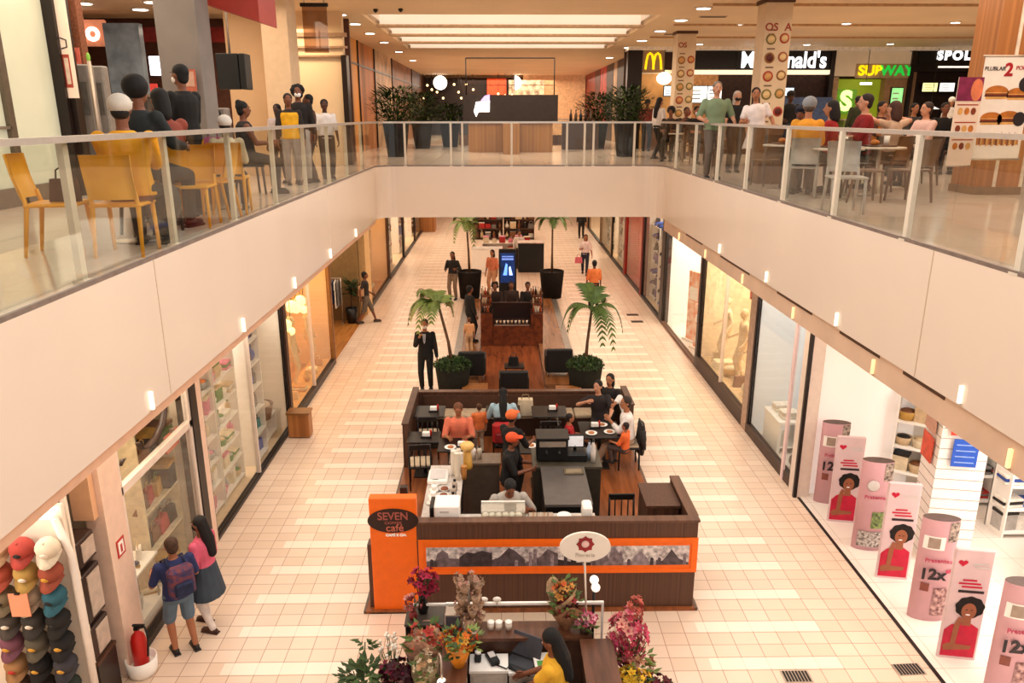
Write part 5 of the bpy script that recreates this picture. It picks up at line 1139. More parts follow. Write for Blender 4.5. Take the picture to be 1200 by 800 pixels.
def wrapped(label, loc, r, h, wcol, fcols, seed, tilt=(0, 0), nfl=30, loose=True):
    t = thing('bouquet', label, 'bouquet', loc); t.rotation_euler = (tilt[0], tilt[1], seed*.7)
    b = MB(); n = 18; vs = []; R_ = random.Random(seed)
    for k in range(n): a = 2*PI*k/n; vs.append((r*.22*math.cos(a), r*.22*math.sin(a), 0))
    for k in range(n): a = 2*PI*k/n; q = r*(1+.14*math.sin(3*a+seed)); vs.append((q*math.cos(a), q*math.sin(a), h*(.8+.2*math.sin(2*a+seed))))
    m = mat(wcol, .45, var=.25, scale=18)
    b.add(vs, [(k, (k+1) % n, n+(k+1) % n, n+k) for k in range(n)]+[tuple(range(n-1, -1, -1))], m, True); b.build('wrap', t)
    b = MB(); blossoms(b, (0, 0, h*.85), r*.85, nfl, fcols, r*.24, (1, 1, .7), seed); b.build('blossoms', t)
    b = MB(); leaves(b, (0, 0, h*.8), r*.8, 26, LEAF, r*.6, (1, 1, .6), seed); b.build('leaves', t)
    b = MB(); b.tube([(-r*.24, 0, h*.14), (0, -r*.3, h*.15), (r*.24, 0, h*.14)], r*.05, mat('#b8906a', .5), 6); b.build('ribbon', t)
    return t
wrapped('bouquet of coral and cream flowers in printed wrap leaning on the black cabinet', (-.92, 7.12, .62), .24, .48, '#d0a088', ['#d05a40', '#e89a70', '#f0d0b0', '#b83a30'], 3, (.25, 0))
b = MB(); b.box(-1.04, -.8, 7.0, 7.26, 0, .58, mat('#3a2a22', .5)); b.box(-1.06, -.78, 6.98, 7.28, .58, .615, FW); tag(b.build('flower_pedestal'), 'dark pedestal under the coral bouquet', 'pedestal')
wrapped('tall cone of cream wrapped flowers standing before the coral bouquet', (-.78, 6.82, .45), .17, .55, '#c9b48c', ['#d8b890', '#b88a60', '#e0d0b0'], 6)
b = MB(); b.lathe([(.13, 0), (.15, .4), (.14, .44)], mat('#b89a70', .5, var=.2), (-.78, 6.82, 0), 16); b.lathe([(.12, .43), (.05, .45)], DARK, (-.78, 6.82, 0), 12); tag(b.build('floor_vase'), 'tall tan floor vase holding the cream wrapped flowers', 'vase')
t = thing('flower_arrangement', 'big floor arrangement of dark red roses with pink blooms and white berries', 'flowers', (-1.14, 6.95, 0)); b = MB(); b.lathe([(.15, 0), (.2, .4), (.18, .44)], mat('#4a3a30', .5), n=18); b.build('pot', t)
b = MB(); blossoms(b, (.02, .0, .72), .19, 46, ['#4e0a20', '#6e1030', '#3c0818'], .06, (1, 1, .8), 8); b.build('red_blossoms', t); b = MB(); blossoms(b, (.02, -.1, .52), .22, 44, ['#e0a090', '#e8b8a8', '#c87868', '#f0d0c0'], .05, (1.2, 1, .7), 9); b.build('pink_blossoms', t)
b = MB(); stems(b, (-.05, .05, .5), ball_pts((-.05, .18, .9), .17, 14, 12), LEAFD, .004)
for p in ball_pts((-.05, .18, .92), .17, 26, 12): b.ell(p, .02, mat('#f0e6d8', .6), 6, 5)
b.build('white_berries', t)
b = MB(); leaves(b, (-.25, .02, .62), .2, 60, LEAFD, .15, (1, 1, 1.1), 10); leaves(b, (.1, 0, .5), .2, 30, LEAF, .13, seed=11); b.build('leaves', t)
t = thing('leafy_plant', 'dark green bushy plant at the outer corner of the flower stall', 'plant', (-1.5, 6.95, 0)); b = MB(); b.lathe([(.12, 0), (.16, .3), (.14, .33)], mat('#5a4636', .5), n=16); b.build('pot', t); b = MB(); stems(b, (0, 0, .28), [(-.1, .02, .75), (.02, .1, .8), (-.2, 0, .55), (.12, 0, .6), (0, .24, .95)], LEAFD, .007); b.build('stem', t); b = MB(); leaves(b, (-.03, .02, .58), .22, 150, LEAFD, .1, (1, 1, .9), 14); leaves(b, (0, .24, .95), .07, 12, LEAFD, .12, seed=15); b.build('leaves', t)
# amber bouquet with lamp
t = thing('flower_vase', 'amber glass vase with orange red and yellow flowers on the side counter', 'flowers', (-.45, 6.78, .97)); AMB = mat('#c8741c', .2, emit=.25)
b = MB(); b.lathe([(.06, 0), (.1, .1), (.14, .24), (.13, .24)], AMB, n=16); b.build('vase', t); b = MB(); blossoms(b, (0, .02, .3), .16, 36, ['#d0401c', '#e07828', '#8a2a18', '#e8b040'], .045, (1.2, 1, .55), 17); b.build('blossoms', t); b = MB(); leaves(b, (.06, 0, .27), .16, 34, LEAF2, .1, (1.2, 1, .6), 18); leaves(b, (0, 0, .26), .14, 30, LEAFD, .12, seed=19); b.build('leaves', t)
t = thing('stall_lamp', 'curved arm lamp with a round white globe at the side counter of the flower stall', 'lamp', (-.66, 6.62, .0)); b = MB(); b.tube([(0, .1, .03), (0, .1, 1.1), (.02, .06, 1.2), (.04, -.02, 1.22), (.05, -.06, 1.12), (.05, -.06, .98)], .012, STEEL, 8); b.build('arm', t); b = MB(); b.ell((.05, -.06, .93), .055, mat('#fff4e0', .4, emit=2.0), 14, 10); b.build('globe', t)
b = MB(); b.lathe([(.09, 0), (.08, .02), (.012, .03)], STEEL, (0, .1, 0), 14); b.build('base', t)
# dried flower rack
t = thing('dried_flower_stand', 'tall stand tightly packed with beige dried flower bunches', 'flower stand', (-.36, 7.36, .97)); b = MB(); b.tube([(0, 0, 0), (0, 0, .62)], .015, STEEL, 6); b.lathe([(.12, 0), (.1, .02), (.02, .03)], STEEL, n=14)
b.build('stand', t)
DRY = ['#c9ab8c', '#b08a6a', '#dcc6a8', '#96705a', '#c08a7a']
for lv in range(4):
    for k in range(4):
        a = 2*PI*k/4+lv*.4; p = (.1*math.cos(a), .07*math.sin(a), .04+lv*.15)
        b = MB(); b.tube([p, (p[0]*1.15, p[1]*1.1, p[2]+.13)], [.022, .062], mat('#b89478', .6, var=.3, scale=30), 9); blossoms(b, (p[0]*1.15, p[1]*1.1, p[2]+.15), .055, 9, DRY, .03, seed=lv*7+k); b.build('flower_bunch', t)
t = thing('wire_basket', 'dark grey wire basket of bottles at the corner of the flower stall back counter', 'basket', (-.54, 7.36, .0)); b = MB(); b.cb((0, 0, .6), (.16, .16, 1.2), mat('#4a4650', .4), bev=.008); b.build('body', t); b = MB(); b.box(-.08, .08, -.08, .08, 1.2, 1.215, STEEL); b.build('rim', t)
# wrapped bouquet pair on back counter
for k, (x, z) in enumerate([(.72, .97)]):
    wrapped('large kraft and red wrapped bouquet on the back counter beside the sign pole', (x, 7.35, z), .17, .38, '#b88a6a', ['#7a1c24', '#4a0c18', '#a83038'], 21, nfl=26)
    t = wrapped('cream and orange paper bouquet standing behind the red wrapped one', (x-.03, 7.42, z+.0), .17, .56, '#d8b890', ['#c85a28', '#e0a050', '#5a3a28'], 24, nfl=20)
t = thing('flower_pot', 'small pot of pink orchids at the foot of the sign pole', 'flowers', (.93, 7.3, .97)); b = MB(); b.lathe([(.05, 0), (.07, .08), (.06, .09)], mat('#4a3a30', .5), n=14); b.build('pot', t); b = MB(); blossoms(b, (0, 0, .17), .1, 26, ['#d87088', '#e8a0b0', '#c04868'], .04, (1.3, 1, .7), 26); b.build('blossoms', t); b = MB(); leaves(b, (0, 0, .1), .08, 16, LEAF, .1, seed=27); b.build('leaves', t)
t = thing('globe_lamp', 'dark stem lamp with two white globes behind the flower stall', 'lamp', (1.06, 7.62, 0)); b = MB(); b.tube([(0, 0, 0), (0, 0, 1.34)], .018, DARK, 8); b.lathe([(.1, 0), (.09, .02), (.02, .03)], DARK, n=14); b.build('stem', t)
for z, x in ((1.44, -.005), (1.34, .015)): b = MB(); b.ell((x, -.03, z), .052, mat('#fff4e6', .4, emit=.9, var=.02), 14, 10); b.build('globe', t)
# pink tower
t = thing('flower_arrangement', 'tall tower of pink and coral flowers at the side of the flower stall', 'flowers', (1.42, 7.2, 0)); b = MB(); b.lathe([(.14, 0), (.17, .42), (.15, .46)], mat('#4a3226', .5), n=18); b.build('pot', t)
b = MB(); stems(b, (0, 0, .4), ball_pts((.02, .08, .95), .24, 18, 30), LEAFD, .005); b.build('stem', t)
b = MB(); blossoms(b, (-.02, .06, .92), .3, 190, ['#d0486a', '#e07888', '#c03850', '#e8a090'], .045, (.8, .75, 1.15), 31); blossoms(b, (.06, .1, 1.24), .15, 50, ['#d06858', '#e08878'], .035, (.6, .6, 1.3), 32); b.build('pink_blossoms', t)
b = MB(); blossoms(b, (.04, -.05, .62), .26, 60, ['#d8a080', '#e8c0a0', '#c87868', '#b08858'], .04, (1, 1, .6), 33); b.build('peach_blossoms', t); b = MB(); leaves(b, (.02, 0, .6), .26, 60, LEAF2, .12, (1, 1, .8), 34); b.build('leaves', t)
t = thing('flower_pot', 'yellow chrysanthemums at the foot of the pink flower tower', 'flowers', (1.4, 6.84, 0)); b = MB(); b.lathe([(.11, 0), (.14, .58), (.12, .6)], mat('#3a281e', .5), n=16); b.build('pot', t); b = MB(); blossoms(b, (0, 0, .7), .18, 60, ['#e8b820', '#f0cc48', '#d89c18'], .045, (1.2, 1, .6), 36); b.build('blossoms', t); b = MB(); leaves(b, (0, 0, .62), .15, 24, LEAFD, .11, seed=37); b.build('leaves', t)
t = thing('flower_pot', 'dark red flowers in a pot beside the yellow chrysanthemums', 'flowers', (1.68, 6.86, 0)); b = MB(); b.lathe([(.11, 0), (.14, .5), (.12, .52)], mat('#3a281e', .5), n=16); b.build('pot', t); b = MB(); blossoms(b, (0, 0, .6), .16, 50, ['#6e1024', '#8c1c34', '#4e0a1a'], .045, (1.2, 1, .6), 39); b.build('blossoms', t); b = MB(); leaves(b, (0, 0, .54), .13, 20, LEAFD, .1, seed=40); b.build('leaves', t)
# stool for the florist
t = thing('office_stool', 'dark stool under the florist in the yellow top', 'stool', (.58, 6.56, 0)); b = MB(); b.lathe([(.17, .58), (.19, .61), (.18, .65)], DARK, n=16); b.build('seat', t); b = MB(); b.cyl((0, 0, .04), .025, .55, STEEL, n=8); b.build('column', t); b = MB(); b.lathe([(.2, 0), (.19, .02), (.03, .05)], STEEL, n=14); b.build('base', t)
# ------------------------------------------------------------------ people
BAKE = []      # (object, extra builder) baked in one depsgraph pass at the end
SK = dict(light='#c98f70', tan='#a86c4a', brown='#7d4a31', dark='#4c2b1d')
def ik(a, b, l1, l2, pole):
    a, b = V(a), V(b); d = b-a; L_ = d.length
    if L_ > (l1+l2)*.999: d = d*((l1+l2)*.999/L_); L_ = d.length; b = a+d
    if L_ < .05: L_ = .05
    u = d.normalized(); x = (l1*l1-l2*l2+L_*L_)/(2*L_); h = math.sqrt(max(0, l1*l1-x*x))
    p = V(pole)-u*V(pole).dot(u)
    p = p.normalized() if p.length > 1e-5 else frame_of(u)[0]
    return a+u*x+p*h, b
def capsule(b, p0, r0, p1, r1, m, n=10):
    p0, p1 = V(p0), V(p1); d = (p1-p0)
    if d.length < 1e-4: return b.ell(p0, r0, m, n, 6)
    d.normalize()
    pts = []; rs = []
    for k in (0, 30, 60): t = math.radians(k); pts.append(p0-d*r0*math.cos(t)*.999); rs.append(max(.002, r0*math.sin(t)))
    pts.append(p0); rs.append(r0); pts.append(p1); rs.append(r1)
    for k in (60, 30, 0): t = math.radians(k); pts.append(p1+d*r1*math.cos(t)*.999); rs.append(max(.002, r1*math.sin(t)))
    return b.tube(pts, rs, m, n)
def loft(b, rings, m, n=14):
    """rings: (centre, side vector*rx, front vector*ry)"""
    vs = []; fs = []
    for c, s_, f_ in rings:
        for k in range(n):
            t = 2*PI*k/n; vs.append(V(c)+s_*math.cos(t)+f_*math.sin(t))
    for i in range(len(rings)-1):
        for k in range(n): fs.append((i*n+k, i*n+(k+1) % n, (i+1)*n+(k+1) % n, (i+1)*n+k))
    fs.append(tuple(range(n-1, -1, -1))); fs.append(tuple((len(rings)-1)*n+k for k in range(n)))
    b.add(vs, fs, m, True)
def vol(b, name, parent, voxel, m, extra=None):
    o = b.build(name, parent)
    o.data.materials.clear(); o.data.materials.append(m)
    r = o.modifiers.new('r', 'REMESH'); r.mode = 'VOXEL'; r.voxel_size = voxel; r.use_smooth_shade = True
    s = o.modifiers.new('s', 'SMOOTH'); s.factor = .5; s.iterations = 3
    BAKE.append((o, extra)); return o

def person(label, loc, rz, h=1.68, sit=0, lean=0., bend=0., turn=0., feet=None, hands=None, look=0., nod=0., skin='tan', top='#888888', bot='#222222', hair='#17100d',
           style='short', sleeve=.5, legs=1.0, shoe='#1a1414', skirt=0., mask=None, hat=None, wide=1.0, vox=.016, group=None, vest=None, tie=None, pel=None, cat='person', mann=False, name='person', leggings=None):
    """figure facing local +Y. sit = seat height (0 = standing), lean = forward lean, hands/feet = (left, right) targets in local metres for h = 1.7"""
    t = thing(name, label, cat, loc, rz, group)
    t.scale = (h/1.7,)*3
    X, Z_ = V((1, 0, 0)), V((0, 0, 1))
    P = V(pel) if pel else V((0, 0, (sit+.1) if sit else .93))
    U = V((math.sin(bend), math.sin(lean), math.cos(lean))).normalized()
    F = (V((0, 1, 0))-U*U.y).normalized()
    Rt = Matrix.Rotation(turn, 3, 'Z'); S = (Rt @ (X-U*U.x)).normalized(); Ft = U.cross(S)*1.0
    if Ft.dot(F) < 0: Ft = -Ft
    Nk = P+U*.50; Hb = P+U*.545
    Hu = (U*.45+Z_*.55).normalized(); Rh = Matrix.Rotation(look, 3, 'Z')
    Hf = Rh @ V((0, math.cos(nod), -math.sin(nod))); Hs = (Rh @ X).normalized(); Hu2 = Hs.cross(Hf).normalized()
    if Hu2.z < 0: Hu2 = -Hu2
    Hc = Hb+Hu*.125+Hf*.02
    RH = Matrix((Hs, Hf, Hu2)).transposed()
    W_ = wide
    sm = mat(SK.get(skin, skin), .55, var=.06, scale=6) ; tm = mat(top, .85, var=.1, scale=7); bm_ = mat(bot, .85, var=.1, scale=7); hm = mat(hair, .75, var=.25, scale=30)
    sh = [P+U*.435+S*.175*q*W_ for q in (-1, 1)]
    hp = [P+S*.09*q+Z_*-.03 for q in (-1, 1)]
    if hands is None: hands = ((-.25, .08, .84), (.25, .08, .84)) if not sit else ((-.14, .36, sit+.28), (.14, .36, sit+.28))
    if feet is None: feet = ((-.1, -.02, 0), (.1, .03, 0)) if not sit else ((-.11, .42, 0), (.11, .40, 0))
    arms = []; lg = []
    for i, q in enumerate((-1, 1)):
        e, w_ = ik(sh[i], hands[i], .285, .255, V((q*.35, -.9, -.35))); arms.append((sh[i], e, w_))
        k, a = ik(hp[i], V(feet[i])+Z_*.075, .43, .43, V((q*.08, 1, .25))); lg.append((hp[i], k, a))
    def torso(b, m, g=0., lo=-.1, hi=.5):
        R_ = [(-.13, .14, .1), (-.06, .168, .118), (.06, .155, .112), (.17, .142, .1), (.28, .158, .112), (.38, .172, .112), (.44, .155, .094), (.475, .09, .072), (.5, .06, .058)]
        rings = [(P+U*z, S*(rx*W_+g), Ft*(ry*(W_*.6+.4)+g)) for z, rx, ry in R_ if lo-1e-6 <= z <= hi+1e-6]
        loft(b, rings, m)
    # body
    b = MB(); torso(b, sm, lo=-.13)
    capsule(b, P+U*.44, .055, Hb+Hu*.05, .05, sm)
    b.ell(Hc+Hu2*.02-Hf*.008, (.076, .096, .098), sm, 14, 10, RH); b.ell(Hc-Hu2*.045+Hf*.018, (.06, .072, .075), sm, 12, 8, RH)
    capsule(b, Hc+Hf*.088+Hu2*.015, .009, Hc+Hf*.105-Hu2*.022, .015, sm, 8)
    for q in (-1, 1): b.ell(Hc+Hs*.078*q-Hu2*.005-Hf*.008, (.012, .022, .032), sm, 8, 6, RH)
    hd = []
    for i, q in enumerate((-1, 1)):
        s_, e, w_ = arms[i]
        b.ell(s_-U*.012, .05, sm, 10, 8); capsule(b, s_-U*.012, .047, e, .041, sm); capsule(b, e, .042, w_, .028, sm)
        d = (w_-e).normalized(); hd.append((w_, d, q)); pv = (X*q - d*d.dot(X*q)); pv = pv.normalized() if pv.length > .2 else frame_of(d)[0]
        pn = d.cross(pv)                     # palm spans pn across, pv is thickness
        for o_ in (-.022, 0, .022): capsule(b, w_+d*.01+pn*o_*.6, .019, w_+d*.078+pn*o_, .016, sm, 8)
        hk, kn, an = lg[i]
        capsule(b, hk, .084*(W_*.5+.5), kn, .056, sm); capsule(b, kn, .056, kn+(an-kn)*.35, .054, sm); capsule(b, kn+(an-kn)*.35, .054, an, .036, sm)
        capsule(b, an-Z_*.02, .036, an+V((0, .13, -.045)), .03, sm)
    em = mat('#cdbfb4', .4); pm = mat('#150d0a', .3); lm = mat('#7c3a34', .5)
    def extra(o):
        """fingers, eyes, mouth joined to the figure's own mesh"""
        x = MB()
        for w_, d, q in hd:
            pv = (X*q-d*d.dot(X*q)); pv = pv.normalized() if pv.length > .2 else frame_of(d)[0]; pn = d.cross(pv)
            if pn.dot(V((0, 1, 0))) < 0: pn = -pn
            for k, (of, ln) in enumerate([(.03, .07), (.011, .08), (-.009, .074), (-.028, .057)]):
                a = w_+d*.075+pn*of*.9; m1 = a+d*ln*.5-pv*.012; c = m1+d*ln*.38-pv*.03
                x.tube([a, m1, c], [.0095, .0088, .0065], sm, 6)
            a = w_+d*.025+pn*.026; m1 = a+d*.035+pn*.024-pv*.008; x.tube([a, m1, m1+d*.034+pn*.004-pv*.014], [.012, .0105, .008], sm, 6)
        if not mann:
            for q in (-1, 1):
                c = Hc+Hf*.082+Hs*.031*q+Hu2*.012
                x.ell(c-Hf*.002, (.013, .008, .0075), em, 8, 6, RH); x.ell(c+Hf*.004, (.0075, .004, .0075), pm, 6, 5, RH); x.ell(c+Hf*.005+Hu2*.022, (.02, .006, .004), hm, 6, 4, RH)
            x.ell(Hc+Hf*.088-Hu2*.055, (.024, .008, .008), lm, 8, 5, RH)
        me = o.data; vs = [tuple(v.co) for v in me.vertices]; fs = [tuple(p.vertices) for p in me.polygons]
        n0 = len(fs); off = len(vs); mats = [sm]
        for m_ in x.mats:
            if m_ not in mats: mats.append(m_)
        nm = bpy.data.meshes.new('body'); nm.from_pydata(vs+x.v, [], fs+[[off+k for k in f] for f in x.f])
        for m_ in mats: nm.materials.append(m_)
        nm.polygons.foreach_set('material_index', [0]*n0+[mats.index(x.mats[k]) for k in x.mi]); nm.polygons.foreach_set('use_smooth', [True]*len(nm.polygons)); nm.update()
        o.data = nm
    vol(b, 'body', t, vox, sm, extra)
    if mann: return t
    # top garment
    if top:
        b = MB(); torso(b, tm, .016, lo=-.06 if not skirt else .06, hi=.5)
        for s_, e, w_ in arms:
            if sleeve <= 0: continue
            b.ell(s_-U*.004, .07, tm, 10, 8)
            L1 = min(1, sleeve*2)
            capsule(b, s_-U*.006, .067, s_+(e-s_)*L1, .06, tm)
            if sleeve > .5: capsule(b, e, .06, e+(w_-e)*((sleeve-.5)*2), .044, tm)
        vol(b, 'shirt' if not skirt else 'top', t, vox, tm)
    if vest:
        b = MB(); vm = mat(vest, .85); torso(b, vm, .028, lo=-.06, hi=.44); vol(b, 'vest', t, vox, vm)
    if leggings:
        b = MB()
        for hk, kn, an in lg: capsule(b, hk, .092, kn, .066, tm); capsule(b, kn, .066, an, .046, tm)
        vol(b, 'leggings', t, vox, mat(leggings, .8))
    if skirt:
        b = MB(); zl = skirt; A = P+U*.1
        if not sit: loft(b, [(A, S*.17, Ft*.125), (P-U*.08, S*.205, Ft*.16), (V((P.x, P.y, zl)), S*.26, Ft*.22)], bm_)
        else:
            loft(b, [(A, S*.17, Ft*.125), (P-U*.08, S*.2, Ft*.17)], bm_)
            for hk, kn, an in lg: capsule(b, hk, .11, kn, .09, bm_)
        vol(b, 'skirt', t, vox, bm_)
    elif bot:
        b = MB(); loft(b, [(P+U*.07, S*(.165*W_), Ft*.125), (P-U*.02, S*(.182*W_), Ft*.135), (P-U*.13, S*.16, Ft*.115)], bm_)
        for hk, kn, an in lg:
            if legs >= 1: capsule(b, hk, .1*(W_*.5+.5), kn, .073, bm_); capsule(b, kn, .073, an+(kn-an)*.08, .058, bm_)
            elif legs > .5: capsule(b, hk, .1, kn, .08, bm_); capsule(b, kn, .08, kn+(an-kn)*(legs-.5)*2, .066, bm_)
            else: capsule(b, hk, .1, hk+(kn-hk)*legs*2, .088, bm_)
        vol(b, 'trousers' if legs > .6 else 'shorts', t, vox, bm_)
    # shoes
    zm = mat(shoe, .5)
    for hk, kn, an in lg:
        b = MB(); f0 = an+V((0, -.05, -.04)); 
        b.tube([f0+V((0, -.015, 0)), f0+V((0, .03, .012)), f0+V((0, .12, 0)), f0+V((0, .2, -.008)), f0+V((0, .235, -.015))], [.02, .042, .045, .04, .015], zm, 10); b.cb(f0+V((0, .1, -.025)), (.085, .26, .022), zm, bev=.006)
        b.build('shoe', t)
    # hair
    if style != 'bald':
        b = MB()
        if hat: b.ell(Hc-Hu2*.012-Hf*.03, (.08, .082, .075), hm, 12, 8, RH)
        elif style == 'afro': b.ell(Hc+Hu2*.04-Hf*.035, (.118, .118, .115), hm, 14, 10, RH)
        else: b.ell(Hc+Hu2*.042-Hf*.026, (.089, .098, .09), hm, 14, 10, RH); b.ell(Hc-Hf*.05-Hu2*.015, (.08, .06, .085), hm, 12, 8, RH)
        if style == 'long': capsule(b, Hc-Hf*.06, .075, Nk-Ft*.1-U*.02, .085, hm); capsule(b, Nk-Ft*.1-U*.02, .085, P+U*.27-Ft*.14, .06, hm)
        if style == 'curly':
            R_ = random.Random(label)
            for k in range(26):
                d = V((R_.uniform(-1, 1), R_.uniform(-1, .5), R_.uniform(-.6, 1))).normalized(); b.ell(Hc+Hu2*.02-Hf*.03+(RH @ d)*.095, .045, hm, 7, 5)
        if style == 'bob': capsule(b, Hc-Hf*.045, .09, Hb-Hf*.05, .085, hm)
        if style == 'bun': b.ell(Hc+Hu2*.1-Hf*.07, .05, hm, 10, 8)
        if style == 'pony': capsule(b, Hc-Hf*.1+Hu2*.03, .035, Hc-Hf*.15-Hu2*.12, .04, hm); capsule(b, Hc-Hf*.15-Hu2*.12, .04, Hc-Hf*.12-Hu2*.27, .02, hm)
        vol(b, 'hair', t, min(vox, .014), hm)
    if hat:
        hc = mat(hat, .8, var=.08); b = MB(); b.ell(Hc+Hu2*.048-Hf*.014, (.1, .116, .095), hc, 16, 10, RH)
        b.prism([Hc+Hu2*.06+Hs*x+Hf*y for x, y in ((-.075, .06), (.075, .06), (.06, .15), (.0, .175), (-.06, .15))], Hu2*.012, hc); b.build('cap', t)
    if mask:
        b = MB(); b.ell(Hc-Hu2*.045+Hf*.03, (.062, .074, .052), mat(mask, .7, var=.03), 12, 8, RH); b.build('face_mask', t)
    if tie:
        b = MB(); c0 = P+U*.44+Ft*.1
        b.prism([c0+S*x+U*z+Ft*(.035+.00*z) for x, z in ((-.034, .03), (.034, .03), (.022, -.14), (0, -.2), (-.022, -.14))], Ft*.015, mat('#d8d4d0', .7)); b.prism([c0+S*x+U*z for x, z in ((-.013, .02), (.013, .02), (.014, -.13), (0, -.17), (-.014, -.13))], Ft*.056, mat(tie, .6)); b.build('shirt_front', t)
    return t
def walk(st=.28): return ((-.08, st, 0), (.1, -st*.9, .03))

# --- ground floor
person('woman in pink top and dark denim skirt looking into the bag shop', (-3.82, 8.75, 0), D(75), 1.62, top='#d8607a', bot='#3a4450', hair='#120c0c', style='long', sleeve=.55, skirt=.55, legs=1, leggings='#e8dcd6', mask='#1a1616', shoe='#4a2c20', skin='brown', hands=((-.2, .2, .98), (.12, .24, 1.02)), vox=.011, feet=((-.1, -.08, 0), (.1, .14, 0)))
person('boy in a blue patterned shirt and denim shorts beside the woman in pink', (-4.0, 8.3, 0), D(40), 1.58, top='#27305e', bot='#5f7488', hair='#4a3222', style='short', sleeve=.42, legs=.5, shoe='#241c1a', skin='tan', hands=((-.22, .3, 1.12), (.2, .28, 1.1)), vox=.011, wide=1.12, feet=((-.12, .02, 0), (.12, -.06, 0)), nod=.2)
t = thing('backpack', 'dark blue and red patterned backpack on the boy beside the woman in pink', 'bag', (-4.0+.16*math.sin(D(40))*1, 8.3-.16*math.cos(D(40)), .92), D(40))
b = MB(); b.cb((0, -.06, .2), (.3, .16, .4), mat('#26305a', .8, var=.45, scale=16, hx2='#7a3a3a'), bev=.04); b.build('body', t); b = MB(); b.cb((0, -.15, .13), (.22, .06, .18), mat('#1d2648', .8, var=.3, scale=20), bev=.02); b.build('pocket', t)
for s in (-.1, .1): b = MB(); b.tube([(s, .02, .36), (s, .14, .44), (s*1.1, .3, .34), (s*1.1, .26, .1), (s, .02, .05)], .014, mat('#1d2648', .8), 6); b.build('strap', t)
person('man in a black suit and white mask standing in the left walkway', (-1.82, 17.9, 0), D(178), 1.78, top='#14110f', bot='#14110f', hair='#1a1210', sleeve=.97, legs=1, mask='#f0ece8', shoe='#0d0b0b', tie='#8a96b0', hands=((-.27, .06, .82), (.1, .3, 1.36)), vox=.012, skin='tan', style='short')
person('walker in a light top and patterned shorts carrying a bag by the open store', (-4.35, 24.3, 0), D(-80), 1.68, top='#2a2220', bot='#6a5c50', sleeve=.3, legs=.62, feet=walk(.3), skin='brown', shoe='#3a2a20', style='short', vox=.018, hands=((-.22, .2, .95), (.22, -.15, .9)))
t = thing('tote_bag', 'pale tan bag on the shoulder of the walker by the open store', 'bag', (-4.45, 24.12, .95)); b = MB(); b.cb((0, 0, .15), (.18, .1, .34), mat('#c89a70', .7), bev=.02); b.build('body', t); b = MB(); b.tube([(-.06, 0, .3), (0, .06, .5), (.06, 0, .3)], .012, BROWNH, 6); b.build('strap', t)
person('person in dark clothes standing against the far shaggy palm pot', (-1.72, 27.6, 0), D(165), 1.75, top='#1c1614', bot='#7a6450', sleeve=.9, hair='#120d0b', style='long', skin='brown', vox=.02, hands=((-.2, .22, 1.15), (.2, .22, 1.1)))
person('person in a salmon top standing beside the advertising screen', (-.28, 28.4, 0), D(150), 1.68, top='#e0805a', bot='#d89a70', sleeve=.6, hair='#2a1a14', style='bob', skin='tan', vox=.02)
person('woman with dark hair and white top carrying a pink bag down the far walkway', (3.62, 32.2, 0), D(172), 1.68, top='#e8d8d4', bot='#252a3c', sleeve=.5, hair='#14100e', style='bob', skin='tan', vox=.02, feet=walk(.2), hands=((-.3, .1, .8), (.15, .25, 1.15)))
b = prod_bm('bag', .4, mat('#d86a78', .7), mat('#a84a58', .7)); tag(b.build('shopping_bag', None, (3.32, 32.0, .52)), 'pink bag carried by the woman on the far walkway', 'bag')
person('person in an orange top and black trousers half hidden by the drooping palm', (3.25, 26.0, 0), D(5), 1.72, top='#d8743c', bot='#181414', sleeve=.5, hair='#1a120e', skin='brown', vox=.02, feet=walk(.2))
person('distant person in dark clothes at the far end of the right shop row', (4.5, 42.3, 0), D(170), 1.7, top='#2c2420', bot='#1c1816', sleeve=.9, vox=.024)
person('person in white behind the black kiosk counter', (.85, 33.6, 0), D(190), 1.66, top='#efe4dc', bot='#3a302c', sleeve=.9, hair='#1a120f', style='bun', vox=.022)
person('person in black on the lounge deck next to the left bar tower', (-.88, 21.7, .12), D(-60), 1.66, top='#171312', bot='#1a1614', sleeve=.9, vox=.018, hair='#120d0b', skin='brown')
person('small child in pale clothes on the deck beside the left bar tower', (-.86, 20.6, .12), D(10), 1.0, top='#d8a070', bot='#c8a480', sleeve=.5, vox=.02, hair='#6a4028', skin='light')
for k, (x, y, c, sh_) in enumerate([(-.15, 23.0, '#2a1c16', 'curly'), (.35, 23.1, '#3c2a22', 'short'), (.85, 23.0, '#1c1614', 'short')]):
    person(['curly haired customer in dark brown on the first bar stool', 'customer in a brown top on the middle bar stool', 'customer in black on the last bar stool'][k], (x, y, .05), PI, 1.66, sit=.72, top=c, bot='#1c1614', sleeve=.7, vox=.02, style=sh_, feet=((-.1, .3, .3), (.1, .3, .3)), skin='brown')
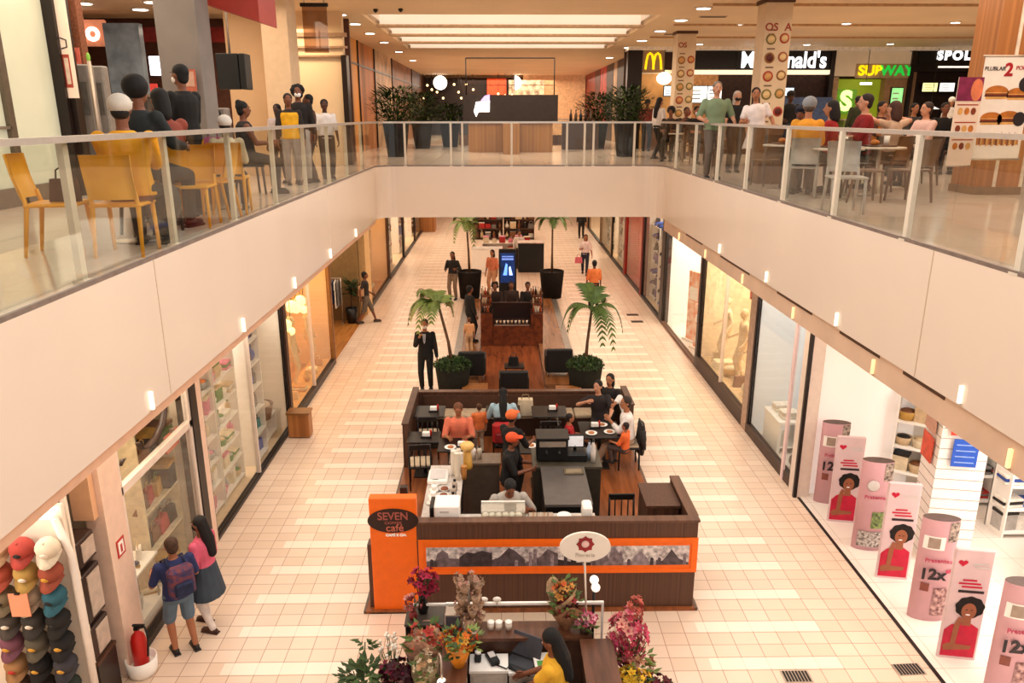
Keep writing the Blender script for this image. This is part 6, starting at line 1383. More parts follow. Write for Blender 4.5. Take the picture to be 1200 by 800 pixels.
# cafe
person('man in a salmon shirt seated at the cafe table facing the counter', (-.78, 13.35, CF), PI, 1.72, sit=.48, top='#e57a5c', bot='#3a302c', hair='#7a4a30', sleeve=.5, skin='tan', hands=((-.17, .4, .82), (.17, .4, .82)), nod=.5, lean=.12, vox=.012, wide=1.12)
person('woman with long black hair and light blue shirt seated with her back to the counter', (.05, 13.95, CF), 0, 1.72, sit=.48, top='#a8c4d0', bot='#2a3040', hair='#0d0a0a', style='long', sleeve=.6, skin='tan', hands=((-.22, .4, .8), (.22, .4, .8)), lean=.15, nod=.3, vox=.012, wide=1.1)
person('toddler in an orange top and pale trousers standing beside the woman in light blue', (-.42, 14.05, CF), .3, 1.05, top='#e0743c', bot='#c8b49a', sleeve=.6, hair='#5a3824', skin='light', vox=.014, wide=1.1)
person('cafe worker in black with an orange cap at the coffee machine', (.12, 11.25, CF), D(-100), 1.62, top='#171312', bot='#171312', hair='#171110', hat='#e2562c', sleeve=.5, skin='brown', hands=((-.15, .42, 1.14), (.2, .4, 1.18)), lean=.1, vox=.012, wide=1.15)
person('cafe worker in black with an orange cap standing behind the other one', (.18, 12.1, CF), D(-40), 1.66, top='#1b1614', bot='#171312', hair='#171110', hat='#e8703a', sleeve=.5, skin='brown', hands=((-.15, .35, 1.1), (.2, .35, 1.1)), vox=.012)
person('cafe worker in a pale grey shirt bending over the warming case', (.08, 9.98, CF), PI+.15, 1.7, top='#b3aaa0', bot='#2a2422', hair='#14100f', sleeve=.45, skin='brown', hands=((-.24, .42, 1.2), (.22, .36, 1.2)), lean=.55, nod=.75, vox=.011, wide=1.15)
person('man in a white shirt and khaki trousers seated at the family table', (2.42, 13.45, CF), PI/2, 1.76, sit=.48, top='#efe8e2', bot='#b8987c', hair='#3a2a22', sleeve=.8, skin='tan', hands=((-.1, .36, .95), (.16, .26, 1.15)), lean=.1, look=.3, feet=((-.08, .62, 0), (.12, .5, 0)), vox=.012, shoe='#c8a890')
person('small child in orange on the lap side of the man in white', (2.3, 13.05, CF+.0), D(60), 1.1, sit=.75, top='#e86a30', bot='#4a3a34', hair='#2a1c16', sleeve=.6, skin='tan', vox=.013, feet=((-.1, .35, .35), (.1, .33, .33)))
person('woman with black hair and dark top seated at the far side of the family table', (2.0, 14.35, CF), D(170), 1.74, sit=.5, top='#2a2020', bot='#1c1818', hair='#0e0a0a', style='long', sleeve=.35, skin='light', hands=((-.2, .42, .82), (.25, .3, 1.05)), look=-.4, vox=.012, bend=.1)
person('child in red seated on the inner side of the family table', (1.3, 13.5, CF), -PI/2, 1.3, sit=.5, top='#a82024', bot='#2a2422', hair='#1a1210', sleeve=.6, skin='tan', vox=.014)
person('woman in black leaning against the corner of the cafe back partition', (2.26, 14.92, CF), D(150), 1.72, sit=.46, top='#1c1615', bot='#1a1514', hair='#0f0b0a', style='bob', sleeve=.95, skin='tan', hands=((-.2, .3, .9), (.2, .35, .9)), vox=.012)
person('florist with long black hair in a yellow top seated in the flower stall', (.58, 6.56, 0), D(68), 1.7, sit=.65, top='#e8b030', bot='#2a2a30', hair='#0c0909', style='long', sleeve=.3, skin='brown', hands=((-.12, .42, .8), (.12, .4, .82)), lean=.12, nod=.45, vox=.01, feet=((-.12, .34, .12), (.12, .3, .12)))
# mannequins
for k, (x, y, z, rz, c) in enumerate([(5.75, 16.2, .36, PI/2, '#d8bc94'), (5.8, 17.5, .36, PI/2, '#d8bc94'), (5.75, 18.7, .36, PI/2, '#e0c8a4')]):
    person('beige mannequin on the platform, %s from the grey pier' % ORD[k], (x, y, z), rz, 1.75, skin=c, mann=True, cat='mannequin', name='mannequin', vox=.02, hands=((-.28, .1, .9), (.25, .2, 1.0)))
for k, (x, y, z) in enumerate([(-4.95, 16.4, .18), (-5.0, 17.7, .18), (-4.95, 19.1, .18)]):
    person('golden lit mannequin in the amber window, %s from the wood box' % ORD[k], (x, y, z), -PI/2, 1.75, skin='#e8c48c', mann=True, cat='mannequin', name='mannequin', vox=.02)
# ------------------------------------------------------------------ upper level
def ux(px, Y, py=140):
    """world x on the upper level of a point seen at column px and depth Y"""
    a = (px-600)/900; b_ = (400-py)/900; c, s = math.cos(math.radians(16.4)), math.sin(math.radians(16.4)); fw = c+b_*s
    p = math.radians(.916)
    return Y*(a*math.cos(p)+fw*math.sin(p))/(-a*math.sin(p)+fw*math.cos(p))
def ut(py, Y):
    """world z at image row py and depth Y"""
    b_ = (400-py)/900; c, s = math.cos(math.radians(16.4)), math.sin(math.radians(16.4))
    return 6.5+Y*(-s+b_*c)/(c+b_*s)
def wallbox(name, x0, x1, y0, y1, z0, z1, m):
    b = MB(); b.box(x0, x1, y0, y1, z0, z1, m); return struct(name, b)
# left: glazed shop front close to the camera
MILK = mat('#cfd0b8', .2, emit=.28, var=.06, scale=.8)
sf = MB()
sf.box(-6.72, -6.66, 6, 12.25, UF+.25, 8.9, MILK)
struct('window_20', sf)
b = MB()
for y in (8.7, 10.95): b.box(-6.66, -6.6, y-.07, y+.07, UF, 8.9, mat('#6e6254', .4, .3))
b.box(-6.66, -6.6, 6, 12.25, UF, UF+.25, mat('#7a6e62', .4, .3)); b.box(-6.64, -6.6, 6, 10.9, UF+1.02, UF+1.06, mat('#8a7e70', .4, .3)); b.box(-6.68, -6.5, 12.2, 12.3, UF, 8.9, FRAME_D); struct('trim_20', b)
t = thing('vertical_sign', 'tall narrow cream sign with small marks on the dark shop front post', 'sign', (-6.45, 12.3, 6.75)); b = MB(); b.box(-.1, .1, -.03, .0, 0, 2.15, mat('#f0d8c4', .5, emit=.2, var=.02)); b.build('plate', t)
b = MB(); b.box(-.05, .05, -.034, -.03, .15, .62, mat('#b84a3c', .5)); b.box(-.03, .03, -.038, -.034, .2, .57, mat('#f0d8c4', .5)); b.build('red_mark', t); b = MB(); b.tube([(-.04, -.034, .7), (.04, -.034, .72), (.04, -.034, .82), (-.04, -.034, .85)], .01, DARK, 6); b.build('dark_mark', t)
wallbox('wall_pier_upper', -6.52, -6.42, 12.31, 12.5, UF, 8.9, FRAME_D)
wallbox('wall_pier_frame', ux(57, 12.28), ux(73, 12.28), 12.26, 12.32, UF, 8.9, FRAME_D)
wallbox('wall_pier_brick', ux(95, 13.6), ux(108, 13.6), 13.6, 13.8, UF, 8.9, mat('#8a5236', .8, var=.2, scale=22))
wallbox('wall_pier_grey', ux(84, 13.4), ux(96, 13.4), 13.4, 13.5, UF, 8.9, mat('#8f857c', .6))
t = thing('fire_sign', 'small red framed poster on the brick pier', 'sign', (ux(96, 13.3), 13.35, ut(76, 13.3))); b = MB(); b.box(-.1, .1, -.01, .01, 0, .26, mat('#d86a5a', .5)); b.build('plate', t); b = MB(); b.box(-.05, .05, -.014, -.01, .05, .2, mat('#a83024', .5)); b.build('symbol', t)
for k, px in enumerate((104, 121)):
    t = thing('info_screen', 'tall grey ticket machine panel, %s by the brick pier' % ['nearer', 'farther'][k], 'machine', (ux(px, 12.8+k*.4), 12.8+k*.4, UF)); b = MB(); b.cb((0, 0, .98), (.3, .2, 1.96), mat('#8f8a86', .4, var=.1), bev=.02); b.build('body', t); b = MB(); b.box(-.1, .1, -.108, -.1, 1.2, 1.7, mat('#6a6662', .3)); b.build('screen', t)
b = MB(); b.tube([(ux(114, 12.6), 12.6, UF), (ux(114, 12.6), 12.6, UF+2.0)], .03, STEEL, 8); b.ell((ux(114, 12.6), 12.6, UF+2.05), (.03, .03, .07), mat('#8ac04a', .5, emit=.2), 10, 8); b.cb((ux(114, 12.6), 12.6, UF+.01), (.2, .2, .02), STEEL); tag(b.build('beacon_post'), 'steel post with a green tip between the grey machines', 'post')
t = thing('wall_poster', 'red bordered notice on the grey concrete column', 'poster', (ux(225, 11.0), 11.0-.02, ut(107, 11))); GC = mat('#857b74', .7, var=.08, scale=2)
b = MB(); b.box(-.12, .12, -.01, .01, 0, .28, mat('#c86a50', .5)); b.build('frame', t); b = MB(); b.box(-.1, .1, -.014, -.01, .06, .25, mat('#d8a890', .5)); b.build('sheet', t)
t = thing('wall_poster', 'small pale sheet under the red bordered notice', 'poster', (ux(230, 11.0), 11.0-.02, ut(119, 11))); b = MB(); b.box(-.05, .05, -.01, .01, 0, .12, mat('#c8b8a8', .5)); b.build('sheet', t); b = MB(); b.box(-.03, .03, -.013, -.01, .03, .09, mat('#a8988a', .5)); b.build('print', t)
c = wallbox('column_1', ux(204, 11.3), ux(250, 11.3), 11.05, 11.55, UF, 8.9, GC)
# shops behind
wallbox('wall_back_upper', -15, -3.9, 21.5, 21.6, UF, 8.9, mat('#5a3424', .6, var=.15))
b = MB(); b.box(-14, -6.3, 20.6, 20.75, 8.25, 8.6, mat('#7c1a14', .5)); struct('trim_21', b)
wallbox('wall_left_upper', -12.2, -12, 13, 21.5, UF, 8.9, mat('#6a4a38', .6))
t = thing('shop_sign', 'lit white and red rounded sign inside the dark shop behind the diners', 'sign', (ux(117, 20), 20.0, ut(54, 20))); b = MB(); b.cb((0, 0, .28), (.95, .1, .6), mat('#e8906a', .5, emit=.5), bev=.03); b.build('box', t); text('do', .62, mat('#fff6ec', .4, emit=2.5), t, (0, -.07, .3), FRONT, bold=.02)
t = thing('glass_tower', 'tall grey glass display tower behind the seated diners', 'display case', (ux(158, 17.5), 17.5, UF)); b = MB(); b.box(-.36, .36, -.1, .1, 0, 1.6, mat('#5a5654', .4)); b.build('base', t); b = MB(); b.box(-.37, .37, -.1, .1, 1.6, 3.05, mat('#8c9aa4', .15, emit=.12, var=.3, scale=2)); b.build('glazing', t); b = MB(); b.box(-.4, .4, -.14, .14, 1.58, 1.63, STEEL); b.build('shelf', t)
for k, (px, y, z, c, e) in enumerate([(190, 19, 7.6, '#f0f0f8', 3), (203, 19, 7.0, '#f0704a', 3), (196, 19, 6.6, '#4a6ac8', 1.5), (183, 19, 7.0, '#b83a30', 1.2)]):
    t = thing('lit_menu', '%s lit menu panel behind the standing guard' % ['white', 'orange red', 'blue', 'dark red'][k], 'panel', (ux(px, y), y, z)); b = MB(); b.cb((0, 0, 0), (.26, .06, .42), mat(c, .4, emit=e), bev=.01); b.build('face', t); b = MB(); b.cb((0, .04, 0), (.3, .06, .46), DARK); b.build('housing', t)
# hanging screens
t = thing('hanging_screen', 'pair of black screens hung back to back on a ceiling rod by the beige wall', 'screen', (ux(277, 13.5), 13.5, ut(105, 13.5))); hh = ut(63, 13.5)-ut(105, 13.5)
b = MB(); b.cb((-.05, 0, hh/2), (.36, .1, hh), BLACK, bev=.01); b.build('screen', t); b = MB(); b.cb((.19, .12, hh/2), (.1, .34, hh), BLACK, bev=.01); b.build('screen', t); b = MB(); b.tube([(-.02, .05, hh), (-.02, .05, 8.9-t.location.z)], .02, STEEL, 8); b.build('rod', t)
b = MB(); b.cb((.06, .08, hh-.1), (.3, .04, .06), STEEL); b.build('bracket', t)
# red canopy
REDC = mat('#a83428', .5, var=.06)
zc = ut(26, 11.8)
b = MB(); b.prism([(ux(242, 11.8), 11.8, zc+.28), (ux(314, 11.8), 11.8, zc), (ux(314, 11.8), 11.8, 8.9), (ux(242, 11.8), 11.8, 8.9)], (0, .9, 0), REDC); b.build('x') if False else None
o = tag(b.build('canopy'), 'dark red shop canopy at the ceiling beside the grey column', 'canopy')
tt_ = text('M', .28, mat('#f6e0d8', .4, emit=1.5), o, (ux(286, 11.8), 11.77, zc+.42), FRONT)
WB = mat('#dcb78c', .6, var=.05, scale=1.2)
wallbox('wall_store_upper', ux(273, 16.5), ux(344, 16.5), 16.5, 16.7, UF, 8.9, WB)
wallbox('wall_edge_upper', ux(315, 15.8), ux(345, 15.8), 15.8, 16.5, UF, 8.9, mat('#e3c29c', .6, var=.04))
wallbox('wall_panel_upper', ux(338, 20), ux(407, 20), 20, 20.2, UF, 8.9, mat('#ecd2ac', .6, var=.04, scale=1))
b = MB(); 
for z, hh_ in ((8.32, .09), (8.06, .05), (7.86, .04)): b.box(ux(343, 20), ux(412, 20), 19.9, 20.0, z, z+hh_, mat('#a8876a', .5))
b.box(ux(405, 20), ux(411, 20), 19.85, 20.2, UF, 7.9, FRAME_D); struct('trim_22', b)
t = thing('hanging_glass_box', 'smoky glass hanging sign box before the pale panel wall', 'hanging sign', (ux(377, 17), 17, ut(62, 17))); hh = ut(6, 17)-ut(62, 17)
b = MB(); b.box(-.25, .25, -.02, .02, 0, hh, glass_mat('smoked_glass', (.62, .5, .42), .12)); b.build('panel', t); b = MB(); b.box(-.28, .28, -.04, .04, hh-.04, hh+.03, DARK); b.build('clamp', t); b = MB(); b.tube([(-.2, 0, hh), (-.2, 0, 8.9-t.location.z)], .01, STEEL, 6); b.tube([(.2, 0, hh), (.2, 0, 8.9-t.location.z)], .01, STEEL, 6); b.build('wire', t)
area('panel_wash', (ux(355, 19), 19.2, 8.6), .6, .3, 30, GOLD)
# left shop row on the upper level, in depth
LSX = -4.75
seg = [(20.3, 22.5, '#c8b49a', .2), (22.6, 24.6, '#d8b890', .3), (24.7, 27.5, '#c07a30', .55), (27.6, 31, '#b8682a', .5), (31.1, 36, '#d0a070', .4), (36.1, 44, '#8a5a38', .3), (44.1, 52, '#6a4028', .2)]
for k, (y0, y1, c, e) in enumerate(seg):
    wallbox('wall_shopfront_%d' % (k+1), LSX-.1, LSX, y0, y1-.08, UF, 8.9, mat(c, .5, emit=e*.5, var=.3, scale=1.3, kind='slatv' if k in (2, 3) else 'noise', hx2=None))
    b = MB(); b.box(LSX-.05, LSX+.05, y1-.08, y1+.02, UF, 8.9, FRAME_D); b.box(LSX, LSX+.03, y0, y1, 8.1, 8.16, FRAME_D); struct('trim_%d' % (30+k), b)
t = thing('shop_sign', 'green blade sign with a lit white emblem on the shop row beyond the panel wall', 'sign', (LSX+.25, 22.6, 7.15)); b = MB(); b.cb((0, 0, .35), (.5, .08, .9), mat('#8a9468', .5, emit=.25), bev=.01); b.build('plate', t); b = MB(); b.ell((.2, -.06, .3), (.14, .04, .3), mat('#f4fff8', .4, emit=5), 10, 8); b.build('emblem', t)
for k, (y, z, c) in enumerate([(21.5, 6.2, '#b83028'), (21.9, 5.9, '#d8c0b0'), (23.5, 6.4, '#c8a080')]):
    t = thing('display_board', '%s panel in the shop row beside the green blade sign' % ['red', 'pale', 'tan'][k], 'panel', (LSX+.06, y, z-.4)); b = MB(); b.cb((0, 0, .4), (.06, .5, 1.1), mat(c, .5, emit=.2), bev=.01); b.build('face', t); b = MB(); b.cb((0, 0, -.16), (.08, .54, .04), DARK); b.build('foot', t)
# right shop row in depth
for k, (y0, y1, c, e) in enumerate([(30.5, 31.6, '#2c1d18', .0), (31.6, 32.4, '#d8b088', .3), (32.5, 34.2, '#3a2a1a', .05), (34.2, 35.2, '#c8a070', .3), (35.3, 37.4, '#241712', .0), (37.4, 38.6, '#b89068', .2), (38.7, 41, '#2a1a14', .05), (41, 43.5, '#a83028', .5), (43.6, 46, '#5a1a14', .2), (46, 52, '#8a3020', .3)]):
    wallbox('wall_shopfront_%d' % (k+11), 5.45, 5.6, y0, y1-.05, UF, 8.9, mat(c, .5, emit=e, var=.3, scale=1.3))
# far end wall with dark bar
wallbox('wall_far_bar', -4.6, 1.5, 50.5, 50.7, UF, 8.75, mat('#2a1710', .6, var=.3, scale=1))
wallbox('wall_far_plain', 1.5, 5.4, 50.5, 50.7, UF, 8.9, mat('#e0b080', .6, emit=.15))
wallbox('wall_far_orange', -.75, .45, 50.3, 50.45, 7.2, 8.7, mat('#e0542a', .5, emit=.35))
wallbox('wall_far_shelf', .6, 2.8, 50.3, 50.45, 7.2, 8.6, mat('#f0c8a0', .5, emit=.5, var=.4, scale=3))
t = thing('lit_sign', 'glowing round white sign on the dark bar at the far end of the upper level', 'sign', (ux(517, 50), 50, ut(97, 50))); b = MB(); b.prism([(.42*math.cos(2*PI*k/24), -.1, .42*math.sin(2*PI*k/24)) for k in range(24)], (0, .1, 0), mat('#fff2e0', .4, emit=4)); b.build('disc', t); b = MB(); b.lathe([(.46, -.02), (.46, .02)], DARK, n=20); o = b.build('rim', t); o.rotation_euler = (PI/2, 0, 0)
t = thing('lit_sign', 'glowing half round sign above the kiosk on the far wall', 'sign', (ux(603, 50), 50, ut(97, 50))); b = MB(); b.prism([(.42*math.cos(PI/2-PI*k/16), -.1, .42*math.sin(PI/2-PI*k/16)) for k in range(17)], (0, .1, 0), mat('#fff2e0', .4, emit=4)); b.build('disc', t); b = MB(); b.box(-.04, 0, -.12, 0, -.46, .46, DARK); b.build('rim', t)
for k, (px, py) in enumerate([(502, 100), (507, 105), (513, 108), (533, 99), (538, 108), (547, 99), (555, 105), (497, 115), (520, 115), (541, 115), (584, 110), (592, 112), (600, 111)]):
    t = thing('bar_lamp', 'small glowing bar lamp, %s on the dark bar at the far end' % (ORD[k] if k < 12 else 'thirteenth'), 'lamp', (ux(px, 49), 49, ut(py, 49))); b = MB(); b.ell((0, 0, 0), .07, mat('#ffd090', .4, emit=4), 8, 6); b.build('bulb', t); b = MB(); b.tube([(0, 0, .07), (0, 0, 8.9-t.location.z)], .012, DARK, 5); b.build('cord', t)
# bridge kiosk
kx0, kx1 = -1.25, 2.0
kk = thing('bridge_kiosk', 'dark topped wooden kiosk with a thin metal frame in the middle of the bridge', 'kiosk', (.38, 27.5, UF))
KW = mat('#a87a46', .4, kind='slatv', scale=10, hx2='#8a5c30')
b = MB(); b.box(-1.42, 1.42, -.7, .7, 0, .95, KW); b.build('base', kk); b = MB(); b.box(-.26, .26, -2.2, -.7, 0, .95, KW); b.build('front_leg', kk); b = MB(); b.box(-1.5, 1.5, -.78, .78, .95, 1.0, mat('#c8a884', .4)); b.build('worktop', kk)
b = MB(); b.box(-1.6, 1.6, -.5, .5, 1.0, 1.86, mat('#2c211c', .45, var=.15)); b.build('dark_screen', kk)
b = MB(); 
for s in (-1.5, 1.5): b.tube([(s, 0, 1.86), (s, 0, 3.05)], .022, DARK, 6)
b.tube([(-1.5, 0, 3.05), (1.5, 0, 3.05)], .022, DARK, 6); b.tube([(-1.5, .5, 2.2), (1.5, .5, 2.2)], .012, DARK, 6); b.build('metal_frame', kk)
t = thing('lit_figure_sign', 'glowing white cut out sign with lilac top hung on the dark kiosk screen', 'sign', (ux(565, 26.9), 26.9, 6.55)); b = MB(); b.prism([(-.28, 0, .08), (-.2, 0, -.1), (-.12, 0, .06), (.25, 0, .06), (.26, 0, .42), (-.2, 0, .38), (-.24, 0, .2)], (0, .05, 0), mat('#fff6f0', .4, emit=3)); b.build('body', t); b = MB(); b.prism([(-.05, -.005, .42), (.26, -.005, .42), (.26, -.005, .62), (.1, -.005, .58)], (0, .05, 0), mat('#c8a0e0', .4, emit=1.5)); b.build('tip', t)
for k in range(5):
    b = MB(); b.lathe([(.05, 0), (.055, .2), (.02, .3), (.022, .38)], mat(['#3a2a20', '#5a4a3a', '#20282a'][k % 3], .25), n=9); b.lathe([(.024, .38), (.02, .4)], DARK, n=8); tag(b.build('bottle', None, (2.6+k*.18, 29.0, UF+1.0)), 'dark bottle, %s on the low counter beside the bridge kiosk' % ORD[k], 'bottle')
b = MB(); b.box(2.3, 3.6, 28.8, 29.3, 0+UF, UF+.95, mat('#4a3226', .5)); b.box(2.27, 3.63, 28.77, 29.33, UF+.95, UF+1.0, DARK); tag(b.build('low_counter'), 'low dark counter with bottles beside the bridge kiosk', 'counter')
# bushy planters
LB = mat('#2a3c17', .7, var=.35, spec=.2); LB2 = mat('#465a26', .7, var=.3, spec=.2)
def planter(label, loc, seed, h=.98, fh=1.0):
    t = thing('tall_planter', label, 'planter', loc); R_ = random.Random(seed)
    b = MB(); b.lathe([(.28, 0), (.4, h), (.36, h), (.35, h-.05)], mat('#241a14', .85, var=.15, spec=.12), n=4 if False else 20); b.build('pot', t)
    b = MB()
    for k in range(12): a = R_.uniform(0, 2*PI); r = R_.uniform(0, .2); q = R_.uniform(.2, .6); b.tube([(r*math.cos(a), r*math.sin(a), h-.05), (q*.7*math.cos(a), q*.7*math.sin(a), h+fh*.5), (q*1.1*math.cos(a), q*1.1*math.sin(a), h+fh*R_.uniform(.7, 1))], [.014, .01, .005], LB2, 5)
    b.build('stems', t)
    b = MB()
    for k in range(1100):
        a = R_.uniform(0, 2*PI); zz = R_.uniform(0, 1); rr = (.26+.5*math.sin(PI*min(1, zz*.75+.12)))*math.sqrt(R_.uniform(.05, 1))
        p = V((rr*math.cos(a), rr*math.sin(a), h-.02+fh*zz)); d = V((math.cos(a+R_.uniform(-.6, .6)), math.sin(a+R_.uniform(-.6, .6)), R_.uniform(-.5, .7))).normalized(); s_, u_ = frame_of(d); L_ = R_.uniform(.18, .32)
        b.add([p, p+d*L_*.5+s_*.034, p+d*L_, p+d*L_*.5-s_*.034], [(0, 1, 2, 3)], LB if k % 3 else LB2)
    o = b.build('foliage', t); o['kind'] = 'stuff'
planter('tall dark planter with a bushy plant at the shop-row end of the bridge balustrade', (-3.1, 24.0, UF), 1); planter('tall dark planter with a bushy plant at the food court end of the bridge balustrade', (3.85, 24.0, UF), 2)
planter('second bushy planter behind the one at the shop-row end of the bridge', (-2.9, 30.0, UF), 3); planter('second bushy planter behind the one at the food court end of the bridge', (3.7, 30.0, UF), 4); planter('smaller planter left of the bridge kiosk, farther back', (-1.95, 31.5, UF), 5, .9, .7)

# ------------------------------------------------------------------ food court fronts (plane Y = 30)
FY = 30.0
def xx(px): return ux(px, FY, 70)
wallbox('wall_food_court', xx(735), xx(1150)+7, FY+.6, FY+.8, UF, 8.9, mat('#4a2c1e', .6, var=.2, scale=1))
b = MB(); b.box(xx(735), xx(1150)+7, FY-.3, FY+.6, 8.78, 8.9, mat('#e8d2b4', .6, emit=.2)); struct('trim_40', b)
BLKS = mat('#17110f', .4, var=.1)
wallbox('wall_fascia_1', xx(808), xx(974), FY-.1, FY+.1, ut(81, FY), ut(58, FY), BLKS)
b = MB(); b.box(xx(808), xx(974), FY-.16, FY+.1, ut(87, FY), ut(82, FY), mat('#f6dcb8', .5, emit=1.3, var=.02)); struct('trim_41', b)
sg = thing('shop_sign', 'black fascia sign with white restaurant lettering behind the poster column', 'sign', (xx(917), FY-.15, ut(71, FY))); SGW = mat('#ffffff', .4, emit=1.8, var=0)
text("McDonald's", .78, SGW, sg, (0, 0, 0), FRONT, bold=.02, sx=.86)
b = MB(); b.box(-1.75, 1.75, .03, .05, -.4, .4, BLKS); b.build('backing', sg)
sg = thing('shop_sign', 'square tan sign with a yellow double arch emblem', 'sign', (xx(765), FY-.15, ut(72, FY)))
b = MB(); b.box(-.42, .42, .0, .05, -.4, .42, mat('#8a6a48', .5, emit=.25, var=.05)); b.build('plate', sg)
def arch(cx): return [(cx-.15+.0, -.03, -.28), (cx-.125, -.03, .0), (cx-.08, -.03, .22), (cx, -.03, .28), (cx+.08, -.03, .22), (cx+.125, -.03, .0), (cx+.15, -.03, -.28)]
b = MB(); YE = mat('#f4c810', .4, emit=1.2, var=.02); b.tube(arch(-.14), .042, YE, 8); b.tube(arch(.14), .042, YE, 8); b.build('arch_emblem', sg)
wallbox('wall_pier_food_1', xx(735), xx(752), FY-.2, FY+.2, UF, 8.78, FRAME_D); wallbox('wall_kitchen_1', xx(752), xx(812), FY+.3, FY+.4, UF, ut(84, FY), mat('#d89a58', .5, emit=.4, var=.2, scale=1.5))
b = MB(); b.box(xx(750), xx(812), FY-.1, FY, ut(86, FY), ut(82, FY), mat('#f0d8b0', .5, emit=.8)); b.box(xx(750), xx(752), FY-.1, FY, UF, ut(82, FY), mat('#e8c898', .5, emit=.4)); struct('trim_42', b)
b = MB(); b.ell((xx(778), FY-.2, ut(92, FY)), (.28, .1, .22), mat('#fff0c8', .4, emit=4), 12, 8); b.tube([(xx(778), FY-.2, ut(92, FY)+.2), (xx(778), FY-.2, 8.8)], .015, DARK, 5); tag(b.build('pendant_lamp'), 'glowing pendant lamp under the double arch sign', 'lamp')
wallbox('wall_kitchen_2', xx(812), xx(846), FY+.3, FY+.4, UF, ut(87, FY), mat('#c98a52', .5, emit=.3, var=.2)); wallbox('wall_kitchen_3', xx(846), xx(974), FY+.2, FY+.3, UF, ut(87, FY), mat('#3a1f16', .6, emit=.02, var=.3))
def menu(label, px0, px1, py0, py1, c, e, y=FY, c2=None):
    t = thing('menu_screen', label, 'menu board', ((ux(px0, y, py0)+ux(px1, y, py0))/2, y-.12, ut(py1, y))); w_ = (ux(px1, y, py0)-ux(px0, y, py0))/2; h = ut(py0, y)-ut(py1, y)
    b = MB(); b.cb((0, .04, h/2), (w_*2+.06, .06, h+.06), DARK); b.build('housing', t); b = MB(); b.box(-w_, w_, -.005, .005, 0, h, mat(c, .4, emit=e, var=.15, scale=3)); b.build('screen', t)
    b = MB()
    for k in range(3): b.box(-w_*.8, w_*.3, -.009, -.005, h*(.2+.25*k), h*(.27+.25*k), mat(c2 or '#8a8a86', .4)); 
    b.build('text_line', t)
menu('white lit menu board beside the green shirted man', 807, 828, 101, 120, '#eef0e6', 2.2); menu('second white lit menu board just behind the man in green', 829, 845, 101, 118, '#f4efe4', 2.0); menu('small blue white monitor in the dark restaurant front', 913, 929, 103, 112, '#cfe6f4', 2.2); menu('white blue screen by the narrow poster column', 778, 789, 101, 112, '#d4e4ee', 2.0)
wallbox('wall_counter_blue', xx(905), xx(965), FY-1.2, FY-.6, UF, ut(114, FY-.9), mat('#4a5878', .4, emit=.12, var=.2))
# green sandwich front
b = MB(); b.box(xx(972), xx(977), FY-.2, FY+.1, UF, 8.78, FRAME_D); b.box(xx(1066), xx(1070), FY-.2, FY+.1, UF, 8.78, FRAME_D); struct('trim_43', b)
wallbox('wall_fascia_2', xx(977), xx(1066), FY-.1, FY+.1, ut(89, FY), ut(60, FY), mat('#d4b894', .5, emit=.25, var=.06, scale=1))
sg = thing('shop_sign', 'beige fascia sign with yellow and green sandwich shop lettering', 'sign', (xx(1034), FY-.16, ut(83, FY)))
text('SUB', .48, mat('#f2d808', .4, emit=1.1, var=.02), sg, (-.46, 0, 0), FRONT, bold=.018, sx=1.1); text('WAY', .48, mat('#1cb83c', .4, emit=1.0, var=.02), sg, (.52, 0, 0), FRONT, bold=.018, sx=1.1)
b = MB(); b.box(-1.0, 1.0, .03, .05, -.25, .25, mat('#c8a880', .5)); b.build('backing', sg)
wallbox('wall_kitchen_4', xx(985), xx(1040), FY+.3, FY+.4, UF, ut(92, FY), mat('#8c9a1e', .5, emit=.55, var=.15, scale=1)); wallbox('wall_pier_food_2', xx(977), xx(985), FY-.05, FY+.3, UF, ut(90, FY), mat('#c8a47c', .5)); wallbox('wall_pier_food_3', xx(1040), xx(1066), FY-.05, FY+.3, UF, ut(90, FY), mat('#b08a64', .5))
sg = thing('shop_sign', 'glowing green and white letter emblem on the green wall', 'sign', (xx(999), FY+.15, ut(119, FY))); text('S', .95, mat('#e4ff9a', .4, emit=1.5, var=.02), sg, (0, 0, 0), FRONT, bold=.05); b = MB(); b.box(-.4, .4, .04, .06, -.45, .45, mat('#6a9a2a', .5, emit=.5)); b.build('backing', sg)
menu('green and white lit menu board right of the green wall', 1044, 1057, 103, 127, '#8ad080', 1.6, c2='#f4fff0')
b = MB(); b.cb((xx(1014), FY-.3, ut(98, FY)), (.4, .1, .08), mat('#fff8e0', .4, emit=4)); b.tube([(xx(1014), FY-.3, ut(98, FY)), (xx(1014), FY-.3, 8.8)], .012, DARK, 5); tag(b.build('pendant_lamp'), 'small bright lamp hanging before the green wall', 'lamp')
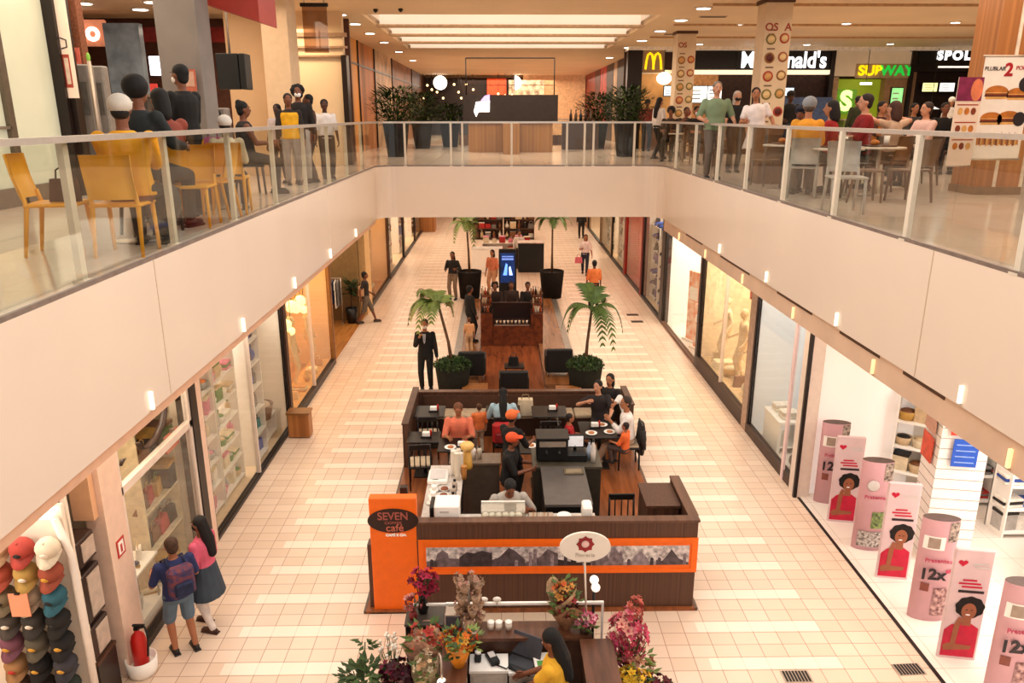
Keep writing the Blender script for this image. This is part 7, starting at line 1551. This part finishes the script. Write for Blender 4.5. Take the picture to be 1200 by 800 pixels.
# pasta front
wallbox('wall_fascia_3', xx(1070), xx(1150)+3, FY-.1, FY+.1, ut(84, FY), ut(55, FY), BLKS)
sg = thing('shop_sign', 'black fascia sign with wide spaced white capitals by the wood column', 'sign', (xx(1115)+.22, FY-.16, ut(65, FY))); text('SPOLETO', .43, SGW, sg, (.3, 0, 0), FRONT, bold=.024, sx=1.05, space=1.3); b = MB(); b.box(-1.5, 1.9, .03, .05, -.3, .3, BLKS); b.build('backing', sg); b = MB(); b.box(-.75, 1.4, -.0, .03, -.42, -.36, mat('#fff0dc', .4, emit=1.5)); b.build('glow_strip', sg)
menu('yellow lit menu board under the wide white capitals', 1080, 1097, 97, 107, '#f4ec9a', 1.8); menu('white lit menu board under the wide white capitals', 1100, 1117, 97, 107, '#f0f0e8', 1.8)
wallbox('wall_kitchen_5', xx(1070), xx(1150)+3, FY+.2, FY+.3, UF, ut(84, FY), mat('#2c1913', .6, var=.3)); wallbox('wall_pier_food_4', xx(1069), xx(1076), FY-.05, FY+.2, UF, ut(80, FY), mat('#9a7858', .5))
b = MB(); b.lathe([(.3, 0), (.05, .12)], mat('#f0e8e0', .4, emit=1.2), (xx(1082), FY-1, ut(128, FY)), 14); b.tube([(xx(1082), FY-1, ut(128, FY)+.1), (xx(1082), FY-1, 8.8)], .012, DARK, 5); tag(b.build('pendant_lamp'), 'white dish lamp hanging over the pasta counter', 'lamp')
for k, (x0, x1) in enumerate([(752, 840), (978, 1062), (1078, 1150)]):
    t = thing('service_counter', ['long brown service counter under the double arch sign', 'sandwich counter under the green wall', 'dark service counter under the wide white capitals'][k], 'counter', ((xx(x0)+xx(x1))/2, FY-1.1, UF)); w_ = (xx(x1)-xx(x0))/2; b = MB(); b.box(-w_, w_, -.3, .3, 0, 1.02, mat(['#6a452c', '#7a8a40', '#3a261c'][k], .5)); b.build('cabinet', t); b = MB(); b.box(-w_-.03, w_+.03, -.34, .34, 1.02, 1.07, mat('#c8b098', .4)); b.build('worktop', t)
b = MB(); b.box(5.4, 17.5, 25.4, 25.7, UF, UF+.78, mat('#4a3020', .5, kind='wood', scale=6, hx2='#2e1c12')); b.box(5.36, 17.54, 25.36, 25.74, UF+.78, UF+.82, DARK); tag(b.build('seating_divider'), 'long low dark wood divider between the diners and the food counters', 'divider')
# poster columns
PC_ = mat('#e2c9a8', .6, var=.05, scale=2)
def adcol(label, px, Y, w_, seed, top=8.9, words=()):
    t = thing('poster_column', label, 'column', (ux(px, Y), Y, UF)); R_ = random.Random(seed); H_ = top-UF
    b = MB(); b.box(-w_, w_, -w_, w_, 0, H_, PC_); b.build('shaft', t); b = MB(); b.box(-w_-.03, w_+.03, -w_-.03, w_+.03, H_-.08, H_, mat('#5a3c28', .5)); b.box(-w_-.02, w_+.02, -w_-.02, w_+.02, 0, .12, mat('#5a3c28', .5)); b.build('cap', t)
    for k in range(7):
        z = .5+k*.38; s = 1 if k % 2 else -1
        for q, (x, rr) in enumerate(((-w_*.45, .16), (w_*.55, .15))):
            o = MB(); c = R_.choice(['#b8452f', '#9a6a3a', '#a8583a', '#8a7a44']); o.lathe([(rr*.72, 0), (rr*.66, .012)], mat(c, .5), n=16); o.lathe([(rr*.5, .012), (rr*.45, .018)], mat(R_.choice(['#e8c890', '#5a1a14', '#d8a060']), .5), n=12); a = o.build('food_picture', t, (x, -w_-.001, z+q*.02)); a.rotation_euler = (PI/2, 0, 0)
        b = MB(); b.box(-w_*.7, -w_*.1, -w_-.006, -w_, z+.17, z+.2, mat('#7a5a48', .5)); b.build('text_line', t)
    for (x, z, s_, wd) in words: text(wd, s_, mat('#a8402c', .5), t, (x, -w_-.004, z), FRONT, bold=.004)
adcol('cream column printed with round food pictures before the black restaurant sign', 897, 18, .29, 5, words=((-.14, 3.02, .22, 'OS'), (-.14, 2.83, .16, '15'), (.22, 3.02, .22, 'A')))
adcol('narrower cream column with food pictures beside the double arch sign', 797, 24.6, .28, 9, words=((-.12, 3.2, .2, 'OS'),))
# wood column and hanging banners
t = thing('wood_column', 'square orange wood clad column with pale edge strips in the food court', 'column', (ux(1171, 12.4), 12.5, UF)); b = MB(); b.box(-.36, .36, -.33, .33, 0, 3.6, WOODOR); b.build('cladding', t)
b = MB(); 
for x in (-.06, .36): b.box(x-.025, x+.025, -.345, -.32, 0, 3.6, mat('#ecdcc8', .5))
b.build('edge_strip', t); b = MB(); b.box(-.38, .38, -.35, .35, 0, .12, mat('#8a6a4c', .5)); b.build('plinth', t)
BRD = [mat('#c8762c', .6, var=.2), mat('#8a3a1c', .6, var=.2), mat('#e0a860', .6), mat('#5a2a16', .6)]
bn_ = thing('hanging_banner', 'large white banner with burger pictures and a dark red number 2 on the wood column', 'banner', (ux(1172, 11.5), 11.5, ut(187, 11.5))); Hh = ut(65, 11.5)-ut(187, 11.5); wv = .36
b = MB(); b.box(-wv, wv, -.006, .006, 0, Hh, mat('#f0e6de', .6, var=.03)); b.build('sheet', bn_); b = MB(); b.tube([(-wv-.03, 0, Hh), (wv+.03, 0, Hh)], .016, STEEL, 8); b.build('top_rod', bn_); b = MB(); b.tube([(-wv-.03, 0, 0), (wv+.03, 0, 0)], .016, STEEL, 8); b.build('bottom_rod', bn_)
text('2', .24, mat('#b01420', .5), bn_, (.0, -.01, Hh-.19), FRONT, bold=.008); text('PLUBLAR', .075, INK, bn_, (-.2, -.01, Hh-.17), FRONT); text('POR', .075, mat('#b01420', .5), bn_, (.17, -.01, Hh-.16), FRONT)
def burger(par, cx, cz, s):
    b = MB()
    for (z0, z1, w_, c) in ((-.5, -.3, .9, 2), (-.3, -.16, 1.0, 3), (-.16, -.02, .98, 1), (-.02, .06, 1.02, 2)): b.prism([(cx-s*w_, -.008, cz+s*z0), (cx+s*w_, -.008, cz+s*z0), (cx+s*w_, -.008, cz+s*z1), (cx-s*w_, -.008, cz+s*z1)], (0, .004, 0), BRD[c])
    b.prism([(cx+s*math.cos(PI*k/12), -.008, cz+s*.06+s*.55*math.sin(PI*k/12)) for k in range(13)], (0, .004, 0), BRD[0]); b.build('burger_picture', par)
burger(bn_, -.12, Hh-.5, .17); burger(bn_, .18, Hh-.52, .15); burger(bn_, -.14, Hh-.86, .16); burger(bn_, .12, Hh-.85, .17)
for z in (Hh-.38, Hh-.86): b = MB(); b.prism([(.27+.09*math.cos(2*PI*k/18), -.012, z+.1*math.sin(2*PI*k/18)) for k in range(18)], (0, .004, 0), INK); b.build('price_spot', bn_)
b = MB()
for k in range(22): b.prism([(-.3+.028*k, -.01, .2+.02*math.sin(k*2.2)), (-.27+.028*k, -.01, .2), (-.28+.028*k, -.01, .36+.03*math.sin(k*1.7)), (-.31+.028*k, -.01, .33)], (0, .004, 0), BRD[(k*7) % 3])
b.build('food_picture', bn_)
bn_ = thing('hanging_banner', 'narrow magenta and cream menu banner left of the large burger banner', 'banner', (ux(1131, 11.3), 11.3, ut(195, 11.3))); Hh = ut(90, 11.3)-ut(195, 11.3)
bn_.rotation_euler = (0, 0, .1)
b = MB(); b.box(-.19, .19, -.006, .006, 0, Hh, mat('#ead2c0', .6, var=.03)); b.build('sheet', bn_); b = MB(); b.box(-.19, .19, -.011, -.006, Hh-.32, Hh, mat('#8a2450', .5, var=.2, scale=8)); b.build('header', bn_); b = MB(); b.prism([(.1+.09*math.cos(2*PI*k/16), -.014, Hh-.17+.15*math.sin(2*PI*k/16)) for k in range(16)], (0, .004, 0), mat('#e8825a', .5)); b.build('seal_picture', bn_)
b = MB()
for r in range(3):
    for k in range(3): b.prism([(-.1+.1*k+.04*math.cos(2*PI*q/10), -.01, .28+.24*r+.05*math.sin(2*PI*q/10)) for q in range(10)], (0, .003, 0), BRD[(r+k) % 3])
b.build('food_picture', bn_); b = MB()
for r in range(3): b.box(-.16, .16, -.009, -.006, .36+.24*r, .375+.24*r, mat('#a8341f', .5))
b.build('text_line', bn_); b = MB(); b.tube([(-.2, 0, 0), (.2, 0, 0)], .012, STEEL, 6); b.build('bottom_rod', bn_)

# ------------------------------------------------------------------ upper floor furniture
YEL = mat('#f0a81c', .4, var=.04)
def plastic_chair(label, loc, rz, m=YEL, group=None):
    t = thing('plastic_chair', label, 'chair', loc, rz, group)
    b = MB(); b.cb((0, 0, .445), (.44, .43, .03), m, bev=.012); b.build('seat', t)
    b = MB(); n = 7; vs = []
    for k in range(n):
        x = -.2+.4*k/(n-1); yb = -.2-.05*(1-(x/.2)**2)
        vs += [(x, yb, .5), (x, yb-.05, .7), (x*1.03, yb-.075, .88)]
    fs = []
    for k in range(n-1):
        for j in range(2): fs.append((k*3+j, k*3+3+j, k*3+4+j, k*3+1+j))
    o_ = len(vs); vs += [(x, y-.022, z) for x, y, z in vs]; fs += [tuple(o_+i for i in reversed(f)) for f in fs]
    fs += [(0, o_, o_+1, 1), (1, o_+1, o_+2, 2)]+[(3*k+2, o_+3*k+2, o_+3*k+5, 3*k+5) for k in range(n-1)]+[(3*k+3, o_+3*k+3, o_+3*k, 3*k) for k in range(n-1)]+[((n-1)*3+1, (n-1)*3+1+o_, (n-1)*3+o_, (n-1)*3), ((n-1)*3+2, (n-1)*3+2+o_, (n-1)*3+1+o_, (n-1)*3+1)]
    b.add(vs, fs, m, True); b.build('backrest', t)
    for sx in (-.19, .19):
        b = MB(); b.tube([(sx*1.05, .2, 0), (sx, .18, .44)], [.016, .022], m, 8); b.build('leg', t)
        b = MB(); b.tube([(sx*1.05, -.26, 0), (sx, -.19, .44), (sx*.98, -.215, .56)], [.016, .022, .018], m, 8); b.build('leg', t)
    return t
pc = plastic_chair('yellow plastic chair in side view closest to the camera behind the balustrade glass', (-3.95, 7.0, UF), D(-78))
YC = [('yellow plastic chair seen from behind with a diner in yellow on it', (-3.37, 7.0, UF), D(6)), ('yellow chair tucked by the rail behind the diner in yellow, nearest of the far group', (-3.42, 8.75, UF), D(185)),
      ('yellow chair under the diner with the white cap', (-3.42, 10.0, UF), D(10)), ('empty yellow chair backed against the rail near the white capped diner', (-3.45, 9.4, UF), D(90)), ('yellow chair beyond the table next to the grey column', (-4.0, 10.6, UF), D(180)), ('yellow chair at the dark table of the brown jacket diner', (-3.85, 8.9, UF), D(60))]
for l, p, r in YC: copy_tree(pc, None, p, r, l)
ch2 = plastic_chair('black plastic chair of the diner with dark curly hair beside the rail', (-3.7, 8.3, UF), D(-15), mat('#2a211e', .5))
def round_table(label, loc, m=mat('#d9c9b8', .35), r=.38):
    t = thing('round_table', label, 'table', loc); b = MB(); b.lathe([(r, .71), (r, .735), (r-.02, .74)], m, n=24); b.build('tabletop', t); b = MB(); b.cyl((0, 0, .02), .035, .7, STEEL, n=10); b.build('column', t); b = MB(); b.lathe([(.24, 0), (.22, .02), (.04, .035)], STEEL, n=18); b.build('base', t); return t
rt = round_table('round pale table between the yellow chairs and the dark haired diner', (-3.62, 7.72, UF), mat('#4a3c36', .4), .26)
copy_tree(rt, None, (-3.75, 10.55, UF), 0, 'round dark table in front of the white capped diner')
b = prod_bm('bag', .32, mat('#4a2c22', .7, var=.3, scale=26), DARK); tag(b.build('handbag', None, (-3.88, 7.02, UF+.462)), 'brown patterned handbag on the nearest yellow chair seat', 'bag')
t = thing('shopping_bag', 'grey printed bag hanging beside the diner in yellow', 'bag', (-3.24, 7.62, UF+.2)); b = MB(); b.ell((0, 0, .18), (.1, .24, .2), mat('#3a332f', .7, var=.15), 14, 10); b.build('body', t); b = MB(); b.tube([(0, -.1, .34), (0, -.04, .5), (0, .06, .5), (0, .1, .34)], .012, DARK, 6); b.build('strap', t)
# people, shop-row side
person('broad diner in a yellow sweater and white cap seen from behind at the rail', (-3.33, 7.1, UF), D(6), 1.72, sit=.46, top='#eaa41e', bot='#3c3633', hat='#cfc5b8', hair='#1a1411', sleeve=.9, wide=1.22, hands=((-.14, .4, .82), (.1, .4, .82)), vox=.012, skin='brown')
person('diner with voluminous dark curly hair facing the yellow sweater', (-3.7, 8.3, UF), D(-15), 1.9, sit=.52, top='#23282a', bot='#201c1a', style='afro', hair='#120d0c', sleeve=.9, vox=.014, skin='brown', hands=((-.15, .4, .78), (.15, .4, .78)))
person('diner in a rust brown jacket leaning in beside the guard', (-3.75, 8.95, UF), D(50), 1.84, sit=.48, top='#8a4030', bot='#2a211e', hair='#14100e', style='bob', sleeve=.97, vox=.014, skin='brown', wide=1.15, hands=((-.15, .4, .8), (.15, .4, .8)))
person('standing guard in black uniform with mask beside the grey column', (-3.8, 9.75, UF), D(70), 1.76, top='#141110', bot='#141110', hair='#100c0b', sleeve=.97, mask='#e8e0da', vox=.014, skin='brown', wide=1.12, hands=((-.2, .3, 1.0), (.2, .3, 1.0)))
b = prod_bm('bag', .3, mat('#d86a98', .7), mat('#b04a78', .7)); tag(b.build('shopping_bag', None, (-3.62, 10.1, UF+.75)), 'small pink bag beside the guard in black', 'bag')
b = MB(); b.box(-3.8, -3.45, 9.98, 10.25, UF+.7, UF+.74, DARK)
for x, y in ((-3.76, 10.02), (-3.49, 10.02), (-3.76, 10.21), (-3.49, 10.21)): b.cyl((x, y, UF), .018, .7, DARK, n=6)
tag(b.build('side_table'), 'small dark table by the grey column carrying the pink bag', 'table')
person('diner in a white cap and pale shirt half hidden below the handrail', (-3.42, 10.0, UF), D(10), 1.5, sit=.46, top='#d8c8a8', bot='#3a302a', hat='#d2cac0', hair='#2a1c16', sleeve=.5, vox=.016, skin='brown')
person('bare shouldered diner with dark hair at the table beyond the grey column', (-3.95, 12.4, UF), D(-60), 1.72, sit=.5, top='#2c2624', bot='#2c2624', hair='#14100e', style='bun', sleeve=0, vox=.016, skin='brown', wide=1.1)
dc2 = plastic_chair('dark plastic chair of the bare shouldered diner', (-3.95, 12.4, UF), D(-60), mat('#3a2c26', .5))
t = thing('speaker_stack', 'white and black round speaker unit beside the grey column', 'speaker', (ux(257, 12.2), 12.2, UF)); b = MB(); b.cb((0, 0, .66), (.28, .25, 1.3), mat('#9a8c82', .5), bev=.02); b.build('cabinet', t)
for z in (1.02, 1.22): o = MB(); o.lathe([(.08, 0), (.085, .02), (.04, .01)], BLACK, n=16); a = o.build('driver', t, (0, -.127, z)); a.rotation_euler = (PI/2, 0, 0)
G5 = [('child in white and maroon at the edge of the group before the panel wall', 325.5, 14.6, 1.38, '#c8b8b8', '#3a2a26', 'bob', None, .4), ('person in a yellow vest in the group before the pale panel wall', 339, 14.2, 1.55, '#2a211e', '#9a8c84', 'short', '#f0b020', .9),
      ('tallest of the group, black hair and white mask, before the pale panel wall', 351, 14.6, 1.7, '#221a18', '#c8bcb4', 'curly', None, .9), ('person in a brown top at the middle of the group before the pale panel wall', 363, 14.8, 1.55, '#5a3a2c', '#5a4a44', 'short', None, .5), ('person in white with a dark bag, far side of the group before the panel wall', 381, 15.6, 1.48, '#e8dcd4', '#3a342f', 'short', None, .5)]
for k, (l, px, Y, h, tc, bc, st, vs_, sl) in enumerate(G5):
    person(l, (ux(px, Y), Y, UF), D([170, 200, 190, 120, 200][k]), h, top=tc, bot=bc, style=st, vest=vs_, sleeve=sl, vox=.018, skin='dark' if k in (0, 4) else 'brown', mask='#f0ece8' if k == 2 else None, hair='#110d0b')
# people, food court side
def fp(label, px, Y, h, rz, **kw): return person(label, (ux(px, Y), Y, UF), D(rz), h, vox=.017, **kw)
fp('man in a green tee standing behind the balustrade with arms on the rail', 838, 15.4, 1.8, 178, top='#7a8a6a', bot='#6a5c50', hair='#8a7a6c', style='short', sleeve=.45, skin='light', wide=1.15, hands=((-.3, .22, 1.02), (.26, .25, 1.05)))
fp('woman in a white off-shoulder dress leaning near the poster column', 888, 15.0, 1.68, 165, top='#efe0da', bot='#e8d8d2', hair='#1c1210', style='long', sleeve=.3, skirt=.62, skin='tan', hands=((-.3, .2, 1.0), (.24, .3, 1.1)), bend=.12)
fp('woman in black with a pale head cover standing behind the white dress', 862, 17.2, 1.68, 180, top='#1c1716', bot='#2a211e', hair='#cfc2b4', style='bob', mask='#151212', sleeve=.3, skin='light')
fp('walking woman with long dark hair in black trousers by the planter', 772, 22.3, 1.66, -60, top='#e0d4cc', bot='#141110', hair='#17100d', style='long', sleeve=.9, feet=walk(.25), skin='tan')
fp('seated diner with bushy dark hair right of the walking woman', 786, 21.8, 1.74, 160, sit=.5, top='#3a2a22', bot='#2a211e', style='afro', hair='#150f0d', sleeve=.6, skin='brown')
fp('seated diner in black with a white mask left of the man in green', 816, 20.6, 1.74, 190, sit=.5, top='#1a1514', bot='#1a1514', style='short', mask='#f0ece8', hair='#120d0b', sleeve=.6, skin='tan')
fp('diner in dark clothes with both arms raised at the narrow poster column', 804, 23.6, 1.75, 180, sit=.5, top='#3a2620', bot='#2a211e', style='short', sleeve=.6, skin='brown', hands=((-.2, .3, 1.0), (.2, .3, 1.0)))
fp('waiter in black with a dark cap at the small white blue monitor', 924, 20.0, 1.76, 180, top='#15110f', bot='#15110f', hat='#1c1816', sleeve=.95, skin='dark', hands=((-.25, .35, 1.05), (.25, .35, 1.05)), wide=1.15)
fp('diner in a mustard shirt and grey cap with their back to the rail', 947, 11.9, 1.78, -20, wide=.92, sit=.5, top='#e0952a', bot='#5a4a3e', hat='#8a8a8c', hair='#5a4a3e', sleeve=.5, skin='tan')
fp('diner with dark hair in a red shirt beside the mustard shirt', 974, 12.4, 1.74, 60, sit=.5, top='#9c1c1c', bot='#2a211e', style='bob', hair='#1a110f', sleeve=.6, skin='tan')
fp('diner in a dark red shirt facing the mustard shirt from the next table', 1013, 12.6, 1.84, 80, sit=.52, top='#8a1a1c', bot='#2a211e', style='short', hair='#2a1814', sleeve=.6, skin='light', wide=1.1)
fp('diner in a dark navy cap left of the mustard shirt', 938, 13.4, 1.66, 150, sit=.5, top='#1c1a22', bot='#201c1c', hat='#1c2030', sleeve=.6, skin='brown')
fp('standing customer in olive before the green wall', 1003, 22.5, 1.7, 10, top='#2c3018', bot='#1e1c18', style='short', sleeve=.9, skin='brown')
fp('diner with an orange collar below the green and white menu board', 1032, 16.5, 1.78, 200, sit=.52, top='#4a2218', bot='#2a211e', style='short', vest='#c8742a', sleeve=.5, skin='tan')
fp('diner with brown hair in a beige top with raised arms', 1047, 12.9, 1.74, 30, sit=.5, top='#c8a890', bot='#4a3a30', style='bob', hair='#4a2a1e', sleeve=.3, skin='light', hands=((-.3, .2, 1.15), (.3, .2, 1.15)))
fp('diner in a pale pink shirt under the wide white capitals', 1085, 14.0, 1.74, 100, sit=.5, top='#e0b8ae', bot='#4a3a34', style='short', hair='#3a2a24', sleeve=.6, skin='light', wide=1.1)
fp('diner in black near the narrow menu banner', 1106, 17.0, 1.76, 170, sit=.52, top='#171312', bot='#171312', style='short', sleeve=.8, skin='brown')
fp('diner in dark grey at the back table under the yellow menu board', 1070, 19.0, 1.78, 190, sit=.52, top='#3a3432', bot='#2a2422', style='short', sleeve=.8, skin='tan')
fp('standing cook in white behind the counter under the white menu board', 1112, 25.0, 1.72, 180, top='#e8e0d8', bot='#2a2422', hat='#f0ece4', sleeve=.9, skin='tan')
fp('standing cook in red at the counter under the double arch sign', 758, 29.3-1.6, 1.7, 180, top='#7a2a22', bot='#1c1816', hat='#2a1a18', sleeve=.5, skin='brown')
# chairs and tables in the food court
WD = mat('#6a4a34', .5, var=.1); GYC = mat('#b8b0aa', .45)
fc = plastic_chair('pale grey plastic chair under the diner in the mustard shirt', (ux(947, 11.9), 11.9, UF), D(-20), GYC)
br = plastic_chair('brown plastic chair under the diner in the dark red shirt', (ux(1013, 12.6), 12.6, UF), D(80), WD)
for src, px, Y, rz, l in [(br, 974, 12.4, 60, 'brown chair of the dark haired diner in the red shirt'), (br, 938, 13.4, 150, 'brown chair of the diner in the navy cap'), (br, 1032, 16.5, 200, 'brown chair of the diner with the orange collar'), (br, 1047, 12.9, 30, 'brown chair of the diner in the beige top'), (br, 1085, 14.0, 100, 'brown chair of the diner in the pale pink shirt'), (br, 1106, 17.0, 170, 'brown chair of the diner in black near the banner'), (br, 1070, 19.0, 190, 'brown chair of the diner in dark grey at the back'), (br, 786, 21.8, 160, 'brown chair of the bushy haired diner by the planter'), (br, 816, 20.6, 190, 'brown chair of the diner in black with a white mask'), (br, 804, 23.6, 180, 'brown chair of the diner with raised arms'), (fc, 1000, 9.9, 170, 'empty pale grey chair close to the rail before the dark red shirt'), (br, 905, 13.8, 10, 'empty brown chair at the wood box table near the white dress'), (br, 1075, 11.2, 20, 'empty brown chair near the rail before the pink shirt'), (br, 1022, 11.2, -100, 'empty brown chair at the table between two red shirts'), (br, 850, 18.6, 170, 'empty brown chair behind the man in green')]:
    copy_tree(src, None, (ux(px, Y), Y, UF), D(rz), l)
ft = round_table('pale round table between the mustard shirt and the red shirts', (ux(985, 11.6), 11.6, UF))
for px, Y, l in [(1035, 12.0, 'pale round table before the diner in the dark red shirt'), (1070, 13.2, 'pale round table before the pink shirt'), (925, 13.0, 'pale round table by the navy cap'), (1090, 17.5, 'pale round table before the diner in black near the banner'), (1050, 17.4, 'pale round table below the green and white menu board'), (801, 21.4, 'pale round table left of the man in green'), (1050, 19.6, 'pale round table at the back under the yellow menu board'), (912, 18.8, 'pale round table before the waiter with the dark cap')]:
    copy_tree(ft, None, (ux(px, Y), Y, UF), 0, l)
t = thing('bin_unit', 'brown wood waste bin cabinet behind the balustrade near the white dress', 'bin', (ux(897, 14.3)+.15, 14.4, UF)); b = MB(); b.cb((0, 0, .5), (.5, .45, 1.0), mat('#6e4a2e', .5, kind='wood', scale=9), bev=.01); b.build('cabinet', t); b = MB(); b.box(-.17, .17, -.235, -.222, .7, .86, BLACK); b.build('flap', t); b = MB(); b.box(-.27, .27, -.25, .25, 1.0, 1.03, WD); b.build('top', t)
for k, (px, Y) in enumerate([(985, 11.6), (1035, 12.0), (1070, 13.2), (925, 13.0), (1050, 17.4)]):
    t = thing('food_tray', 'tray of food on the table %s' % ['between mustard and red shirts', 'before the dark red shirt', 'before the pink shirt', 'by the navy cap', 'below the green and white menu board'][k], 'tray', (ux(px, Y), Y, UF+.742)); b = MB(); b.cb((0, 0, .012), (.4, .3, .024), mat('#5a3a2c', .5), bev=.006); b.build('tray', t); b = MB(); b.lathe([(.035, .024), (.045, .16)], PUREW, (.12, .05, 0), 12); b.build('cup', t); b = MB(); b.ell((-.08, 0, .06), (.07, .07, .045), BRD[0], 10, 6); b.build('burger', t)

# lettering becomes plain mesh so that each word is one object
TXT = [o for o in bpy.data.objects if o.type == 'FONT']
# ------------------------------------------------------------------ bake remeshed figures in one pass
bpy.context.view_layer.update()
dg = bpy.context.evaluated_depsgraph_get()
baked = [(o, bpy.data.meshes.new_from_object(o.evaluated_get(dg)), ex) for o, ex in BAKE]
tx = [(o, bpy.data.meshes.new_from_object(o.evaluated_get(dg))) for o in TXT]
for o, me in tx:
    n = bpy.data.objects.new('lettering', me); COL.objects.link(n); n.parent = o.parent; n.location = o.location; n.rotation_euler = o.rotation_euler; n.scale = o.scale
    bpy.data.objects.remove(o)
for o, me, ex in baked:
    m0 = o.data.materials[0]
    o.modifiers.clear(); me.materials.clear(); me.materials.append(m0)
    me.polygons.foreach_set('material_index', [0]*len(me.polygons)); me.polygons.foreach_set('use_smooth', [True]*len(me.polygons)); me.update()
    o.data = me
    if ex: ex(o)
